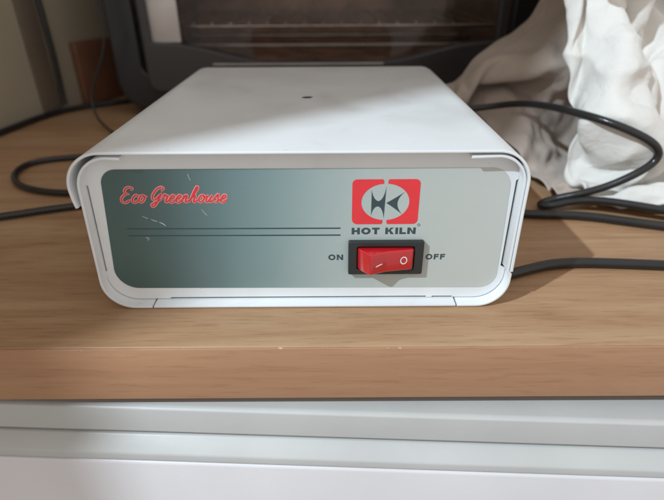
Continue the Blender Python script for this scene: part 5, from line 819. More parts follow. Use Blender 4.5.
14,-19,8,0,1,18,9,2,-2,-7,1,5,13,8,3,2,11,15,15,14,14,14,8,2,13,18,18,18,14,7,13,11,9,7,5,5,3,17,-2,-12,12,-2,-3,-5,-9,-12,-1,2,8,-5,-13,-7,-5,-3,-5,-11,-14,-4,-1,-3,-6,1,-9,-4,-3,-3,-4,
-3,-3,6,2,-15,10,8,11,1,1,-2,1,4,10,7,6,6,9,11,15,14,14,19,12,5,13,17,18,19,15,15,12,9,7,7,7,-12,5,12,-13,-5,1,-6,8,1,-2,-10,-9,-6,1,-6,-7,-8,-4,-10,-8,-12,-11,-4,-2,-2,-3,-4,-4,-5,-5,-6], BEIGE, 7)
tag(beige_cloth, 'crumpled beige cloth heaped beside the oven behind the white cloth', 'cloth')
for p in beige_cloth.data.polygons: p.use_smooth = True
white_cloth = cloth('cloth', 77, [553,19,17,17,16,13,13,-6,16,0,12,1,15,-1,17,15,15,13,4,10,-4,8,18,13,0,24,18,15,13,13,7,10,10,11,13,12,11,12,5,2,7,6,-3,0,0,3,10,-4,1,12,12,10,10,11,10,11,12,12,13,11,9,6,1,-3,-6,-20,10,-11,-13,-9,5,-10,-2,12,10,9,10,
-5,8,20,19,17,10,12,13,-1,16,-7,18,3,10,18,9,13,9,12,-3,18,7,10,6,24,16,10,15,8,8,14,7,5,9,15,15,16,6,10,6,4,13,6,2,-6,8,8,0,-10,2,8,10,16,13,11,10,12,13,14,13,11,6,3,-6,-20,-9,3,-10,-8,-14,10,1,-12,-4,12,9,11,
24,-20,10,20,19,16,12,0,15,4,12,4,3,19,10,14,13,8,2,15,5,10,8,21,13,22,21,5,-4,12,6,12,5,8,9,15,19,17,0,11,7,8,6,4,-2,1,10,10,1,-7,6,5,5,15,15,13,11,10,12,17,16,13,-9,-8,-6,-3,-16,-15,-4,-10,-1,4,-9,-6,3,12,12,
-9,14,-21,12,18,16,8,14,12,5,10,4,19,6,18,7,13,4,15,4,15,5,21,10,19,24,5,8,-6,10,11,10,10,9,12,5,12,19,19,-5,6,5,4,3,3,3,9,10,10,7,6,5,-4,0,15,14,15,10,8,16,16,15,12,-1,-3,-7,-22,-23,-19,-8,-2,17,0,-6,-10,-8,20,
-16,18,16,-20,14,14,14,11,15,0,11,16,9,18,7,14,5,13,7,14,7,17,14,17,24,1,13,1,1,6,9,11,9,14,15,14,7,8,25,7,9,6,-5,2,-1,-2,12,2,10,13,10,10,4,-2,-2,9,15,14,6,15,15,15,15,-6,3,0,-13,-20,-24,-4,-15,6,1,-9,-2,-8,6,
-13,19,15,16,-17,13,16,7,16,16,9,5,17,8,17,2,14,7,13,10,10,18,20,26,-1,5,14,-6,12,16,6,-7,14,14,19,23,14,5,18,23,8,1,2,-6,5,-1,-10,1,6,14,11,12,-2,14,5,-3,7,10,16,7,14,14,10,13,-14,-3,4,-14,-20,-17,-16,-2,5,-8,-4,1,0,
-17,19,17,16,17,-11,9,18,15,10,16,11,7,17,7,3,14,10,7,11,20,14,23,13,7,3,12,17,10,-9,13,0,6,16,19,21,23,12,22,-10,12,10,6,12,-1,-6,1,-10,-3,5,12,13,-1,11,12,11,5,-2,9,10,12,12,13,14,-1,-16,-5,6,-20,-22,-6,-11,-6,-8,2,0,0,
-17,12,17,17,21,17,5,-1,15,15,17,15,14,10,-1,14,5,13,12,19,17,12,15,9,7,22,11,8,1,6,4,8,-3,18,19,23,22,28,5,-4,8,3,11,0,10,1,1,6,-13,-7,13,8,10,-3,11,12,12,9,6,1,9,12,11,13,7,-14,-8,-6,1,-23,-19,-11,-8,-7,-3,6,4,
-17,11,20,13,20,18,15,11,8,15,14,17,13,8,5,9,16,7,13,13,17,11,14,8,13,21,3,16,2,6,5,10,-5,22,17,30,19,30,-10,6,13,13,-3,6,5,4,-1,4,3,-15,-8,5,12,9,1,11,12,12,12,4,3,5,10,13,13,-4,-13,-7,2,-13,-22,-17,-3,-14,-7,-1,10,
-13,11,16,20,12,18,16,19,18,17,13,7,14,14,13,7,9,17,-1,17,10,9,16,17,19,5,6,20,-5,9,5,10,6,17,30,27,23,1,20,7,5,4,-6,4,9,-2,20,-2,0,-1,-12,0,-10,9,8,9,10,12,12,12,8,4,-1,15,12,-9,1,-11,0,-13,-11,-14,-16,-14,-9,-4,8,
-11,13,17,11,19,13,14,19,23,22,16,15,3,13,12,12,11,9,10,7,12,7,14,18,19,17,1,18,-7,11,6,6,17,16,30,24,25,2,16,1,0,6,-4,-1,2,15,5,23,-1,-2,-3,-13,-2,-2,12,9,11,3,8,12,14,10,6,-6,7,12,-17,2,-4,-10,-15,-13,-11,-5,-15,-12,0,
-7,16,16,0,18,17,16,21,23,25,23,19,-2,14,5,12,14,9,0,14,11,3,16,20,17,21,13,6,-5,10,9,11,10,17,32,22,25,17,1,12,3,4,3,-8,-18,7,22,17,-3,3,1,-10,0,-7,8,8,11,9,-2,10,13,14,14,3,-8,1,6,-20,6,-9,-13,-14,-14,3,-12,-16,-9,
-6,15,17,9,12,13,16,23,24,24,24,21,1,9,16,5,11,5,7,3,10,5,17,21,20,21,11,21,-2,-4,11,10,12,17,29,17,27,28,1,14,-4,4,4,-9,-16,-7,20,14,16,-12,0,6,-8,9,6,5,5,-4,6,5,13,14,15,13,2,-10,4,-19,-2,-5,-12,-14,-15,7,-8,-13,-17,
-6,17,16,19,4,18,14,19,25,24,23,22,13,8,5,7,6,3,3,11,3,6,17,21,20,20,16,19,4,5,9,6,11,14,27,17,21,32,14,1,-9,5,7,-15,-14,0,10,30,9,-11,-8,9,4,-2,9,2,-2,-1,6,9,12,12,19,8,9,1,-5,-18,-11,-2,-9,-14,-14,8,-10,-14,-2,
-6,16,18,16,10,18,19,19,21,24,24,17,19,7,-3,7,9,-4,10,4,4,8,16,20,20,21,19,16,15,-5,10,13,12,18,22,24,10,22,27,-2,-8,-7,7,-11,3,1,5,18,4,-2,-12,3,8,6,0,0,0,1,14,8,17,14,7,13,2,5,-5,-9,-16,-8,-5,-14,-9,5,-15,-16,-10,
-5,17,13,15,19,18,19,22,17,23,23,21,9,10,-6,10,6,0,9,3,3,17,10,20,19,22,14,17,15,2,15,15,6,16,20,23,25,20,4,20,-1,-10,-5,-11,13,6,6,-8,4,-6,0,-5,5,9,-1,0,2,7,8,15,15,16,17,-2,6,-2,-2,-9,-6,-14,-6,-13,0,-8,-14,-17,-4,
0,13,16,18,17,18,19,20,23,14,23,16,7,7,4,11,1,8,2,12,7,3,16,14,23,22,18,10,15,18,7,7,15,11,19,21,20,24,17,-6,19,2,-7,-14,11,-4,-5,2,2,-11,-4,7,5,-2,3,4,3,4,8,14,15,17,16,12,-5,-1,-7,-2,-9,-7,-11,-11,-3,-13,-11,-14,-15,
7,7,16,15,18,18,18,20,20,22,9,15,15,15,-2,9,4,13,-6,7,9,4,14,16,21,24,20,16,6,16,14,12,11,10,18,20,17,15,19,15,-1,14,5,-11,-18,-4,-5,6,0,-4,-11,2,8,6,3,4,3,4,8,11,14,17,16,10,4,-8,-6,-4,-2,-9,-9,-10,-9,-15,-15,-16,-15,
13,7,9,14,14,13,18,18,20,21,19,14,13,5,15,-2,15,6,-3,-4,15,2,11,18,20,23,23,18,11,15,8,13,8,12,16,16,17,13,16,13,8,10,5,-2,-20,-13,-5,4,1,0,-2,-9,3,8,8,6,4,4,8,11,13,16,16,6,3,1,-11,-8,-1,-1,-9,-10,-11,-15,-18,-18,-17,
-4,0,16,17,15,11,15,17,18,20,18,9,11,11,15,13,1,7,5,-9,11,14,15,7,21,23,21,20,17,10,13,5,12,8,13,17,15,10,15,10,8,5,2,0,4,-7,-21,-4,-1,3,3,0,-4,2,7,9,8,6,7,11,14,13,13,11,2,-2,-4,-10,-4,-3,-2,-10,-12,-15,-17,-20,-18,
-4,17,7,8,15,20,14,15,19,9,14,16,14,14,7,16,-7,12,5,3,7,6,16,16,15,21,22,18,17,10,13,12,8,13,7,14,13,11,9,9,5,3,6,4,-5,-4,-4,-11,-6,1,2,4,4,4,2,3,10,10,8,9,14,14,13,5,-3,3,1,-1,-1,-8,-5,-12,-10,-15,-17,-20,-21,
0,9,15,13,11,12,18,19,18,10,15,-2,17,15,14,7,5,7,3,13,2,7,15,15,18,20,20,19,12,14,13,7,12,10,12,11,12,12,7,8,5,3,0,-3,-4,-4,-2,1,-2,-10,1,2,5,7,9,7,2,9,11,10,13,13,13,0,2,-7,2,2,7,-1,-6,-15,-15,-9,-18,-20,-21,
-7,16,15,11,20,8,15,16,20,13,14,0,-4,19,10,13,13,1,11,1,8,17,7,18,16,19,19,18,11,14,12,10,9,9,10,11,10,12,9,7,4,2,-3,4,0,-12,-2,-1,3,1,-10,-2,4,7,10,11,12,2,11,11,12,12,12,8,-5,11,-2,-1,0,-7,-3,-6,-21,-10,-14,-19,-22,
-4,14,10,19,22,17,17,11,12,18,11,-5,-1,6,11,16,11,11,12,-5,13,14,16,9,19,16,19,18,8,13,12,11,6,10,9,10,10,10,8,7,3,3,3,-2,4,1,-12,-4,1,1,2,2,-4,-2,6,13,14,16,2,11,12,12,10,12,5,-5,-8,1,-1,3,12,-15,-22,-16,-8,-19,-21,
-5,14,18,20,11,20,18,14,15,15,11,3,0,-10,21,4,9,11,9,12,10,10,13,16,12,18,16,16,13,7,11,13,8,7,8,8,10,10,9,6,5,4,-2,5,-1,4,2,-5,-15,2,1,-2,3,5,-1,6,14,17,18,2,11,11,12,10,5,-10,4,-8,14,10,-4,-9,-24,-20,-7,-16,-20,
12,3,19,19,12,10,13,15,15,17,15,9,0,-2,0,5,10,13,9,9,11,13,15,15,14,15,17,14,13,6,10,11,9,10,4,8,9,10,9,6,5,4,5,-4,10,0,-1,-3,0,-15,-6,3,5,-1,9,7,5,14,19,19,2,9,11,12,1,9,-12,-8,13,15,-3,-6,-24,-24,-9,-10,-19,
-9,16,17,6,10,11,15,14,16,18,15,10,-8,-3,0,14,10,14,8,14,8,9,15,15,14,13,17,15,14,11,3,11,8,7,6,7,9,10,8,7,6,8,2,6,6,-5,-1,0,-3,0,-17,-5,3,5,2,10,14,8,15,19,18,1,8,11,0,13,0,-15,6,14,4,-7,-24,-25,-14,-7,-11,
-1,14,20,4,2,12,13,16,16,17,16,9,3,2,2,-2,17,9,16,2,13,5,14,13,13,15,16,15,13,11,10,6,6,8,6,8,5,12,10,10,3,7,13,-2,7,4,-13,-5,3,2,-5,-8,-17,1,7,9,13,18,14,16,18,15,-3,12,-1,13,5,-9,15,9,-16,-1,-22,-11,-27,-13,-3,
8,13,13,-14,15,12,10,14,17,17,16,5,0,2,3,16,6,18,3,10,8,6,13,9,15,15,15,15,13,11,9,6,6,6,7,6,8,10,11,12,13,10,1,6,0,13,-21,-6,0,3,-3,-14,-17,-3,8,9,17,16,21,17,16,15,15,-9,4,17,-3,7,16,5,-7,-21,-23,-6,-13,-26,-9,
3,18,2,-20,13,14,10,15,16,17,17,-3,6,1,9,15,18,-3,14,5,3,11,14,8,14,15,14,14,12,12,10,5,6,3,8,9,9,11,12,8,16,7,8,3,10,1,-7,-16,-9,7,-15,-11,-10,-8,8,14,16,17,21,22,18,10,15,13,-12,9,10,10,1,10,-11,-12,-30,-9,-10,-8,-21,
9,15,-11,-21,11,13,13,14,16,18,16,-3,1,19,7,20,8,-3,11,2,11,2,16,12,10,13,15,11,13,12,9,6,5,3,7,9,9,11,14,15,5,20,10,-3,9,0,6,-20,-2,-26,-9,-12,-6,-7,8,15,16,19,22,23,20,15,6,15,11,-14,10,5,4,8,-14,-5,-18,-24,-8,-3,-12,
18,-3,-18,-17,8,11,12,14,16,18,16,17,-10,11,16,11,12,6,-7,13,2,8,11,17,14,7,12,10,13,12,9,4,6,10,4,9,11,11,12,18,4,18,12,8,-4,2,11,-5,-34,-24,-13,-12,-4,-2,12,18,11,20,21,25,22,13,14,2,14,8,-12,6,4,4,-20,-3,-15,-19,-12,3,-5,
-18,12,-16,-18,7,8,10,13,18,17,17,14,13,-7,11,13,12,8,-9,8,15,5,6,15,15,15,9,2,12,14,7,6,7,8,12,11,10,13,12,16,13,6,13,12,-8,2,12,-11,-30,-26,-21,-8,-5,0,14,20,5,21,24,26,23,14,10,14,-6,12,5,-12,-2,6,-20,-2,-15,3,-25,-1,13,
-15,20,-14,-7,3,12,5,6,17,17,17,18,15,9,-6,11,6,10,7,-7,14,14,8,6,11,14,15,5,4,12,9,10,15,1,8,11,10,15,13,13,16,6,17,8,-6,5,8,-21,-29,-12,-23,-18,-1,-1,18,16,17,13,20,26,24,14,8,16,-14,1,10,3,2,-11,-19,-1,-13,8,-25,4,21,
-4,19,6,-7,-9,12,10,1,14,19,19,6,13,16,-1,-3,10,8,3,12,2,12,13,12,10,6,11,12,5,9,13,7,17,4,7,7,16,6,14,15,15,18,3,8,0,6,4,-31,-26,-4,-19,-19,-13,12,11,16,19,18,17,20,25,14,3,12,6,-6,-10,11,-5,-11,-17,-5,-1,8,-17,12,21,
0,11,17,-6,4,-4,13,3,8,19,19,14,12,-10,-2,19,-7,6,12,8,10,13,10,11,15,9,6,9,9,8,13,5,17,16,9,1,13,0,16,18,18,14,11,-6,2,10,-3,-32,-24,0,-16,-17,-16,7,19,7,19,20,20,23,14,18,0,10,6,-9,7,1,-28,-5,-13,13,-11,12,-16,27,15,
5,9,8,11,-7,11,-1,11,1,15,19,6,16,7,-15,6,7,10,-5,14,13,15,5,15,11,16,11,9,9,8,-1,9,15,17,14,10,-8,18,16,14,14,13,8,-5,9,2,-8,-28,-22,3,-9,-17,-20,0,22,9,21,18,12,25,12,17,11,-6,5,3,-11,15,-5,-20,17,-25,-1,-1,12,12,3,
-6,16,0,13,4,-4,15,8,0,12,20,-1,11,19,0,-19,9,8,12,4,6,16,11,11,13,11,14,12,12,6,-2,4,16,14,16,-2,16,7,14,14,16,16,-4,19,-7,2,-7,-23,-24,8,-12,-19,-19,-1,22,11,17,16,13,22,18,7,10,5,-11,1,3,9,-1,-25,14,-21,-16,14,15,25,-3,
-2,4,14,0,14,-2,8,17,5,4,21,12,-1,6,6,-18,7,13,13,16,-3,13,4,17,11,9,12,12,13,13,-3,1,15,14,10,-1,12,13,17,14,18,11,13,-5,2,-2,-6,-20,-20,5,-9,-17,-21,1,23,7,24,3,14,19,18,4,10,6,2,-14,5,2,0,-7,8,-19,-17,30,-4,22,2,
-5,12,3,10,5,11,-4,16,14,2,20,14,12,-5,-11,-9,11,13,14,6,10,14,-7,15,15,8,11,12,13,12,7,-7,14,14,2,5,15,15,12,14,14,16,9,3,-6,-2,-4,-18,-19,4,-8,-16,-15,11,7,9,21,1,19,12,17,8,5,14,-3,-10,1,-6,20,-1,-17,-10,-9,27,-4,11,-3,
2,0,12,9,5,15,-4,6,18,7,20,6,18,-14,-8,-2,15,11,11,14,10,14,-6,-2,16,9,9,12,13,11,12,-7,11,12,3,7,11,15,11,16,14,18,1,5,-6,0,-2,-14,-17,-1,-7,-16,-11,19,-4,15,19,-2,21,17,6,7,17,2,-1,9,-12,9,-4,-6,-12,-6,18,12,-13,-1,6,
12,-13,0,14,13,7,12,-6,14,19,18,1,17,-15,-6,15,12,14,15,-10,13,15,-8,6,-1,12,8,11,15,10,14,0,5,11,17,7,-1,8,14,17,16,4,5,7,-2,-2,0,-9,-14,0,-16,-13,3,17,-8,19,15,3,10,16,8,14,9,-3,0,9,11,5,-15,-18,12,-15,-1,11,-5,13,5,
5,-11,-12,10,12,10,16,-3,12,19,19,-2,18,-13,12,15,2,15,16,4,-13,-1,11,-1,-7,12,11,9,15,9,16,13,-7,17,11,14,6,-2,10,14,11,6,15,-3,3,3,-7,-1,-8,-12,-3,-4,-3,5,0,15,11,11,5,17,9,7,17,-5,-7,8,11,12,-19,3,-7,-13,9,-11,22,-8,1,
2,-12,-13,-2,15,13,17,3,10,19,19,-4,17,-2,20,1,11,15,15,1,-10,-14,-4,8,-9,9,15,8,14,10,16,18,2,7,16,7,12,8,-5,21,-5,11,16,-4,1,5,2,-11,-10,9,-12,-12,0,10,6,8,8,19,-1,19,5,14,13,7,-9,-3,7,14,-2,9,-23,-17,3,0,11,-5,9,
-2,-6,-13,-15,13,17,18,13,6,20,13,-3,18,14,6,10,14,16,-2,3,-14,-11,-7,2,-6,6,15,14,9,19,6,21,13,0,17,10,2,12,12,7,-13,11,16,5,-8,1,6,-11,2,4,2,-15,-5,13,7,3,6,14,1,23,7,6,15,7,7,-16,1,21,-12,17,-21,-20,15,-22,24,-10,6,
-16,5,-9,-15,7,16,19,18,8,20,7,1,17,13,14,17,15,15,7,-13,-13,-10,-11,-10,5,-6,13,17,11,20,3,19,20,-3,13,17,-3,8,13,10,-12,7,16,11,-13,-2,1,8,-12,3,14,-10,4,11,14,-11,12,4,0,20,11,9,7,7,14,-7,-9,13,-7,18,-17,-2,-16,1,7,-12,25,
-21,6,10,-16,2,16,20,20,13,18,1,12,21,19,12,17,16,15,6,-11,-13,-7,-15,-7,-11,-11,7,18,18,15,3,15,22,11,-2,17,8,-5,11,14,1,-11,17,18,-5,-17,-1,5,11,5,1,12,-8,8,12,8,-4,-1,9,15,4,14,9,4,16,-1,-5,-4,-3,18,-18,-2,-14,-7,7,-1,11,
13,-7,-3,0,10,-2,21,21,20,16,1,15,22,23,20,11,16,6,12,-7,-14,-13,-5,-14,-21,-12,2,19,18,16,3,11,22,19,-5,8,19,-2,-3,15,11,-11,9,11,-3,11,-16,3,1,10,13,10,7,-11,10,14,-5,-2,19,13,-3,11,10,2,18,-3,-6,8,-1,6,-19,2,-16,-11,5,19,-7,
18,-11,1,0,-10,9,7,20,21,18,15,10,22,18,24,20,12,11,-3,4,-14,-15,-17,-6,-20,-21,0,19,19,18,1,5,20,22,10,-8,12,18,-4,-5,14,6,-2,14,8,-10,9,-16,1,8,12,6,14,13,0,9,5,-10,8,16,9,2,13,1,17,-5,-9,6,13,-5,-19,10,-16,-18,17,1,12,
-7,13,-13,-7,6,-1,5,14,20,20,17,16,21,22,17,19,19,15,0,-4,-12,-14,-18,-14,-19,-21,1,19,15,17,9,-4,15,22,16,3,-8,14,17,-7,2,4,15,21,-13,16,-15,4,-17,4,12,16,2,15,-5,13,12,-8,15,6,7,11,5,12,8,-1,-17,9,6,-6,-1,-1,-19,5,-6,-6,28,
-6,10,12,-14,1,4,4,8,16,18,17,20,21,23,12,22,16,15,5,-9,-9,-13,-17,-18,-20,-21,10,17,11,12,12,11,-2,18,19,10,0,-9,13,16,-5,10,0,19,9,14,-6,-7,-14,-14,13,17,3,16,-3,11,9,10,3,4,8,8,5,9,9,2,-5,1,-4,-6,17,-19,-1,-18,-1,15,5,
-12,9,22,0,-3,-4,4,15,11,14,19,18,19,22,18,15,17,11,8,-9,-7,-14,-18,-17,-21,-17,21,20,-8,12,11,13,17,1,16,18,7,-7,-9,12,17,12,9,1,-6,11,-1,6,-13,-16,7,17,16,-2,10,10,3,13,-3,5,8,14,-2,16,1,11,-12,-3,-6,14,-3,-12,-8,-14,12,-1,6,
2,2,18,4,10,-3,4,14,10,4,18,15,17,20,21,19,7,11,3,0,-11,-8,-14,-22,-22,0,20,5,16,-6,9,17,14,16,12,1,17,-5,-14,1,17,13,2,3,-2,12,4,-2,0,-16,0,18,18,-5,11,5,9,14,-7,14,11,1,-1,14,9,1,8,-19,16,-10,-11,7,-7,-22,4,-2,9,
4,2,4,2,23,4,5,14,10,-2,16,9,13,15,19,17,6,11,10,2,-8,-14,-11,-17,-19,10,19,-6,18,12,-3,16,10,20,3,11,-3,4,-13,16,16,-11,15,1,-11,22,-10,-1,4,-5,-11,19,9,19,0,14,1,14,-4,11,6,3,15,-5,17,-11,19,3,-5,-13,-15,12,-18,6,-18,0,5,
6,4,2,-9,19,12,3,15,17,-5,9,4,13,14,14,13,13,2,13,5,-3,-9,-11,-18,-8,12,19,-16,15,16,12,-1,24,5,6,10,-15,10,11,13,-11,-8,22,-13,16,8,8,-17,-13,5,-13,18,18,9,0,17,6,16,3,0,4,3,14,12,-6,12,-8,3,-3,-11,-10,-4,3,1,-10,-5,1,
6,5,4,-13,5,13,7,13,19,-12,10,5,9,12,14,15,2,9,10,9,2,-7,-10,-14,5,12,14,-17,10,15,14,8,25,-11,14,-10,6,0,10,13,14,-22,1,3,14,-7,17,2,-15,-20,-1,14,17,4,15,14,8,14,-4,2,15,3,1,10,-3,5,-1,1,-6,-14,7,-15,3,-8,5,-10,2,
2,9,0,-7,3,3,18,14,15,-15,-2,19,5,0,14,13,7,-2,12,14,5,-5,-7,-10,13,11,11,-9,-4,22,10,22,-8,10,-2,-6,12,1,19,16,7,-22,-8,15,-5,10,-2,9,-20,5,-13,14,-2,14,16,14,12,6,15,-6,7,13,2,-11,10,-9,-3,-5,-2,14,-5,-15,-1,-1,1,-11,9,
-5,16,-12,-8,16,8,15,16,12,-7,-18,19,9,9,-9,12,12,-3,9,14,12,-4,-5,-5,8,9,16,-5,-11,22,16,23,-21,9,-4,4,12,12,3,13,8,-7,-23,19,5,-5,3,6,-3,-16,13,5,11,5,0,18,15,7,13,4,-11,12,3,-5,-6,10,5,-3,-5,-10,2,-1,-10,-8,2,-4,13,
5,-2,14,-14,-2,8,22,20,11,-7,-20,12,9,15,-8,11,-1,10,-2,17,17,-4,-5,2,4,4,17,-4,-11,24,22,18,-25,5,11,5,5,1,7,12,6,1,-24,13,3,1,8,-4,14,-10,13,-16,11,10,13,1,16,3,11,1,11,-3,6,-4,-13,7,4,7,-3,-9,8,-6,-10,-8,-12,16,0,
13,-14,0,12,-7,5,5,21,17,0,-22,8,14,7,-6,9,-3,10,-3,18,20,-5,-7,-2,3,9,18,-2,-13,27,22,20,-26,0,10,0,12,6,0,11,2,9,-1,-17,2,22,-5,10,1,-4,6,5,10,-3,10,11,9,-9,17,-12,15,4,-3,-4,14,4,-1,-4,-14,4,2,-1,-5,-10,3,-7,15,
4,-14,-12,23,4,4,-3,3,20,1,-5,-5,12,9,-6,6,0,6,0,14,22,-5,-8,-2,2,13,17,-1,-14,28,22,21,-23,-4,9,11,3,2,1,7,2,8,11,-26,12,12,-8,11,-2,11,11,-10,11,13,-7,18,-6,2,19,-14,8,0,4,8,6,-6,4,-10,-8,0,4,2,3,-6,4,-13,16,
-4,-5,-16,10,23,3,2,-15,22,-7,4,-8,12,7,10,-9,-1,11,-2,16,18,-5,-10,1,0,15,17,-5,-9,28,21,23,-22,-6,15,0,3,-4,10,0,16,-3,15,-27,29,-2,11,-13,12,-1,9,-8,10,10,-1,14,13,-14,18,-11,8,-1,12,-4,11,12,-3,-16,6,-14,-5,10,-4,4,0,-5,5,
-6,-2,-12,5,23,2,5,-19,22,-13,4,-4,20,10,-5,-2,8,-10,27,-1,15,-4,-11,2,3,12,16,-8,-1,26,19,23,-17,-11,11,2,7,7,-15,21,2,13,-2,-7,17,-11,19,-16,14,-3,6,13,4,-8,13,0,8,13,-1,12,-15,17,-9,2,14,-1,14,0,-2,-19,-10,4,-3,5,5,1,1,
-17,8,5,-9,25,2,1,-19,23,-18,2,20,4,11,-15,18,-7,9,16,-11,22,-6,-12,1,9,13,4,10,-8,23,15,20,2,-19,-5,17,-11,9,21,9,-4,-3,-15,22,14,2,4,-18,21,-7,16,-5,12,-10,8,2,14,4,10,-4,11,-11,20,-13,9,13,2,5,1,-20,-8,-6,6,2,0,3,5,
-9,11,13,-12,25,-6,3,-17,25,-20,26,0,-5,17,1,-6,2,15,-2,11,11,-7,7,-14,8,5,13,15,-10,18,12,17,14,-19,-6,19,-6,20,6,-4,33,-39,-35,43,11,10,0,-20,18,9,0,10,6,-4,-6,9,9,-5,10,16,-10,13,17,-11,-7,9,12,5,-4,-4,-14,-12,6,3,-2,0,14,
-8,15,0,2,10,2,-1,-3,27,-15,12,-5,22,-18,-9,1,12,15,10,10,-5,19,-6,3,-9,11,11,15,-2,9,5,18,18,0,2,0,-13,12,-2,20,21,-43,-42,37,41,-8,4,-17,16,10,-2,12,1,-5,-6,9,10,5,-2,14,6,0,15,15,-18,11,-7,9,-4,-6,-11,-4,0,8,4,-6,9,
-5,15,-14,16,5,15,-21,27,20,-11,-11,16,17,-24,-38,5,8,28,34,-12,14,6,16,7,0,7,6,1,9,-12,10,14,16,1,-4,0,21,-12,17,-4,23,-59,-27,29,56,-9,-1,-12,19,2,8,-1,6,1,-4,-8,12,16,9,1,-12,17,14,11,1,-14,-8,6,-3,12,-1,-5,-14,6,7,-3,11,
2,-5,-8,15,15,1,1,20,7,-15,22,28,-17,3,-32,-27,9,24,24,-30,14,34,15,12,8,-3,8,5,9,9,7,12,1,-11,18,4,-3,24,1,3,6,-37,-40,17,43,9,1,-12,14,-2,8,-3,10,13,-19,-1,14,2,2,8,3,-11,17,18,9,1,-8,-17,4,1,6,-10,7,-6,8,10,3,
11,-19,-9,2,28,-10,6,27,-1,1,33,-6,-23,10,-11,-21,14,31,-4,-25,-7,19,47,7,6,1,2,8,11,11,4,11,-1,7,17,-10,20,7,-22,9,24,3,-47,-11,34,26,3,-17,3,-1,10,1,7,10,-2,-4,-2,-15,2,7,1,11,8,13,-3,14,7,-14,-13,0,4,4,5,-4,4,14,14,
-17,9,-18,7,4,-2,9,36,-9,24,6,-12,-45,1,-14,8,27,39,11,-42,3,35,29,8,10,7,5,0,-3,-6,9,11,17,13,-8,12,13,-19,-41,3,43,28,-10,-21,26,15,12,-12,-3,-14,17,-10,5,19,-1,9,-14,-3,-13,-13,5,7,4,11,2,12,12,5,-14,-11,0,10,3,11,-4,14,15,
5,-1,12,9,-28,24,17,16,-26,22,-21,-10,-27,-10,2,11,21,27,39,-10,3,29,11,-13,-42,52,15,1,7,12,-5,-10,16,8,7,9,17,1,-46,-21,18,47,20,-23,20,10,-1,20,-21,1,4,-15,13,5,12,8,-13,-14,-19,-3,1,-3,13,-1,12,3,11,10,0,-8,-11,8,12,7,11,7,16,
5,9,-11,4,8,17,38,-55,-2,20,-51,-9,-11,16,23,4,-5,17,23,27,-22,25,26,3,-55,18,43,4,7,15,9,-10,-28,-1,5,26,35,22,-4,-49,25,34,20,-23,-16,19,20,4,2,2,-15,3,-7,10,14,-1,-19,-6,-15,-9,1,1,4,-4,12,8,8,5,6,2,-8,2,13,5,11,16,9,
-20,15,4,7,26,22,-4,-53,-37,55,3,-48,-1,21,-5,4,19,1,13,4,1,8,-1,8,-14,12,11,16,-5,11,30,22,-38,-18,8,17,26,45,20,0,-13,31,-7,-22,16,-19,15,4,10,12,0,5,-14,1,11,-2,-11,-15,-15,-9,2,2,-1,2,5,5,8,5,7,4,3,-1,14,14,3,17,14,
6,4,15,19,20,-19,-20,-38,-21,34,27,-26,7,-19,11,19,-3,8,9,0,15,-1,0,-3,2,13,10,-6,-9,9,12,20,3,-2,4,0,15,26,30,-1,5,16,2,19,-16,-28,26,-3,8,14,8,19,-3,-14,5,-5,-11,-10,-18,-10,9,-10,4,-3,4,7,5,5,8,9,-1,8,15,15,12,6,16,
8,10,17,4,-13,-37,-18,-27,16,20,-9,31,-4,1,-16,20,23,4,-3,13,-4,20,-2,0,-4,4,9,2,6,12,13,4,-10,22,-2,11,6,-7,14,-7,19,30,21,-18,20,-10,-22,17,25,-7,4,13,15,-6,-15,-6,-10,-11,-15,-1,-4,-7,-1,5,-4,4,6,6,5,10,9,13,13,10,12,10,14,
25,9,3,-16,-45,-19,-16,6,28,-20,23,-9,24,11,-26,32,1,0,16,-3,2,0,6,9,4,10,-6,21,6,-8,6,-5,23,9,-19,8,10,9,18,19,21,17,-24,18,22,-5,-27,21,12,-15,2,22,6,-2,-1,-16,-14,-4,-15,-13,-4,2,-1,-2,2,8,-4,-3,8,8,12,14,13,15,12,14,11,
-10,6,-5,-10,-45,-17,18,5,-3,11,17,-17,20,-4,-7,19,5,19,-10,9,15,-5,9,-4,10,7,-4,3,12,6,20,-25,24,0,17,3,10,3,17,35,9,-20,9,12,21,-15,-16,19,-7,-14,12,10,8,7,-3,-16,-4,-14,-3,-6,-7,2,-2,0,-5,-1,4,-5,2,6,11,13,12,12,15,13,10,
215,0,0,1,1,3,3,2,2,6,6,3,4,7,-2,3,2,0,3,4,2,6,0,6,7,4,5,11,17,15,18,12,12,11,12,15,18,18,19,15,11,4,2,8,6,4,6,-1,8,1,7,12,14,17,18,19,20,22,24,27,28,28,27,24,16,-1,9,22,13,18,8,16,-2,3,5,2,6,
5,1,0,1,-2,3,4,3,2,4,5,4,5,1,2,5,-3,5,2,4,-1,5,6,7,1,7,16,15,19,0,5,13,13,12,7,10,14,21,17,16,12,6,7,6,8,5,3,9,1,12,11,13,6,14,17,19,20,22,23,25,27,27,28,24,15,17,-8,22,21,10,15,8,14,0,7,-3,-3,
4,3,0,-1,-1,1,3,4,3,4,5,4,5,1,2,3,1,2,3,2,3,6,7,4,5,5,12,20,21,7,-10,0,14,13,13,10,9,14,22,14,12,10,8,9,11,9,-7,3,13,8,13,16,15,10,13,16,20,23,23,22,23,25,25,25,23,24,-3,7,23,18,13,7,6,0,14,2,-1,
8,-1,3,-1,-2,-1,2,2,5,5,5,3,1,6,0,4,2,2,2,4,4,7,3,8,13,12,5,14,19,5,-5,-2,-6,10,12,19,18,12,12,17,13,12,9,8,10,10,6,-8,6,11,14,16,18,19,14,13,16,21,24,21,22,22,24,26,26,23,11,2,7,19,19,-5,5,2,10,13,7,
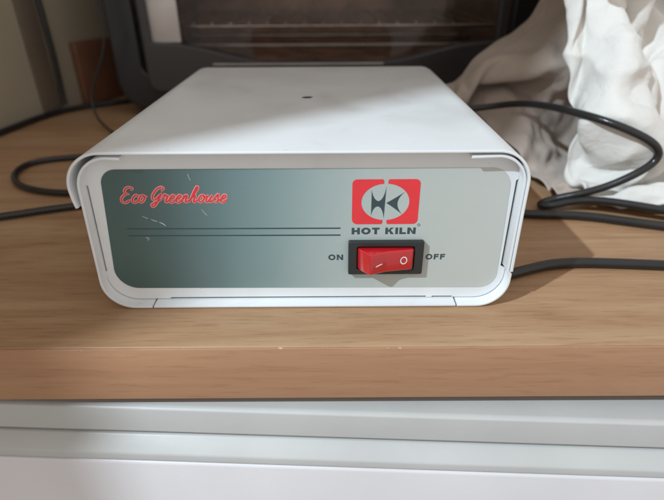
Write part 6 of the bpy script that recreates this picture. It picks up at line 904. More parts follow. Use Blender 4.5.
6,0,-1,3,-2,-1,1,2,2,6,5,2,1,2,4,2,3,2,5,3,5,5,6,9,6,26,9,1,17,-13,-4,3,7,2,8,15,22,22,-1,19,13,12,6,9,10,12,4,13,5,5,10,13,18,20,20,19,15,15,23,20,21,20,21,24,27,26,18,10,-10,21,12,-1,2,11,-2,13,17,
7,-1,-1,1,2,-1,0,1,1,2,5,5,0,2,2,3,3,4,2,6,6,4,3,0,26,25,14,-6,-3,-6,8,2,7,3,4,4,22,24,14,-2,13,12,10,6,9,14,8,15,15,8,8,9,16,12,20,21,20,20,15,23,18,19,23,23,20,24,27,16,-14,13,8,5,-3,12,-2,14,16,
7,-1,-1,-1,1,2,1,0,0,1,2,4,3,0,3,3,3,2,5,5,1,5,1,15,20,29,14,-2,-7,-8,1,6,4,3,10,10,5,24,5,21,2,2,7,5,12,13,17,11,18,16,11,5,15,16,13,17,20,22,20,19,18,19,20,21,25,17,23,25,4,-12,6,5,8,6,13,3,17,
6,-3,-1,0,0,1,2,2,-1,1,2,2,1,2,0,3,5,3,2,1,3,6,5,19,19,14,15,14,-16,5,-5,7,-1,9,13,13,9,-7,25,21,14,-6,-2,5,-10,19,20,18,14,18,10,15,14,19,15,11,16,18,21,21,19,18,18,21,25,20,23,22,22,-9,-5,4,7,6,14,10,1,
5,-2,0,-2,1,1,1,1,1,0,-2,1,4,0,3,2,1,6,4,0,2,7,12,19,21,-3,18,9,-18,10,8,3,0,0,20,1,15,11,24,21,2,11,-1,4,-12,-18,26,23,22,14,16,17,14,15,19,15,15,12,16,20,21,21,18,19,22,24,20,22,23,11,-6,-2,9,-3,11,14,8,
5,-1,-3,1,-1,0,3,1,-1,1,-2,0,3,2,1,2,3,0,7,4,-1,8,17,21,14,0,9,3,-10,5,14,4,6,-1,2,6,11,33,18,22,21,13,0,-4,-7,-25,-10,30,24,23,15,18,15,16,17,16,17,17,10,14,19,23,21,16,22,20,26,20,23,10,14,-2,3,-8,8,14,13,
5,-1,-2,-1,2,-1,-1,-1,2,3,-3,-1,3,0,3,3,3,0,4,6,0,5,20,20,17,6,6,2,-12,-1,12,11,9,5,-16,20,11,33,27,18,2,10,-5,9,7,-17,-30,15,29,25,20,13,17,17,13,17,16,21,20,9,14,19,23,21,21,23,12,27,23,15,7,10,-12,15,1,8,15,
5,0,-2,-2,0,2,-1,-1,-1,2,-1,-3,4,1,0,1,3,3,4,3,5,7,16,13,21,16,-3,10,-12,0,0,7,21,-3,1,13,9,30,27,20,-13,14,7,8,-2,-4,-17,-13,31,25,21,15,17,15,16,17,16,18,22,19,10,14,19,24,21,21,24,9,28,17,12,8,-7,15,10,2,12,
4,0,0,-3,-5,4,2,-1,-1,-2,-2,0,4,2,0,1,3,2,4,2,7,9,10,11,14,15,14,4,-4,1,0,6,7,7,-6,26,7,20,29,14,-17,17,6,3,-3,13,-9,-19,25,24,20,16,14,13,16,17,18,19,20,23,19,14,14,18,24,20,22,5,26,23,14,8,-2,16,13,9,0,
1,0,1,0,-6,-1,3,4,-1,-4,0,-2,0,4,3,2,1,3,2,4,-1,17,15,11,8,13,20,6,-2,-10,11,4,2,1,-6,22,21,14,22,29,-19,9,-5,2,12,-3,6,-4,10,25,19,12,15,15,14,17,18,20,20,20,20,23,16,11,20,22,21,8,16,25,17,3,10,16,12,-4,17,
3,1,1,-1,-5,-1,-1,3,4,-4,-1,0,-2,4,3,1,4,1,2,1,1,18,14,13,13,13,6,12,9,-13,12,-8,-7,0,2,15,22,24,13,29,5,-11,-8,5,14,-7,4,21,0,24,16,17,10,13,15,16,19,19,15,21,16,22,25,21,12,20,20,16,7,19,22,3,16,17,-1,5,15,
4,0,-2,-1,0,-1,-1,0,4,-1,-2,0,-2,3,2,2,-1,5,12,-1,-1,4,19,10,13,11,17,8,12,-11,8,0,-14,0,4,9,10,22,30,12,16,3,-15,7,-4,9,4,25,0,23,15,16,12,11,13,16,18,18,19,13,19,20,20,25,21,12,20,12,19,10,20,8,18,15,8,4,18,
4,-4,1,1,0,-1,-1,0,0,2,0,-2,-3,2,5,2,-3,8,15,5,-2,-5,10,17,6,10,13,17,11,-3,-12,14,1,-7,9,7,6,8,20,22,-3,17,8,-12,-6,11,19,18,8,19,17,8,13,14,14,15,17,18,19,16,18,18,20,20,21,21,10,17,13,16,14,12,19,8,16,12,8,
-1,4,-3,-2,-1,1,1,2,1,2,-1,-3,-1,-2,6,7,-7,8,15,11,-2,-4,2,14,10,4,10,12,18,-9,6,-6,9,13,5,8,6,1,9,9,13,0,11,-1,9,13,18,9,12,19,14,14,6,14,13,16,16,18,19,18,18,17,18,20,21,17,17,13,15,12,14,14,16,8,11,11,12,
2,5,8,-10,2,-3,5,5,4,2,0,-3,-3,-12,5,14,-2,-1,16,13,2,-4,-1,3,13,6,6,9,17,9,-9,-1,14,10,4,10,10,2,7,6,0,5,11,16,9,5,16,13,10,14,16,13,13,9,12,14,16,18,18,19,17,18,15,21,20,19,11,13,15,16,14,14,15,12,9,9,10,
16,3,-8,2,8,-13,10,6,6,3,0,-8,-6,-6,-5,5,12,-2,12,12,10,0,-2,2,1,8,8,7,9,17,4,-11,8,14,8,7,6,12,6,5,6,2,11,8,13,13,4,17,16,5,13,15,15,12,12,12,14,17,18,18,17,17,17,17,20,18,16,10,13,14,17,15,16,16,12,9,9,
13,0,-4,-5,-7,5,-12,11,2,16,12,-2,-6,-7,-8,-1,9,6,-2,16,13,-10,8,9,0,5,9,3,3,15,10,-1,-7,5,14,7,6,8,10,8,8,7,1,4,14,16,11,15,18,15,4,12,14,13,13,14,14,15,17,18,16,16,15,19,19,16,17,15,13,11,15,14,19,18,16,11,8,
4,8,0,-14,-3,-16,-7,1,6,14,11,18,2,-6,-5,-12,13,11,-5,5,17,-10,1,14,12,3,7,4,-4,6,6,13,2,-6,2,7,6,6,11,8,7,7,6,14,14,15,8,16,17,17,14,12,10,9,10,14,15,15,16,18,17,14,14,19,18,16,16,15,13,14,15,11,17,24,18,14,8,
11,9,-2,-16,-1,-13,-13,-10,1,9,11,17,20,3,-17,2,12,10,1,-6,15,1,-8,6,15,13,4,4,-5,5,0,8,11,-7,4,6,6,9,-2,8,8,9,13,8,14,15,19,16,10,17,16,17,15,10,7,7,11,17,17,17,17,14,12,16,19,13,17,15,14,8,18,20,8,26,24,17,8,
8,11,-11,-7,2,-13,-14,-17,-8,3,8,17,19,22,-18,12,10,14,1,-9,-3,13,2,-6,9,15,12,4,-7,0,2,2,12,-1,8,5,8,4,-5,8,9,10,6,16,7,17,18,20,20,9,16,16,16,14,12,7,7,10,18,17,16,14,14,12,18,16,8,16,13,16,16,18,9,24,28,19,11,
10,10,-6,-7,-17,-6,-12,-16,-10,-5,5,13,21,19,9,11,12,9,-10,10,-4,-4,13,0,-6,12,14,11,-2,-7,0,7,-1,12,5,7,7,-1,1,-4,7,9,16,10,17,8,21,22,21,22,17,6,11,12,14,13,11,8,9,19,16,14,12,13,19,10,15,11,2,16,21,23,10,20,30,23,14,
-1,17,-1,-10,-17,-18,-19,-14,-5,-2,3,7,21,23,25,12,6,-8,16,0,-1,-2,6,10,-4,-3,12,13,8,-8,-4,8,0,7,9,9,0,-1,-6,7,8,2,11,18,12,22,14,21,26,20,21,16,11,2,5,13,15,14,9,10,18,14,13,11,15,13,9,12,6,10,24,25,12,15,31,28,16,
4,7,11,-22,-21,-19,-14,-10,-4,-1,2,6,21,25,26,19,-9,3,18,10,-3,-5,9,7,-4,-5,5,9,9,8,-13,7,3,-1,6,11,-3,-3,-4,6,12,13,2,14,17,25,23,22,17,25,17,19,17,7,-3,4,11,16,15,11,10,16,15,14,14,4,16,5,14,9,18,28,12,14,27,30,23,
8,10,-3,-23,-24,-15,-16,-6,-4,-1,2,7,23,26,25,24,1,-5,9,20,2,-7,9,0,-6,1,3,4,7,11,-2,-11,10,6,-1,5,10,1,-3,6,6,10,8,5,19,26,27,25,21,16,22,18,6,13,3,-1,11,9,16,16,11,10,15,14,11,12,10,9,2,17,15,20,23,23,18,25,27,
-4,14,-16,-17,-15,-16,-17,-6,-3,-1,2,10,23,26,26,13,18,2,-7,15,17,-7,8,-7,-2,0,2,4,4,11,-1,-13,5,11,5,3,4,1,2,-2,-3,9,21,15,18,24,28,25,24,16,22,15,6,11,6,-2,6,15,11,16,16,11,9,13,14,4,18,14,-4,18,22,6,16,34,25,17,25,
5,5,-21,-10,-18,-12,-16,-6,-2,-1,3,14,23,26,23,13,5,18,4,0,18,4,6,-8,-3,0,-2,2,5,8,-1,-13,-1,13,0,-4,-1,2,2,8,-1,16,17,24,25,16,34,18,24,31,6,14,12,7,10,3,-3,17,14,13,16,14,10,10,12,12,4,13,13,15,17,14,7,23,30,28,19,
11,-12,-18,-6,-19,-14,-11,-7,-2,0,3,19,23,18,23,7,16,18,14,-2,5,16,5,-5,-6,-3,-1,-3,5,8,-2,-13,-7,12,3,-2,1,0,2,-8,17,9,20,30,28,19,34,17,29,8,23,8,13,4,13,5,-4,17,18,12,16,14,13,9,12,9,10,12,15,16,-4,26,18,8,28,29,23,
3,-16,-2,-15,-19,-14,-11,-10,-3,4,10,15,22,22,12,19,8,16,14,10,-1,5,11,2,-3,-6,-5,-4,6,5,-3,-15,-9,0,6,-3,-2,3,4,-3,18,18,17,30,34,23,19,35,12,14,21,11,8,11,3,-5,13,18,20,12,16,16,13,12,10,15,10,12,16,13,-11,20,24,11,25,22,25,
9,-6,-14,-12,-18,-15,-11,-11,4,7,11,5,20,23,19,9,12,15,11,12,2,5,3,-1,5,-1,-7,-8,3,4,-5,-14,-7,-9,-2,-3,-2,2,5,7,19,25,20,29,39,17,21,38,14,9,8,13,11,15,-8,-5,24,21,19,15,14,18,16,16,12,12,14,6,14,15,-12,13,22,25,10,26,15,
12,0,-13,-17,-18,-11,-12,-13,6,8,10,10,7,22,20,17,6,12,12,10,6,4,1,2,-5,-1,3,-8,-10,5,-10,-7,4,-13,-7,-4,-5,0,7,14,22,26,24,26,36,22,16,30,12,22,1,0,20,14,3,-17,17,28,25,18,14,20,18,17,9,8,17,20,14,9,-13,4,25,27,5,26,1,
16,-1,-17,-17,-11,-11,-11,-11,-9,6,5,20,18,13,21,16,12,-6,10,7,12,8,9,-2,-4,0,-4,-2,-9,-5,0,-9,4,-8,-8,-6,-3,-2,8,15,15,19,35,35,19,21,29,14,17,24,-4,5,9,11,15,-22,16,25,29,25,16,22,21,18,16,8,9,13,21,21,-7,-8,26,-2,21,22,-8,
-6,13,-7,-16,-16,-7,-8,-11,-12,-2,6,15,17,17,19,2,10,12,10,4,8,-2,12,13,-2,-4,-1,-5,-6,-6,-1,-11,3,-5,-8,-2,-3,-3,11,11,21,15,31,40,22,19,20,10,15,20,10,5,-5,17,8,-17,18,20,27,25,29,21,22,22,17,9,17,13,2,16,-14,10,23,3,16,0,0,
-7,12,15,-13,-14,-8,-7,-10,-12,-7,6,18,14,16,15,0,11,10,13,2,8,0,1,4,12,3,-5,-7,-4,-4,-7,-5,0,1,-5,-2,-7,-1,12,19,18,11,31,39,24,6,23,10,11,14,18,-3,-1,23,6,-18,22,21,25,20,30,26,25,15,21,21,8,17,6,-31,-12,6,27,26,18,-12,16,
10,-4,15,9,-14,-13,1,-11,-12,-10,3,19,16,12,14,0,9,4,7,14,10,1,1,-3,0,11,2,-3,-4,-4,-6,-5,2,-1,1,-11,7,-3,15,10,14,25,21,21,25,15,28,9,2,12,17,1,2,19,8,-12,18,17,29,22,22,30,23,26,8,25,21,17,-26,-7,-23,14,30,26,-10,-6,19,
17,-14,4,16,-3,-13,-11,2,-13,-12,1,13,21,11,17,0,9,6,3,1,15,-6,15,1,0,-4,4,-2,-1,5,-5,-5,5,3,-1,-7,0,5,9,19,14,24,22,2,13,26,24,10,5,6,18,5,-1,19,-2,1,7,24,29,24,20,27,27,28,19,9,20,22,-25,-19,4,22,27,6,-31,-5,20,
2,-2,-11,11,14,-12,-12,-4,-6,-13,1,12,13,18,8,11,11,5,3,-14,14,-4,15,8,4,-3,-3,0,1,9,-1,-5,7,5,-3,-1,6,7,7,11,20,22,14,7,2,18,21,10,4,9,13,13,1,9,-12,20,8,9,29,32,20,29,26,22,26,12,23,8,-2,-23,-16,31,29,11,-24,-22,15,
-15,12,6,-9,15,3,-13,-13,2,-12,1,14,12,11,13,14,-10,10,7,1,-14,9,15,17,4,-3,-5,-3,3,10,4,-5,2,14,-2,5,6,10,6,15,19,13,-11,7,21,15,12,11,-4,18,5,12,16,1,-15,8,15,17,20,28,27,31,26,24,24,23,19,1,8,-18,-18,8,28,8,-16,-14,19,
8,-1,13,3,-3,14,-9,-13,-8,3,-3,16,11,11,15,3,-13,-7,4,11,10,-2,14,14,14,-2,-6,-7,3,10,9,-2,-2,17,7,7,8,7,11,16,17,-14,-6,2,18,17,12,14,-5,14,4,13,19,9,-18,0,20,23,9,28,31,29,28,21,24,25,21,10,8,-15,-17,-5,28,11,-19,-1,-5,
7,4,6,10,-6,12,-4,-14,-11,6,3,16,10,13,10,-9,-17,3,-4,15,3,14,9,15,8,8,-6,-11,0,11,11,3,-6,6,21,17,10,9,11,13,-1,-12,7,-9,4,15,14,11,13,-2,16,8,18,12,-20,2,22,21,14,23,30,29,28,20,24,26,27,16,1,-11,-17,-14,7,22,-3,-17,-2,
9,0,1,13,1,11,-1,-14,-13,8,7,17,9,17,-1,-17,-13,-2,5,16,10,-1,13,13,5,12,1,-12,-7,11,13,9,-4,-3,16,26,22,10,11,4,-16,0,12,-11,-4,7,15,7,14,8,9,10,19,12,-9,0,17,12,18,22,29,30,31,21,25,23,25,25,5,-17,-5,-20,-11,17,19,-18,4,
9,8,1,1,12,-2,5,-10,-14,3,17,18,9,13,-17,-14,-9,-6,15,15,-5,6,11,14,6,12,7,-6,-13,5,17,12,1,-5,5,26,28,21,11,0,-16,-2,12,-6,-9,0,10,9,13,13,14,-2,15,4,-8,17,15,8,15,19,29,35,32,26,24,23,27,18,7,-6,-6,-16,-13,0,9,9,-21,
-18,13,14,-4,17,9,1,-6,-13,5,18,19,15,-14,-11,-8,-8,0,11,3,7,6,8,9,8,9,9,1,-13,-2,17,17,5,-6,1,18,29,25,18,3,-14,-8,12,-1,-10,-3,4,14,9,13,3,14,16,-15,3,15,9,18,15,16,24,32,37,26,29,23,27,14,1,8,-16,-11,-20,-7,24,9,-11,
-6,12,12,5,17,12,2,0,-11,7,19,17,8,-9,-12,-9,-5,3,10,8,1,5,5,-1,13,3,14,0,-3,-11,17,19,11,-2,-5,7,28,28,21,12,-11,-13,9,11,-12,-6,1,4,10,12,14,9,16,-4,-11,6,14,19,18,17,20,30,33,25,32,30,32,4,9,-7,1,-10,-18,-18,18,25,-26,
-15,8,13,18,14,20,1,-2,2,10,19,16,-7,2,-8,-9,-8,12,5,9,0,0,6,2,-6,6,17,-3,4,-9,17,19,15,3,-5,-1,15,28,26,8,12,-11,-4,7,-1,2,2,4,2,6,8,9,5,11,0,-5,14,20,14,21,21,25,32,23,30,30,34,13,4,-5,-12,5,-16,-23,20,21,-26,
-6,2,18,18,14,20,20,1,-1,9,9,20,-5,-9,5,-5,-8,4,14,5,2,-1,-1,8,-3,-3,16,-6,-2,3,17,19,16,9,-2,-3,3,17,25,22,17,0,-3,4,1,-1,4,6,2,4,5,6,4,7,7,-9,10,13,20,19,21,28,33,23,30,23,29,19,9,-6,-11,-8,-4,-19,-3,30,-24,
-10,5,13,17,19,23,23,13,1,6,6,13,0,-4,-14,11,-1,-6,13,12,4,0,-3,6,-12,2,18,1,-8,4,15,19,18,12,2,-3,0,5,16,22,21,22,1,-4,6,0,10,-1,7,2,4,4,2,2,-4,4,2,14,13,21,25,25,32,24,27,31,23,10,18,-2,-21,7,-7,-22,-10,26,-2,
-7,9,13,13,22,20,24,22,7,8,0,5,1,2,-18,0,7,0,13,8,6,-4,9,1,-13,6,16,-9,12,1,14,10,23,16,6,-1,-2,2,5,12,22,18,23,-4,16,4,7,2,5,2,3,3,1,2,-6,2,-2,12,13,14,23,27,29,25,26,32,28,12,9,-1,-10,4,-24,-14,1,15,-14,
-1,10,7,15,18,26,24,18,18,12,2,4,0,-2,-12,-14,2,8,13,-1,12,1,-2,12,-12,16,3,-6,17,5,14,4,10,22,14,9,-3,2,2,4,8,19,19,22,13,-3,21,9,3,2,2,2,0,-6,0,0,-4,7,6,14,24,24,30,14,33,25,26,21,8,9,-12,-14,4,-20,-19,28,-3,
-12,16,14,13,14,24,26,21,20,18,-4,9,-5,-2,0,-8,-13,7,11,11,-5,13,4,1,-8,20,-12,11,10,13,15,7,-6,12,15,19,13,1,2,0,6,18,11,17,24,-2,20,19,9,1,1,2,0,-8,-2,-5,-1,4,0,13,20,20,30,14,24,30,19,16,9,8,0,-5,-21,-3,-10,24,3,
6,-1,24,16,13,20,25,19,22,20,9,-12,10,-11,-3,10,-11,2,9,11,3,-3,9,-11,11,15,-8,13,9,4,20,12,-9,7,19,10,22,8,5,-8,9,18,15,18,17,2,17,18,17,7,-1,3,-12,3,-4,-4,-5,3,-1,7,17,19,19,28,20,18,5,18,7,6,0,13,-5,6,-11,-7,3,
6,-7,16,21,17,22,24,19,18,20,18,-14,-4,8,-12,12,8,-9,5,10,5,3,-11,-4,16,11,-1,13,7,-1,16,22,0,2,13,16,16,17,-3,-1,7,5,7,19,21,25,17,14,9,17,-5,3,-1,-6,-8,2,-3,2,-2,-1,15,19,16,17,23,2,21,17,18,-12,16,17,9,0,-10,-12,-3,
-5,-3,16,14,26,23,26,23,16,14,21,-12,-8,7,-6,3,13,9,-7,9,7,-6,-7,-5,9,10,11,14,12,-5,12,22,10,7,13,0,20,21,-6,4,3,7,1,22,25,23,19,24,10,0,9,2,-1,-9,-2,-11,6,1,-8,0,13,16,20,16,9,20,-5,15,15,13,9,6,8,16,-5,-12,-4,
-12,15,4,16,25,24,24,25,21,13,24,-3,-6,-11,7,-2,12,12,-1,3,8,-4,-13,0,2,7,14,17,18,0,4,8,24,17,7,3,11,21,5,1,7,9,-3,23,24,21,17,24,1,17,7,2,-17,6,4,-12,-1,-1,0,-2,6,14,18,12,18,1,7,8,6,6,10,10,15,14,14,-14,1,
-3,8,11,19,22,21,22,24,23,23,16,10,-1,-8,-6,4,5,10,11,-4,7,-3,-12,3,1,8,10,17,17,-1,15,7,11,26,6,11,11,1,18,-6,19,1,4,21,28,20,18,2,20,11,-4,17,-14,-16,17,3,-10,9,-1,-3,4,9,16,14,17,14,8,8,6,1,10,14,11,7,12,-11,0,
-8,16,11,16,25,22,19,20,23,24,16,18,-9,9,0,3,-8,11,5,3,7,-3,-12,7,0,4,6,17,19,-1,11,20,7,24,14,11,9,-4,16,-10,21,13,3,14,27,29,-1,18,11,18,1,2,-14,-13,8,15,-11,11,13,-13,12,6,10,15,11,16,16,13,7,1,9,12,6,6,0,3,-15,
9,-2,18,15,23,23,28,20,13,23,16,19,-15,15,16,3,-10,3,6,8,4,-2,-12,-3,5,10,0,19,18,2,15,21,10,23,-4,19,2,15,8,-11,19,20,4,14,22,11,28,0,14,2,17,14,-13,-12,-14,11,15,5,3,6,9,8,-2,15,6,16,12,17,10,13,2,-10,10,6,6,8,-4,
-3,5,13,7,25,25,28,29,16,9,22,21,-19,11,20,14,-9,-5,10,9,6,-7,-9,-2,2,11,-4,19,19,7,21,15,12,25,-4,-1,20,15,-10,4,18,19,18,5,25,5,24,-2,17,11,-1,12,-9,5,-16,2,12,15,-1,4,12,14,2,13,-3,14,16,10,5,17,6,-14,-1,10,7,9,6,
-7,14,8,18,11,26,27,27,14,22,11,22,-15,11,18,17,-10,-1,16,9,-6,4,-10,3,2,-2,1,17,24,10,24,6,15,23,9,-14,13,18,5,-5,18,25,20,-2,1,15,19,14,10,17,-8,17,5,3,-12,-5,11,8,-2,10,12,15,15,6,-8,4,18,4,14,4,13,1,-11,0,9,11,12,
-6,15,13,20,7,26,27,20,16,25,11,17,-2,17,2,19,6,-4,1,17,0,3,-10,6,2,-2,-4,14,26,15,24,-3,19,19,15,-15,11,16,15,1,24,13,16,-11,16,6,9,18,12,13,-11,14,15,13,-2,-13,6,-2,15,6,10,6,7,18,7,-9,-1,17,14,0,12,11,-9,-4,2,10,15,
-1,9,20,20,8,24,28,18,16,22,14,10,15,19,-6,5,14,-2,12,8,7,1,-10,10,3,-1,-12,17,26,17,25,-7,22,8,20,2,5,10,2,17,10,18,16,-1,23,-8,16,3,8,12,6,9,11,2,3,10,-11,15,5,4,14,0,5,15,11,-3,-10,12,16,-1,16,14,0,-5,-6,7,12,
14,10,10,19,8,22,28,25,13,17,0,17,23,7,13,-1,15,5,11,-3,17,2,-9,9,4,-12,4,11,24,19,23,-6,15,7,20,8,19,1,11,15,-10,29,18,-5,3,-3,19,-2,20,3,12,6,7,4,9,-5,12,6,9,7,14,8,-13,16,16,-10,5,11,-4,12,11,13,8,-1,-13,6,4,
16,11,-7,21,9,21,27,32,4,12,9,23,4,21,22,2,12,-8,7,-2,16,11,-8,12,-6,5,7,2,19,21,22,2,-1,13,14,9,19,17,-2,1,10,30,24,-1,3,-25,26,3,17,-4,12,14,1,4,1,5,9,12,15,7,7,5,-14,11,4,13,12,-10,1,16,5,11,15,-10,5,-3,3,
-6,4,6,13,26,25,14,15,2,25,26,11,18,11,27,20,12,-24,-10,5,4,17,-1,-2,6,5,10,15,14,17,18,11,-4,15,12,12,4,13,17,8,7,24,27,9,-4,-38,27,7,5,-2,18,8,10,7,3,4,6,7,9,17,9,14,-14,-14,16,5,11,10,-9,4,11,9,4,12,8,-6,2,
-5,4,17,19,20,16,32,-16,17,28,22,9,13,19,20,21,24,-7,-16,22,-16,-7,21,0,3,8,7,8,10,10,16,13,16,10,0,13,15,-4,12,32,13,11,36,10,-25,-23,12,18,11,-5,16,7,11,10,3,8,-5,15,16,2,14,14,-11,-2,-7,14,12,4,11,-14,7,8,9,11,10,0,-9,
17,-5,16,22,11,28,27,-21,27,16,6,30,16,7,10,28,16,-15,25,17,12,-29,0,12,7,11,7,4,1,8,21,5,21,9,6,9,-6,16,23,27,-1,15,24,23,-31,-10,8,20,13,-7,18,5,13,10,-8,16,0,1,7,16,10,7,17,-11,-17,4,11,4,6,16,-7,7,8,10,14,-2,-2,
10,1,18,14,2,29,23,1,29,-23,28,25,26,22,-9,16,15,-11,16,29,15,-18,-9,10,1,2,9,9,10,10,1,3,12,16,15,10,13,7,47,18,6,3,1,17,-9,-4,0,18,8,7,9,7,15,-4,10,8,12,3,11,3,15,-12,15,8,-15,-2,6,12,-1,5,13,6,0,7,10,-6,7,
21,-17,12,20,10,11,21,27,4,17,5,24,30,20,14,-8,-11,22,-4,20,13,-19,6,21,26,-13,-9,15,10,5,13,-1,14,17,14,16,-1,10,22,38,19,-4,11,-11,-10,22,-12,18,7,3,20,3,-2,17,14,10,11,2,-8,-9,14,12,8,13,3,-11,1,4,15,3,0,12,2,6,8,-13,-2,
5,-1,6,23,-7,20,-2,40,24,10,9,23,23,11,8,19,-18,18,9,7,20,-15,-4,7,37,-2,-14,11,6,6,12,10,19,22,10,16,-10,-6,18,45,7,-1,9,13,-11,20,-16,20,13,-2,16,-6,13,7,10,17,3,14,-5,-18,14,12,12,-3,7,13,-2,-12,5,11,4,11,-3,13,9,-6,-16,
3,14,19,9,-13,2,21,39,29,-28,27,22,27,11,12,21,-8,22,2,8,0,10,11,-1,16,-2,3,8,9,9,-2,9,17,40,17,8,-19,0,11,15,30,4,-26,13,9,22,-21,20,1,24,16,-8,13,4,3,16,12,-2,6,-15,-3,12,16,12,6,1,6,-14,-1,12,12,11,-5,4,15,-2,-5,
13,15,21,5,-4,23,0,37,17,-8,19,21,10,10,20,2,12,21,-13,18,12,2,12,12,9,-1,-4,14,20,16,9,-19,-10,25,32,23,-3,4,13,26,11,-25,-7,19,16,-8,8,-4,7,27,4,12,2,7,-2,14,5,14,4,-9,0,1,9,14,9,7,3,-14,-5,10,14,13,2,-2,8,-12,3,
18,13,11,-20,25,15,23,18,25,15,4,11,-10,15,16,16,5,21,4,4,19,-2,6,12,11,-6,6,17,5,11,18,8,-4,-4,33,7,24,16,3,17,10,-7,-19,-1,3,19,9,10,-4,1,24,6,10,7,-5,10,5,14,-1,-16,3,13,5,3,13,9,6,-4,-8,13,0,8,9,11,-7,-11,-3,
13,9,-23,23,23,-4,19,36,7,26,8,11,1,6,10,0,25,21,7,-7,14,11,8,-2,-2,2,22,-3,24,21,15,15,-8,13,-2,19,12,28,13,-13,22,-23,6,4,6,17,7,-6,13,-6,16,10,11,4,-8,-2,5,14,-5,-1,-2,3,6,6,9,9,7,8,6,7,6,4,4,1,-7,-4,-8,
15,-6,-25,13,24,18,18,24,17,23,2,7,-2,15,1,17,25,1,17,9,-6,17,-8,13,-2,8,1,21,25,26,2,-4,-5,13,3,17,18,17,15,0,18,-23,21,13,-8,9,18,-6,12,-5,-4,20,19,-11,9,-1,-3,1,7,-9,-4,2,4,9,3,6,9,6,6,7,5,6,6,5,0,-2,-11,
17,-7,9,7,8,6,-4,-15,-8,11,5,-20,1,-1,0,0,2,7,13,1,13,-7,-12,1,-18,-1,11,13,8,6,7,9,8,6,3,3,4,7,8,7,4,-7,8,1,4,-4,-1,11,-4,-6,3,2,1,3,1,0,1,-1,-2,-2,-1,0,1,4,17,0,-17,2,19,10,-23,-2,18,2,-7,-11,-11,
18,-19,5,4,-4,9,6,-6,-17,-3,14,-4,-13,17,-1,-5,8,-8,0,14,-1,-11,-5,12,-4,1,1,5,10,20,10,8,6,4,2,0,0,5,8,7,4,0,4,-2,-6,0,5,9,7,-2,-1,2,6,2,1,0,0,-1,-2,-2,-3,0,1,4,2,11,-21,-5,10,20,-6,-20,9,12,-7,-14,-11,
-2,-3,-19,0,-1,2,5,13,-4,-18,3,16,-15,0,15,4,-10,10,-14,-1,15,-7,-12,-3,18,12,4,7,5,14,14,8,6,2,1,0,2,1,6,8,4,3,2,1,-1,-4,4,4,5,7,-1,3,-7,9,5,2,0,-2,-3,1,-2,-2,0,3,5,1,-16,-14,4,13,13,-15,-16,14,3,-14,-13,
14,-17,-5,-17,8,6,-11,0,-2,9,-10,17,0,-8,-3,11,-6,15,-3,-16,3,11,-3,-11,9,9,23,13,3,13,12,8,5,-3,-5,7,-3,6,3,10,4,0,1,-1,1,0,2,7,6,0,0,1,4,1,1,9,5,-1,-4,1,1,0,-1,-6,-6,-4,-10,3,-7,9,3,-7,-17,11,-4,-3,2,
-14,13,-16,-8,-13,10,7,-8,6,-11,-5,4,16,3,-14,-6,16,-6,10,-5,-15,1,7,14,9,3,17,22,7,5,10,11,6,-1,-7,-5,7,6,1,9,2,-2,7,1,-1,1,0,0,9,5,4,1,-3,3,4,-2,4,11,-3,3,2,2,2,-10,-3,-4,-10,-9,-1,4,2,-19,-15,5,13,-1,-5,
-14,12,16,-15,-10,-12,4,13,7,-4,-7,-9,2,16,-3,-16,3,10,-10,-1,-1,10,13,11,3,6,17,21,14,6,5,-10,7,4,3,-2,1,13,4,-8,8,4,2,8,-7,-3,9,-1,1,3,8,6,-7,9,-1,3,3,3,9,1,5,4,0,-1,-11,-9,-1,-13,-4,-1,-7,-20,-15,1,14,-9,-5,
-7,11,13,14,-12,-11,-14,-1,10,16,-2,-8,-13,5,14,-16,6,-12,5,8,5,12,11,-2,16,1,17,11,15,12,8,-13,-14,5,4,10,16,12,-6,1,12,7,0,-4,4,-7,-3,10,0,-3,6,10,-8,2,10,2,3,6,4,6,7,6,4,1,-8,-13,-11,-5,-16,0,-18,-14,-11,-12,6,16,-4,
-3,14,14,11,3,-1,-15,-18,12,11,-2,-3,-7,-14,18,0,-13,-3,15,1,11,13,-13,15,18,1,17,13,6,11,13,-11,-17,1,5,13,20,12,4,1,8,13,5,-11,-2,-2,-5,-4,10,-2,4,8,-4,-6,2,12,7,4,6,8,8,9,6,3,-4,-12,-14,-14,-15,-7,-13,-15,-13,-11,-6,9,17,
1,14,4,16,0,1,8,-15,-19,15,-10,-2,4,-15,15,12,-5,-5,-4,16,13,2,-13,16,15,15,14,12,5,10,10,-7,-20,9,8,13,26,9,1,7,16,3,9,-8,-15,2,-3,-5,-3,7,2,-7,7,2,-6,4,9,12,9,8,8,8,9,6,1,-9,-15,-16,-17,-22,-13,-10,-15,-5,-8,-1,11,
0,13,12,-1,16,5,-2,-6,-12,-13,13,-18,0,-7,6,11,13,1,-5,2,20,-7,-11,8,14,28,21,0,12,13,5,-12,-20,21,6,21,20,12,9,6,6,-8,9,11,-11,-5,-4,-1,-3,-2,6,-3,1,-1,1,2,4,5,15,14,8,9,9,11,2,-13,-7,-18,-18,-24,-21,-17,-8,-2,-8,-5,7,
-1,10,5,18,0,12,-12,-8,-5,-4,14,-12,-15,8,-2,5,6,17,4,-6,18,-19,2,9,8,20,25,9,11,13,-4,-11,-14,19,16,20,27,12,-8,18,-19,-15,9,9,17,8,-6,1,-4,-1,1,1,0,0,0,1,3,4,4,17,14,10,8,9,0,0,-17,-6,-20,-24,-23,-18,-11,-9,0,-5,-5,
4,-1,6,19,9,6,-10,-6,7,-5,-1,-1,-16,-5,15,7,5,-9,16,8,10,-22,8,12,6,8,18,18,12,12,-14,-8,2,20,8,27,30,-6,13,-8,-16,10,-9,-7,11,27,-2,21,-8,1,1,2,-1,0,-1,1,2,4,-1,8,17,17,9,6,4,-8,-6,-16,-7,-24,-23,-18,-13,-9,-7,0,-7,
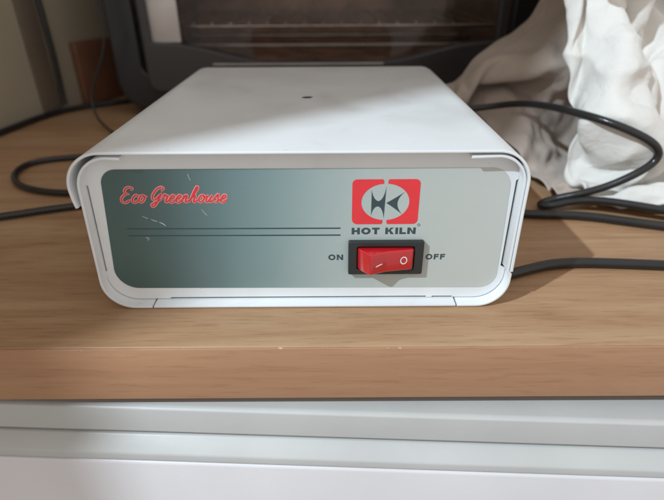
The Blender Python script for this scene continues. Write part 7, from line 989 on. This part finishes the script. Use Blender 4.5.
8,-3,-1,16,-4,8,8,0,-5,11,-1,-4,-15,-13,3,14,9,-15,10,18,12,-19,13,11,6,7,14,3,20,16,-17,-11,15,20,10,19,28,4,9,-21,-8,-2,-8,-5,12,18,21,21,4,-7,2,7,-1,-3,0,2,3,-6,6,3,8,18,16,11,0,-4,-5,-15,-9,-18,-23,-18,-14,-9,-8,-7,0,
12,-1,-2,-3,-9,3,9,11,5,-7,9,5,-12,-11,-10,10,14,-16,16,6,16,-7,4,8,15,7,-1,6,18,14,3,-17,19,20,9,20,19,13,-7,0,-13,-11,-7,-2,5,25,22,12,25,-6,-3,10,2,-5,1,0,-5,-2,4,6,7,6,9,22,7,-1,-6,-14,-16,-10,-20,-19,-12,-9,-9,-9,1,
-2,1,-2,-10,-10,3,2,11,12,-7,5,14,1,-10,-12,12,2,-14,8,18,16,-4,4,5,6,7,14,3,9,13,0,3,10,14,18,13,25,10,-6,4,-23,-12,0,2,10,20,25,0,29,5,-4,1,9,0,-5,-4,-2,0,6,6,6,4,7,2,20,5,-5,-12,-15,-14,-12,-19,-9,-9,-11,-9,-6,
-6,0,-7,-9,-1,1,1,2,13,11,-5,8,17,-7,-14,-2,15,-9,1,17,16,8,1,6,5,6,8,10,4,16,3,1,12,12,15,15,16,6,2,6,-12,-9,2,-1,6,19,25,-2,26,-1,11,-4,5,4,-7,-2,-2,3,2,9,4,5,6,-2,-2,18,0,-13,-7,-14,-9,-15,-8,-9,-11,-8,-6,
-10,-5,-2,1,0,0,1,6,-6,19,1,14,17,-13,-5,0,14,-5,-3,8,14,18,6,2,7,6,8,9,7,9,5,5,5,16,7,15,18,14,-2,0,-8,2,5,2,5,19,7,16,21,-5,2,12,5,-5,-2,-1,-1,-1,1,5,6,5,4,6,-8,-4,15,-5,-11,-8,-10,-10,-7,-11,-6,-8,-10,
16,-15,6,3,0,-1,-2,-1,-9,4,21,14,13,0,-8,1,11,-2,-4,0,14,17,13,2,6,8,7,8,8,7,7,5,7,4,10,10,16,19,7,-3,0,2,6,8,-4,13,10,21,17,3,-2,4,11,0,-2,-2,-2,-2,0,1,5,5,6,2,0,-10,-6,13,-5,-11,-7,-8,-7,-10,-9,-9,-8,
12,-14,-16,0,11,-12,1,1,0,5,9,15,14,15,0,-3,0,11,-5,-4,9,17,15,10,3,7,9,8,8,4,13,6,2,7,9,7,9,16,3,5,13,5,7,5,3,6,7,16,18,8,3,-2,3,6,1,0,-3,-3,-1,0,3,3,7,-1,0,-2,-10,-5,2,1,-8,-7,-6,-9,-8,-8,-9,
6,-17,0,-5,-6,5,-4,-1,-2,3,10,16,16,15,7,-3,-4,12,-1,-5,1,11,10,20,11,7,8,9,8,4,9,11,6,5,7,8,7,7,5,4,6,12,6,13,14,7,4,6,9,17,9,3,-1,0,0,3,0,-3,-3,-1,2,2,4,5,0,-2,-6,-7,-4,-3,-3,-6,-7,-6,-8,-7,-8,
-13,4,-16,17,-6,2,-5,2,-3,6,1,11,13,14,16,6,-12,0,16,-2,-2,13,7,7,18,11,6,13,11,4,8,9,12,5,7,7,5,7,2,5,5,9,15,16,7,8,11,2,4,7,17,9,5,0,-2,-3,0,-2,-3,-3,2,2,5,2,-5,6,-2,-5,-5,-5,-6,-8,-5,-7,-8,-7,-7,
-17,14,-10,4,17,3,-2,-7,4,7,2,7,10,14,13,13,-8,-7,16,7,-4,13,9,5,7,14,10,11,15,9,8,5,9,11,8,5,5,5,3,5,8,10,12,1,8,8,18,10,6,0,6,10,12,7,3,-3,-5,-3,-3,-3,-1,3,6,-1,2,-4,2,0,-2,-6,-8,-10,-9,-4,-8,-8,-5,
7,-4,11,6,-3,16,5,-5,2,7,3,8,6,11,9,15,-1,-13,11,16,3,5,15,8,5,7,12,12,15,9,10,8,6,10,6,6,1,1,11,4,9,11,5,13,9,-2,7,11,19,8,0,6,3,5,9,7,0,-7,-5,-3,-2,1,7,5,0,1,2,1,-4,-12,-7,-10,-12,-5,-5,-10,-5,
12,-6,12,4,-5,8,7,7,3,3,7,7,7,8,9,4,-5,1,9,16,11,3,7,17,7,6,8,11,14,11,9,10,4,9,2,4,-3,3,11,7,9,11,14,3,16,6,1,8,9,21,9,8,1,-1,-1,5,6,3,-9,-5,-3,1,4,10,4,-5,-12,-5,5,3,-6,-11,-15,-10,-2,-9,-7,
11,-7,2,2,11,9,7,7,4,0,8,5,7,9,9,-18,7,9,11,7,15,14,0,10,17,7,6,8,11,13,8,6,12,-5,7,-2,2,8,7,11,10,13,5,13,1,19,8,8,4,6,12,19,11,3,-6,-3,0,5,4,-10,-5,-1,6,8,6,-12,-1,-9,7,0,-3,-10,-17,-15,0,-9,-7,
8,-2,-2,6,12,9,-4,8,7,7,8,6,8,9,-1,-18,13,8,3,17,14,13,5,2,15,15,7,5,6,12,9,2,11,5,-9,2,8,7,6,9,11,17,12,0,12,-1,22,16,9,0,7,10,12,15,6,-4,-7,-3,3,4,-10,-3,3,10,-13,11,-9,-7,7,3,-5,-9,-17,-18,-2,-4,-9,
11,0,0,1,1,7,10,9,8,8,8,7,-2,-1,-2,1,15,9,1,9,16,15,-2,8,13,15,11,6,5,5,9,1,8,11,-8,-5,9,7,11,10,10,8,19,10,12,-10,12,19,23,8,5,3,1,11,14,9,-2,-7,-5,1,3,-8,-1,5,-14,15,-5,-9,2,-9,12,-9,-17,-18,-12,-1,-2,
16,-3,3,2,-4,9,9,10,8,8,8,6,2,-2,-2,-1,9,15,6,0,13,16,-5,12,12,13,10,8,5,2,8,7,-2,7,11,-3,-2,4,8,7,13,12,10,21,11,0,4,18,20,24,7,5,-8,1,13,12,-2,6,-7,-4,0,1,-7,3,-15,2,12,-9,-1,-3,-2,-18,1,-20,-9,-11,5,
14,0,-3,-9,13,9,6,9,8,8,8,2,-7,-1,3,9,4,4,18,5,3,15,-4,13,11,11,9,7,7,2,8,2,7,0,5,7,6,5,6,8,8,11,3,12,21,12,2,20,20,25,9,1,-6,-8,11,13,5,-3,5,-5,-4,-1,0,-6,-11,5,-3,1,4,-4,-7,-16,-13,-5,-13,-7,-1,
17,-2,-2,-11,11,10,7,8,8,9,6,-7,3,-3,8,9,1,-1,11,19,-3,12,-4,13,10,9,10,7,5,1,11,-2,10,2,8,5,7,7,6,9,8,0,12,6,11,30,9,22,18,0,19,8,-2,-13,6,12,13,-3,1,3,-3,-7,0,-4,-5,-13,15,0,-12,3,-10,-18,-5,-22,3,-12,5,
12,1,-2,-11,9,9,9,8,8,7,8,-9,-2,7,8,7,3,-3,-3,19,13,-4,-1,10,13,8,8,9,2,1,11,1,6,9,10,8,9,8,7,1,4,9,10,1,12,32,15,25,11,-8,8,17,7,-13,4,10,14,-1,1,6,-1,-4,-10,3,-7,-6,-13,14,-10,0,-18,-1,-13,-19,-9,6,2,
6,12,-13,0,7,8,8,8,8,4,6,-3,1,1,15,-4,11,-1,-10,4,18,11,-5,2,7,13,7,9,0,2,9,2,6,12,13,10,9,10,8,1,3,-6,21,6,8,31,32,17,-2,-2,0,11,15,-10,11,2,18,0,0,9,1,-5,-5,-11,6,-9,-11,-12,10,-15,-6,-11,0,-20,-14,15,3,
2,14,0,-2,7,7,9,9,-3,-1,3,16,-1,3,-5,15,6,0,-10,-6,6,14,14,1,3,4,9,11,0,4,9,-3,12,8,12,11,11,9,10,9,1,-13,24,13,5,36,32,13,-1,-2,-9,15,10,-4,11,3,7,4,7,10,5,-5,-7,-6,-12,8,-11,-12,-13,-10,-1,-17,8,-18,-10,4,15,
10,-3,9,9,8,4,11,11,-4,-2,3,5,17,-5,-1,-2,16,2,-9,-8,-3,3,12,17,9,2,2,9,11,-2,5,4,5,13,13,12,12,10,10,6,-1,-14,15,26,12,33,32,-3,9,-10,7,7,-2,9,8,5,12,6,5,7,10,-4,-8,-3,-11,-16,-3,-1,-13,-14,-8,-20,3,0,-9,4,12,
15,-3,6,9,10,4,8,13,7,-2,2,2,2,7,-3,-9,10,-14,12,-1,-6,0,-1,10,11,16,6,3,7,7,0,8,-2,13,14,15,6,16,10,6,-16,15,9,9,35,31,24,-10,3,6,10,2,-8,12,10,6,13,8,6,5,10,-3,-12,-3,-11,-14,-12,-20,2,-6,-14,-34,-5,31,-3,5,9,
21,-5,0,8,5,13,5,12,12,4,1,1,2,-11,-6,7,-14,-8,4,10,5,0,-2,0,4,10,14,8,6,4,7,7,0,5,12,17,12,17,6,-8,1,25,13,0,34,29,28,-14,-8,18,1,7,-6,7,4,16,14,14,8,7,-2,6,-13,-4,-10,-15,-7,-23,-5,-15,-9,-13,-16,35,-3,-8,18,
19,-3,-4,4,6,6,14,8,14,9,-1,-7,5,-10,-1,-20,8,-7,-8,-2,3,2,17,1,1,1,5,7,8,9,11,11,4,0,10,14,16,0,6,4,16,29,11,-2,27,38,19,-9,-16,21,4,6,-7,-1,9,20,-4,15,21,13,-3,4,-4,-21,-10,-3,-12,-4,-20,-4,-16,-16,-11,27,9,-20,14,
16,-1,-4,0,6,9,5,11,14,12,0,-10,-5,1,-16,-8,-13,13,-6,-2,-8,-2,12,16,5,1,1,3,5,10,13,12,2,7,6,14,8,17,-1,17,19,-2,25,15,23,29,12,-11,-5,17,3,6,-6,-4,9,20,-6,18,5,19,16,-6,-16,-2,-22,3,-6,-8,-13,-27,10,-12,-12,-7,22,-4,9,
6,5,2,-5,5,9,9,4,12,15,3,-13,-3,-15,-8,-10,-13,11,4,-3,-3,-4,4,5,11,11,2,4,5,2,13,13,0,7,13,16,15,14,8,6,16,-11,18,33,28,16,11,-9,-6,18,6,-7,4,-4,6,24,-4,15,2,17,20,-16,-11,4,-18,-15,-9,-6,-12,4,-22,-20,-10,21,8,3,11,
14,-4,10,-3,0,4,11,8,9,15,2,-9,-10,-11,-13,-12,-11,5,8,5,-2,-3,2,3,6,10,8,5,5,-1,12,13,3,7,17,17,10,11,16,16,-8,-1,23,26,27,18,10,-11,-4,17,6,-7,5,-8,8,17,-3,26,3,11,18,-9,-18,-12,7,-19,-7,-15,-6,3,-16,-8,-18,17,11,2,-12,
12,-3,0,8,0,-1,11,10,6,15,3,-13,-4,-12,-11,-11,-7,6,8,-7,3,-1,2,-2,3,10,9,6,5,-4,9,15,13,1,19,17,15,10,19,7,-10,13,23,22,12,16,19,-10,-6,4,15,-4,-1,-3,8,11,2,21,15,9,18,-12,-12,-17,-10,-4,-2,-15,-22,16,-18,-25,8,17,-17,22,0,
16,0,-5,2,7,-5,8,12,10,4,9,-13,-1,-9,-10,-9,-2,-3,-2,10,-1,5,-1,-3,-7,9,8,8,3,-8,5,18,18,1,11,19,20,19,13,4,-6,19,22,21,10,10,16,-2,-8,4,6,1,1,-5,5,4,-3,24,25,9,8,9,-18,-25,-14,10,-6,-18,-10,2,-4,-23,-7,21,-18,18,-16,
23,-4,-5,-4,8,-4,6,13,10,3,6,-13,4,-9,-12,0,3,-3,-2,-1,9,-7,6,-5,-11,2,8,7,5,-10,0,16,20,15,5,8,21,22,18,-12,20,18,12,18,19,10,-4,14,-5,-14,4,15,5,-8,5,-6,0,14,25,6,8,20,-4,-28,-19,-6,6,-13,-6,-16,17,-12,-21,9,-5,13,-20,
26,-5,-6,-9,6,-3,4,12,12,1,2,-13,9,-11,-4,7,2,-2,-2,-2,2,-1,-4,-2,-13,-4,3,8,6,-11,-4,10,23,25,11,4,7,22,21,7,14,18,3,16,17,16,2,-8,0,6,2,-1,3,3,4,-13,4,15,20,4,10,8,14,-26,-21,-19,2,9,-23,-9,13,1,-19,-14,8,13,-18,
25,-10,-6,-6,-4,4,2,9,13,3,-5,-11,8,-8,9,8,2,-2,-3,-1,0,-1,-7,-8,-14,-8,-1,5,8,-4,-13,5,22,27,22,8,2,12,17,22,9,18,-3,17,13,18,13,-9,5,4,-3,3,2,1,-2,-7,2,14,20,8,8,-3,12,-20,-20,-16,-4,-1,-17,-14,10,10,-16,-11,-2,19,-11,
11,2,-3,-7,-5,-1,3,7,11,1,-8,-9,-1,12,11,7,3,-3,-9,8,-2,-4,-8,-12,-14,-14,-4,3,7,3,-15,-3,18,28,27,17,0,9,13,20,11,18,-2,15,7,18,17,7,-5,2,6,0,-7,5,-6,1,-7,6,18,16,14,2,4,-24,-10,-21,-2,-15,-18,-11,2,21,-7,-28,-8,25,2,
11,6,6,-7,-5,-2,1,3,10,-2,-11,-6,4,9,15,9,3,-5,-8,-2,3,-11,-2,-16,-8,-16,-9,3,5,7,-15,-8,12,27,30,25,6,1,11,13,19,13,6,8,15,6,18,16,8,0,-1,-4,-2,-12,8,-9,1,-3,12,14,22,6,-7,-26,4,-17,-1,-29,-17,-17,14,21,-15,-16,-20,17,8,
3,12,8,5,-10,1,0,1,5,-3,-13,-3,8,6,8,17,6,-9,-5,-8,3,-5,-15,-13,-2,-15,-12,2,4,7,-14,-10,7,21,30,30,18,3,1,16,13,12,17,-15,21,16,10,17,17,9,2,-4,-14,-7,-9,6,0,-7,4,9,25,12,-8,-28,-2,-13,1,-23,-23,-22,12,24,-11,-7,-18,-5,3,
4,14,0,5,12,-3,-3,-7,7,-3,-9,-1,6,9,7,5,13,-10,0,-11,-5,-4,-3,-19,-8,-7,-12,3,3,7,-14,-12,4,16,27,30,26,14,2,2,3,19,20,-16,21,18,17,8,16,12,6,-15,0,-9,-13,9,-5,5,-8,6,15,19,3,-31,-6,-21,1,-22,-19,-20,8,19,-12,-2,-20,-7,-6,
3,11,10,5,13,4,-2,-15,-10,-4,8,1,4,5,9,9,1,1,-6,-6,-8,-9,1,-14,-7,-8,-13,-5,11,5,-11,-13,0,12,22,29,27,24,11,3,2,4,9,8,15,14,13,19,2,16,8,-6,-16,4,-13,3,3,3,-3,5,-2,11,17,-23,-21,-7,-11,-24,-11,-20,0,20,-1,-15,-25,-4,-7,
4,12,5,12,-9,15,-2,3,-18,-8,13,4,5,4,10,4,5,2,-5,-6,-8,-8,-4,-13,-4,-11,-9,-6,-7,16,-7,-12,1,5,17,26,28,25,21,12,4,3,10,8,-14,18,20,19,11,7,8,-1,-16,-3,-16,8,12,-2,-12,18,0,-7,15,-17,-19,3,-9,-24,-17,-20,5,5,-9,-8,-27,18,-22,
0,15,6,11,-14,5,-2,12,-7,-13,7,10,8,7,7,8,4,2,-2,-10,-3,-9,-7,-9,-6,-12,-6,-4,-9,-11,-3,12,-3,11,12,16,26,25,23,19,16,3,4,12,-16,16,-3,21,12,8,13,-2,-9,-17,-13,11,15,5,-16,13,5,1,0,-25,-7,-10,2,-16,-17,-10,-17,8,-22,-12,8,-7,-23,
3,16,4,13,-13,0,-4,8,6,-10,8,8,9,8,5,5,9,3,-7,-8,-6,-3,-10,-6,-8,-15,-1,-16,2,-13,-3,1,15,7,14,16,11,26,20,19,22,-9,19,15,-10,20,0,-6,17,5,15,-3,-4,-18,-14,13,13,5,-16,-2,5,16,-5,-24,-16,3,-14,-4,-10,-13,-12,-21,4,5,-23,-7,-21,
-9,25,5,15,-6,-10,-6,10,-4,11,4,12,10,7,5,1,10,8,-2,-7,-11,-5,-10,-9,-9,-15,-6,-13,4,-15,5,1,15,10,12,20,-5,19,19,12,18,5,8,12,21,-16,13,14,-4,13,13,-2,-12,0,-20,9,16,5,-15,-12,9,13,-12,-4,-4,-17,-12,-10,-17,-8,-10,13,-12,-21,-7,-20,-18,
-2,24,9,9,-1,-1,-6,9,-4,12,4,14,12,8,7,-1,3,11,4,-7,-12,-10,-7,-10,-13,-15,-12,-8,-13,11,1,4,0,21,19,14,-9,4,18,15,17,26,10,-7,-2,2,16,-1,13,4,8,-2,-3,17,-19,-7,17,6,-14,-17,13,10,-13,-13,5,-21,-2,-9,-5,-4,-3,-11,-20,-19,-14,-16,-17,
-2,22,8,17,-2,-4,3,9,-2,10,5,16,14,8,10,5,-7,7,9,-5,-12,-11,-10,-11,-16,-15,-12,-8,-17,18,7,4,-6,17,8,24,3,0,17,12,15,2,29,11,-5,-9,-1,12,7,-2,13,8,-9,16,-14,9,-11,11,-14,-15,1,10,8,-13,-19,-6,-21,-9,-5,-1,-16,-3,-16,-10,-21,-9,-16,
1,15,20,16,-2,-3,-1,7,6,13,0,15,16,15,9,8,-1,-9,10,1,-14,-13,-9,-15,-13,-14,-11,-14,-16,11,22,-5,-9,11,20,22,12,3,-5,10,19,8,29,-4,12,0,-18,3,3,2,11,7,-5,13,7,-7,14,-16,-2,-14,-13,4,7,11,-8,-18,-19,-16,-16,-12,-14,-7,-10,-10,-14,-6,-13,
13,13,14,10,6,-7,-3,5,13,9,7,11,18,14,15,6,8,-11,-6,9,-11,-15,-12,-16,-16,-13,-4,-14,-16,12,13,5,-6,4,21,18,8,15,-10,12,9,23,12,9,-9,16,-16,-23,12,-1,7,3,2,4,6,6,2,14,-9,-15,-13,-8,3,10,6,-9,-17,-16,-14,-14,-14,-11,-9,-10,-13,-18,-10,
12,9,10,13,4,-9,1,6,12,11,7,8,17,3,17,10,13,3,-16,6,-8,-18,-11,-16,-17,-16,2,-12,-15,13,13,1,-3,-4,16,16,16,15,-4,11,-5,23,9,24,-9,1,-24,-6,-9,6,13,-8,2,1,4,7,3,15,7,-13,-3,-15,-12,6,9,-5,-7,-7,-16,-14,-11,-12,-9,-14,-15,-13,-16,
9,12,3,7,10,-7,-4,2,20,14,6,9,7,11,5,15,12,13,-16,-1,-3,-19,-14,-18,-16,-9,4,-11,-15,12,11,3,-6,-6,21,12,17,0,13,14,-15,11,30,14,-15,-7,-9,-21,-13,18,-1,8,1,-10,-3,10,4,14,1,12,-2,-12,-16,5,-12,-4,-6,-5,3,-12,-16,-14,-12,-10,-15,-12,-8,
19,9,1,3,-2,-3,3,-8,15,25,11,8,7,12,4,4,14,14,-14,-5,5,-21,-15,-17,-17,-3,6,-10,-16,11,2,14,-9,-8,20,14,-4,8,15,20,-14,13,23,7,5,-20,-15,-22,0,11,-15,13,-4,-7,-5,2,12,9,-2,12,3,6,-16,-5,-19,12,5,-9,-15,-6,-16,-11,-13,-12,-14,-9,-2,
21,6,-2,-6,2,-3,-1,-6,12,15,21,8,13,13,4,-9,15,20,-15,-11,12,-24,-14,-16,-15,3,5,-12,-12,8,-1,18,-8,-9,9,10,5,1,14,23,2,-3,14,3,7,-21,-6,-21,16,-13,-14,8,10,-11,-11,-6,7,11,-1,11,3,9,3,-16,9,-18,-4,-5,-3,-8,-11,-13,-14,-13,-13,-9,1,
19,4,-3,-9,1,-2,-1,-10,12,7,20,13,19,-3,17,-10,9,22,-8,-16,12,-22,-18,-14,-13,5,9,-15,-8,5,-3,21,-8,-11,5,11,13,4,-2,7,13,12,-10,28,-6,-25,-13,-4,17,-17,-19,3,2,0,-6,-11,13,-14,13,9,1,1,19,4,-7,-16,-12,-5,-5,-7,-9,-10,-14,-17,-15,-10,4,
11,10,-8,-7,-1,-3,-1,-9,10,4,22,9,21,-5,10,6,-9,17,13,-25,7,-17,-18,-13,-6,3,10,-11,-6,1,-5,20,-8,-2,-6,2,14,17,1,4,26,-39,4,26,9,-21,-11,-1,-2,-15,-3,-13,-4,7,-9,-11,5,11,-16,20,-4,16,2,5,-4,-12,-13,-6,-4,-7,-9,-5,-11,-14,-16,-12,1,
-2,9,12,-10,1,-7,-5,-8,15,5,17,17,-2,-11,11,18,4,0,25,-18,0,-25,-8,-12,-7,6,2,-6,-4,0,-8,17,-1,0,-2,2,4,9,11,-3,17,-21,-10,12,29,-23,-9,-13,8,-19,-12,-16,15,-14,-7,-6,-2,18,-13,6,10,13,-8,4,2,5,-13,-8,-16,-11,-8,0,-9,-14,-12,-12,0,
-6,7,18,10,-25,14,-6,-9,18,10,14,-3,9,-10,-1,16,4,-8,18,-21,29,-10,-11,-8,-7,-5,-3,4,-4,-4,-8,11,9,-8,0,14,3,-17,20,19,5,-12,-9,-1,6,-9,-4,-21,5,-21,-13,-8,16,-14,-12,-10,-6,14,7,7,-16,18,-5,0,8,0,-1,-11,-16,-2,-12,-9,-6,-3,-11,-9,-1,
16,3,6,-10,-3,-2,12,-3,23,12,-2,10,5,-5,-9,3,7,-7,3,-22,15,32,-2,-10,-9,-4,0,-4,-5,-5,-1,0,7,-3,-5,9,7,-2,12,25,5,-21,-2,-6,-9,4,-4,-22,-7,-21,0,-13,13,-14,-13,-11,-10,-1,8,7,12,-2,-6,-6,6,10,4,-9,-16,-13,-10,-10,6,-4,-4,-9,-4,
21,-16,-8,2,12,-22,-3,21,28,1,16,-1,4,-2,-4,2,6,5,-6,-3,-18,3,27,1,-7,-10,4,-5,1,-12,-2,7,4,-9,4,9,-3,-1,22,18,-27,12,-8,-23,5,14,-23,-6,-16,-23,7,-16,4,-7,-5,-12,1,-5,-9,-12,11,11,-7,-3,-10,10,4,-4,-10,-10,-12,-2,-2,2,-2,-3,-9,
-2,3,-8,-11,-9,-7,15,22,8,28,-11,5,-11,18,9,-6,-5,4,3,-4,-13,-5,-2,8,1,2,-1,-5,-4,-1,-4,14,-3,6,3,-3,2,5,-7,25,3,-16,5,-14,-1,8,-24,-8,-18,-26,7,-17,7,-4,-13,-1,-16,0,-14,-7,15,-13,4,-7,2,-8,0,-1,1,-5,-11,-7,-1,5,-1,-3,-3,
-7,19,-2,-6,-30,9,19,10,5,25,10,-11,0,5,21,-3,-1,-5,-4,3,-11,-4,-2,7,8,-2,-11,1,-2,-6,-19,13,20,7,-8,4,1,-21,8,10,8,16,-27,-3,-10,21,-19,-19,-19,-16,2,-18,-3,4,-10,-13,-2,-14,2,-7,-9,-9,8,-5,-8,-9,-7,-4,2,4,7,-5,-13,-2,7,-2,-6,
4,-7,14,-7,1,-6,15,2,16,13,15,-1,4,-12,17,11,6,-13,5,-11,-6,4,5,4,-10,2,-6,6,4,-6,-21,-19,12,17,13,-5,19,-25,0,12,-11,13,-6,2,-8,11,-24,-8,-18,-22,0,-12,-8,3,-9,-16,-6,-9,1,-17,-8,-10,-5,9,-7,-9,-9,-11,2,8,7,5,-3,-11,4,-6,0,
-18,16,-6,0,22,-2,4,-3,4,27,3,17,-7,3,-18,8,22,1,-3,6,-9,-4,-9,-2,4,-6,-3,-2,20,7,-3,-26,-8,18,8,0,6,13,-14,5,-9,7,8,2,-28,-6,10,-14,-24,-23,5,-17,-8,-12,-7,6,-14,-6,-10,-2,-4,-8,-8,-16,-6,2,-11,-3,-11,-3,10,8,-2,-1,2,-4,-6,
20,-10,-7,27,-2,16,-2,7,-2,5,3,11,-5,-6,14,-9,13,10,4,12,-14,-5,-1,-9,0,-6,-3,0,21,8,12,-19,-8,-5,0,15,12,6,-1,-12,6,-7,16,-1,-19,-9,-11,-17,-23,0,-13,-17,-7,-17,7,-7,7,-15,-8,-1,-15,-9,3,-7,-11,-13,-10,2,-12,0,-6,11,-2,-1,0,-3,5,
19,-12,-7,0,25,9,1,-4,26,-33,-19,6,20,1,10,-12,23,3,16,3,0,-12,-11,-2,-4,-6,-13,12,13,13,13,-5,-17,8,11,4,-3,-4,3,-2,0,-5,30,-6,-25,-8,-8,-27,-23,-1,-18,1,-18,1,-17,-6,17,-9,-9,-11,-9,-10,-8,3,-10,-10,-12,-5,-10,-7,5,-4,0,-4,1,8,-5,
18,-11,-9,-3,12,7,3,10,-8,-3,-31,-11,23,10,4,-5,17,9,16,-11,7,4,-5,-2,8,-6,-14,-18,20,14,6,18,-17,-3,-4,23,-7,-21,23,-18,17,-7,-4,26,-16,-21,-12,-20,-12,-27,7,-17,-3,-12,-8,-15,12,7,-10,-9,-14,-4,-11,-12,-2,-8,-11,-12,-9,0,-12,-3,-4,0,2,4,0,
-4,15,-11,-9,-5,14,8,-18,3,4,-8,-19,1,18,-8,3,16,11,11,-16,4,14,9,6,-4,3,-13,-24,1,10,18,19,4,-13,11,13,1,-8,2,-11,-9,-11,1,9,17,-22,-7,-17,-21,-23,-21,9,-15,-15,-12,-1,5,-3,4,-5,-13,-14,-9,-11,-10,-4,-9,-9,-9,-10,-10,-9,-6,-3,3,2,2,
16,-21,9,-21,-4,4,12,-15,29,-6,-22,7,-1,11,-23,8,14,13,4,-7,0,5,14,3,-6,0,16,-19,-5,-3,22,11,0,11,-8,17,5,-14,2,-3,9,-10,-9,-12,11,19,-12,-23,-26,-24,-23,-8,-5,-14,-12,0,15,-10,-13,7,-12,-13,-10,-9,-13,-9,-8,-10,-11,-10,-10,-10,-9,-5,-2,2,4], WHITEC, 4)
tag(white_cloth, 'crumpled white cloth piled on the worktop at the right under the arching cable', 'cloth')
for p in white_cloth.data.polygons: p.use_smooth = True
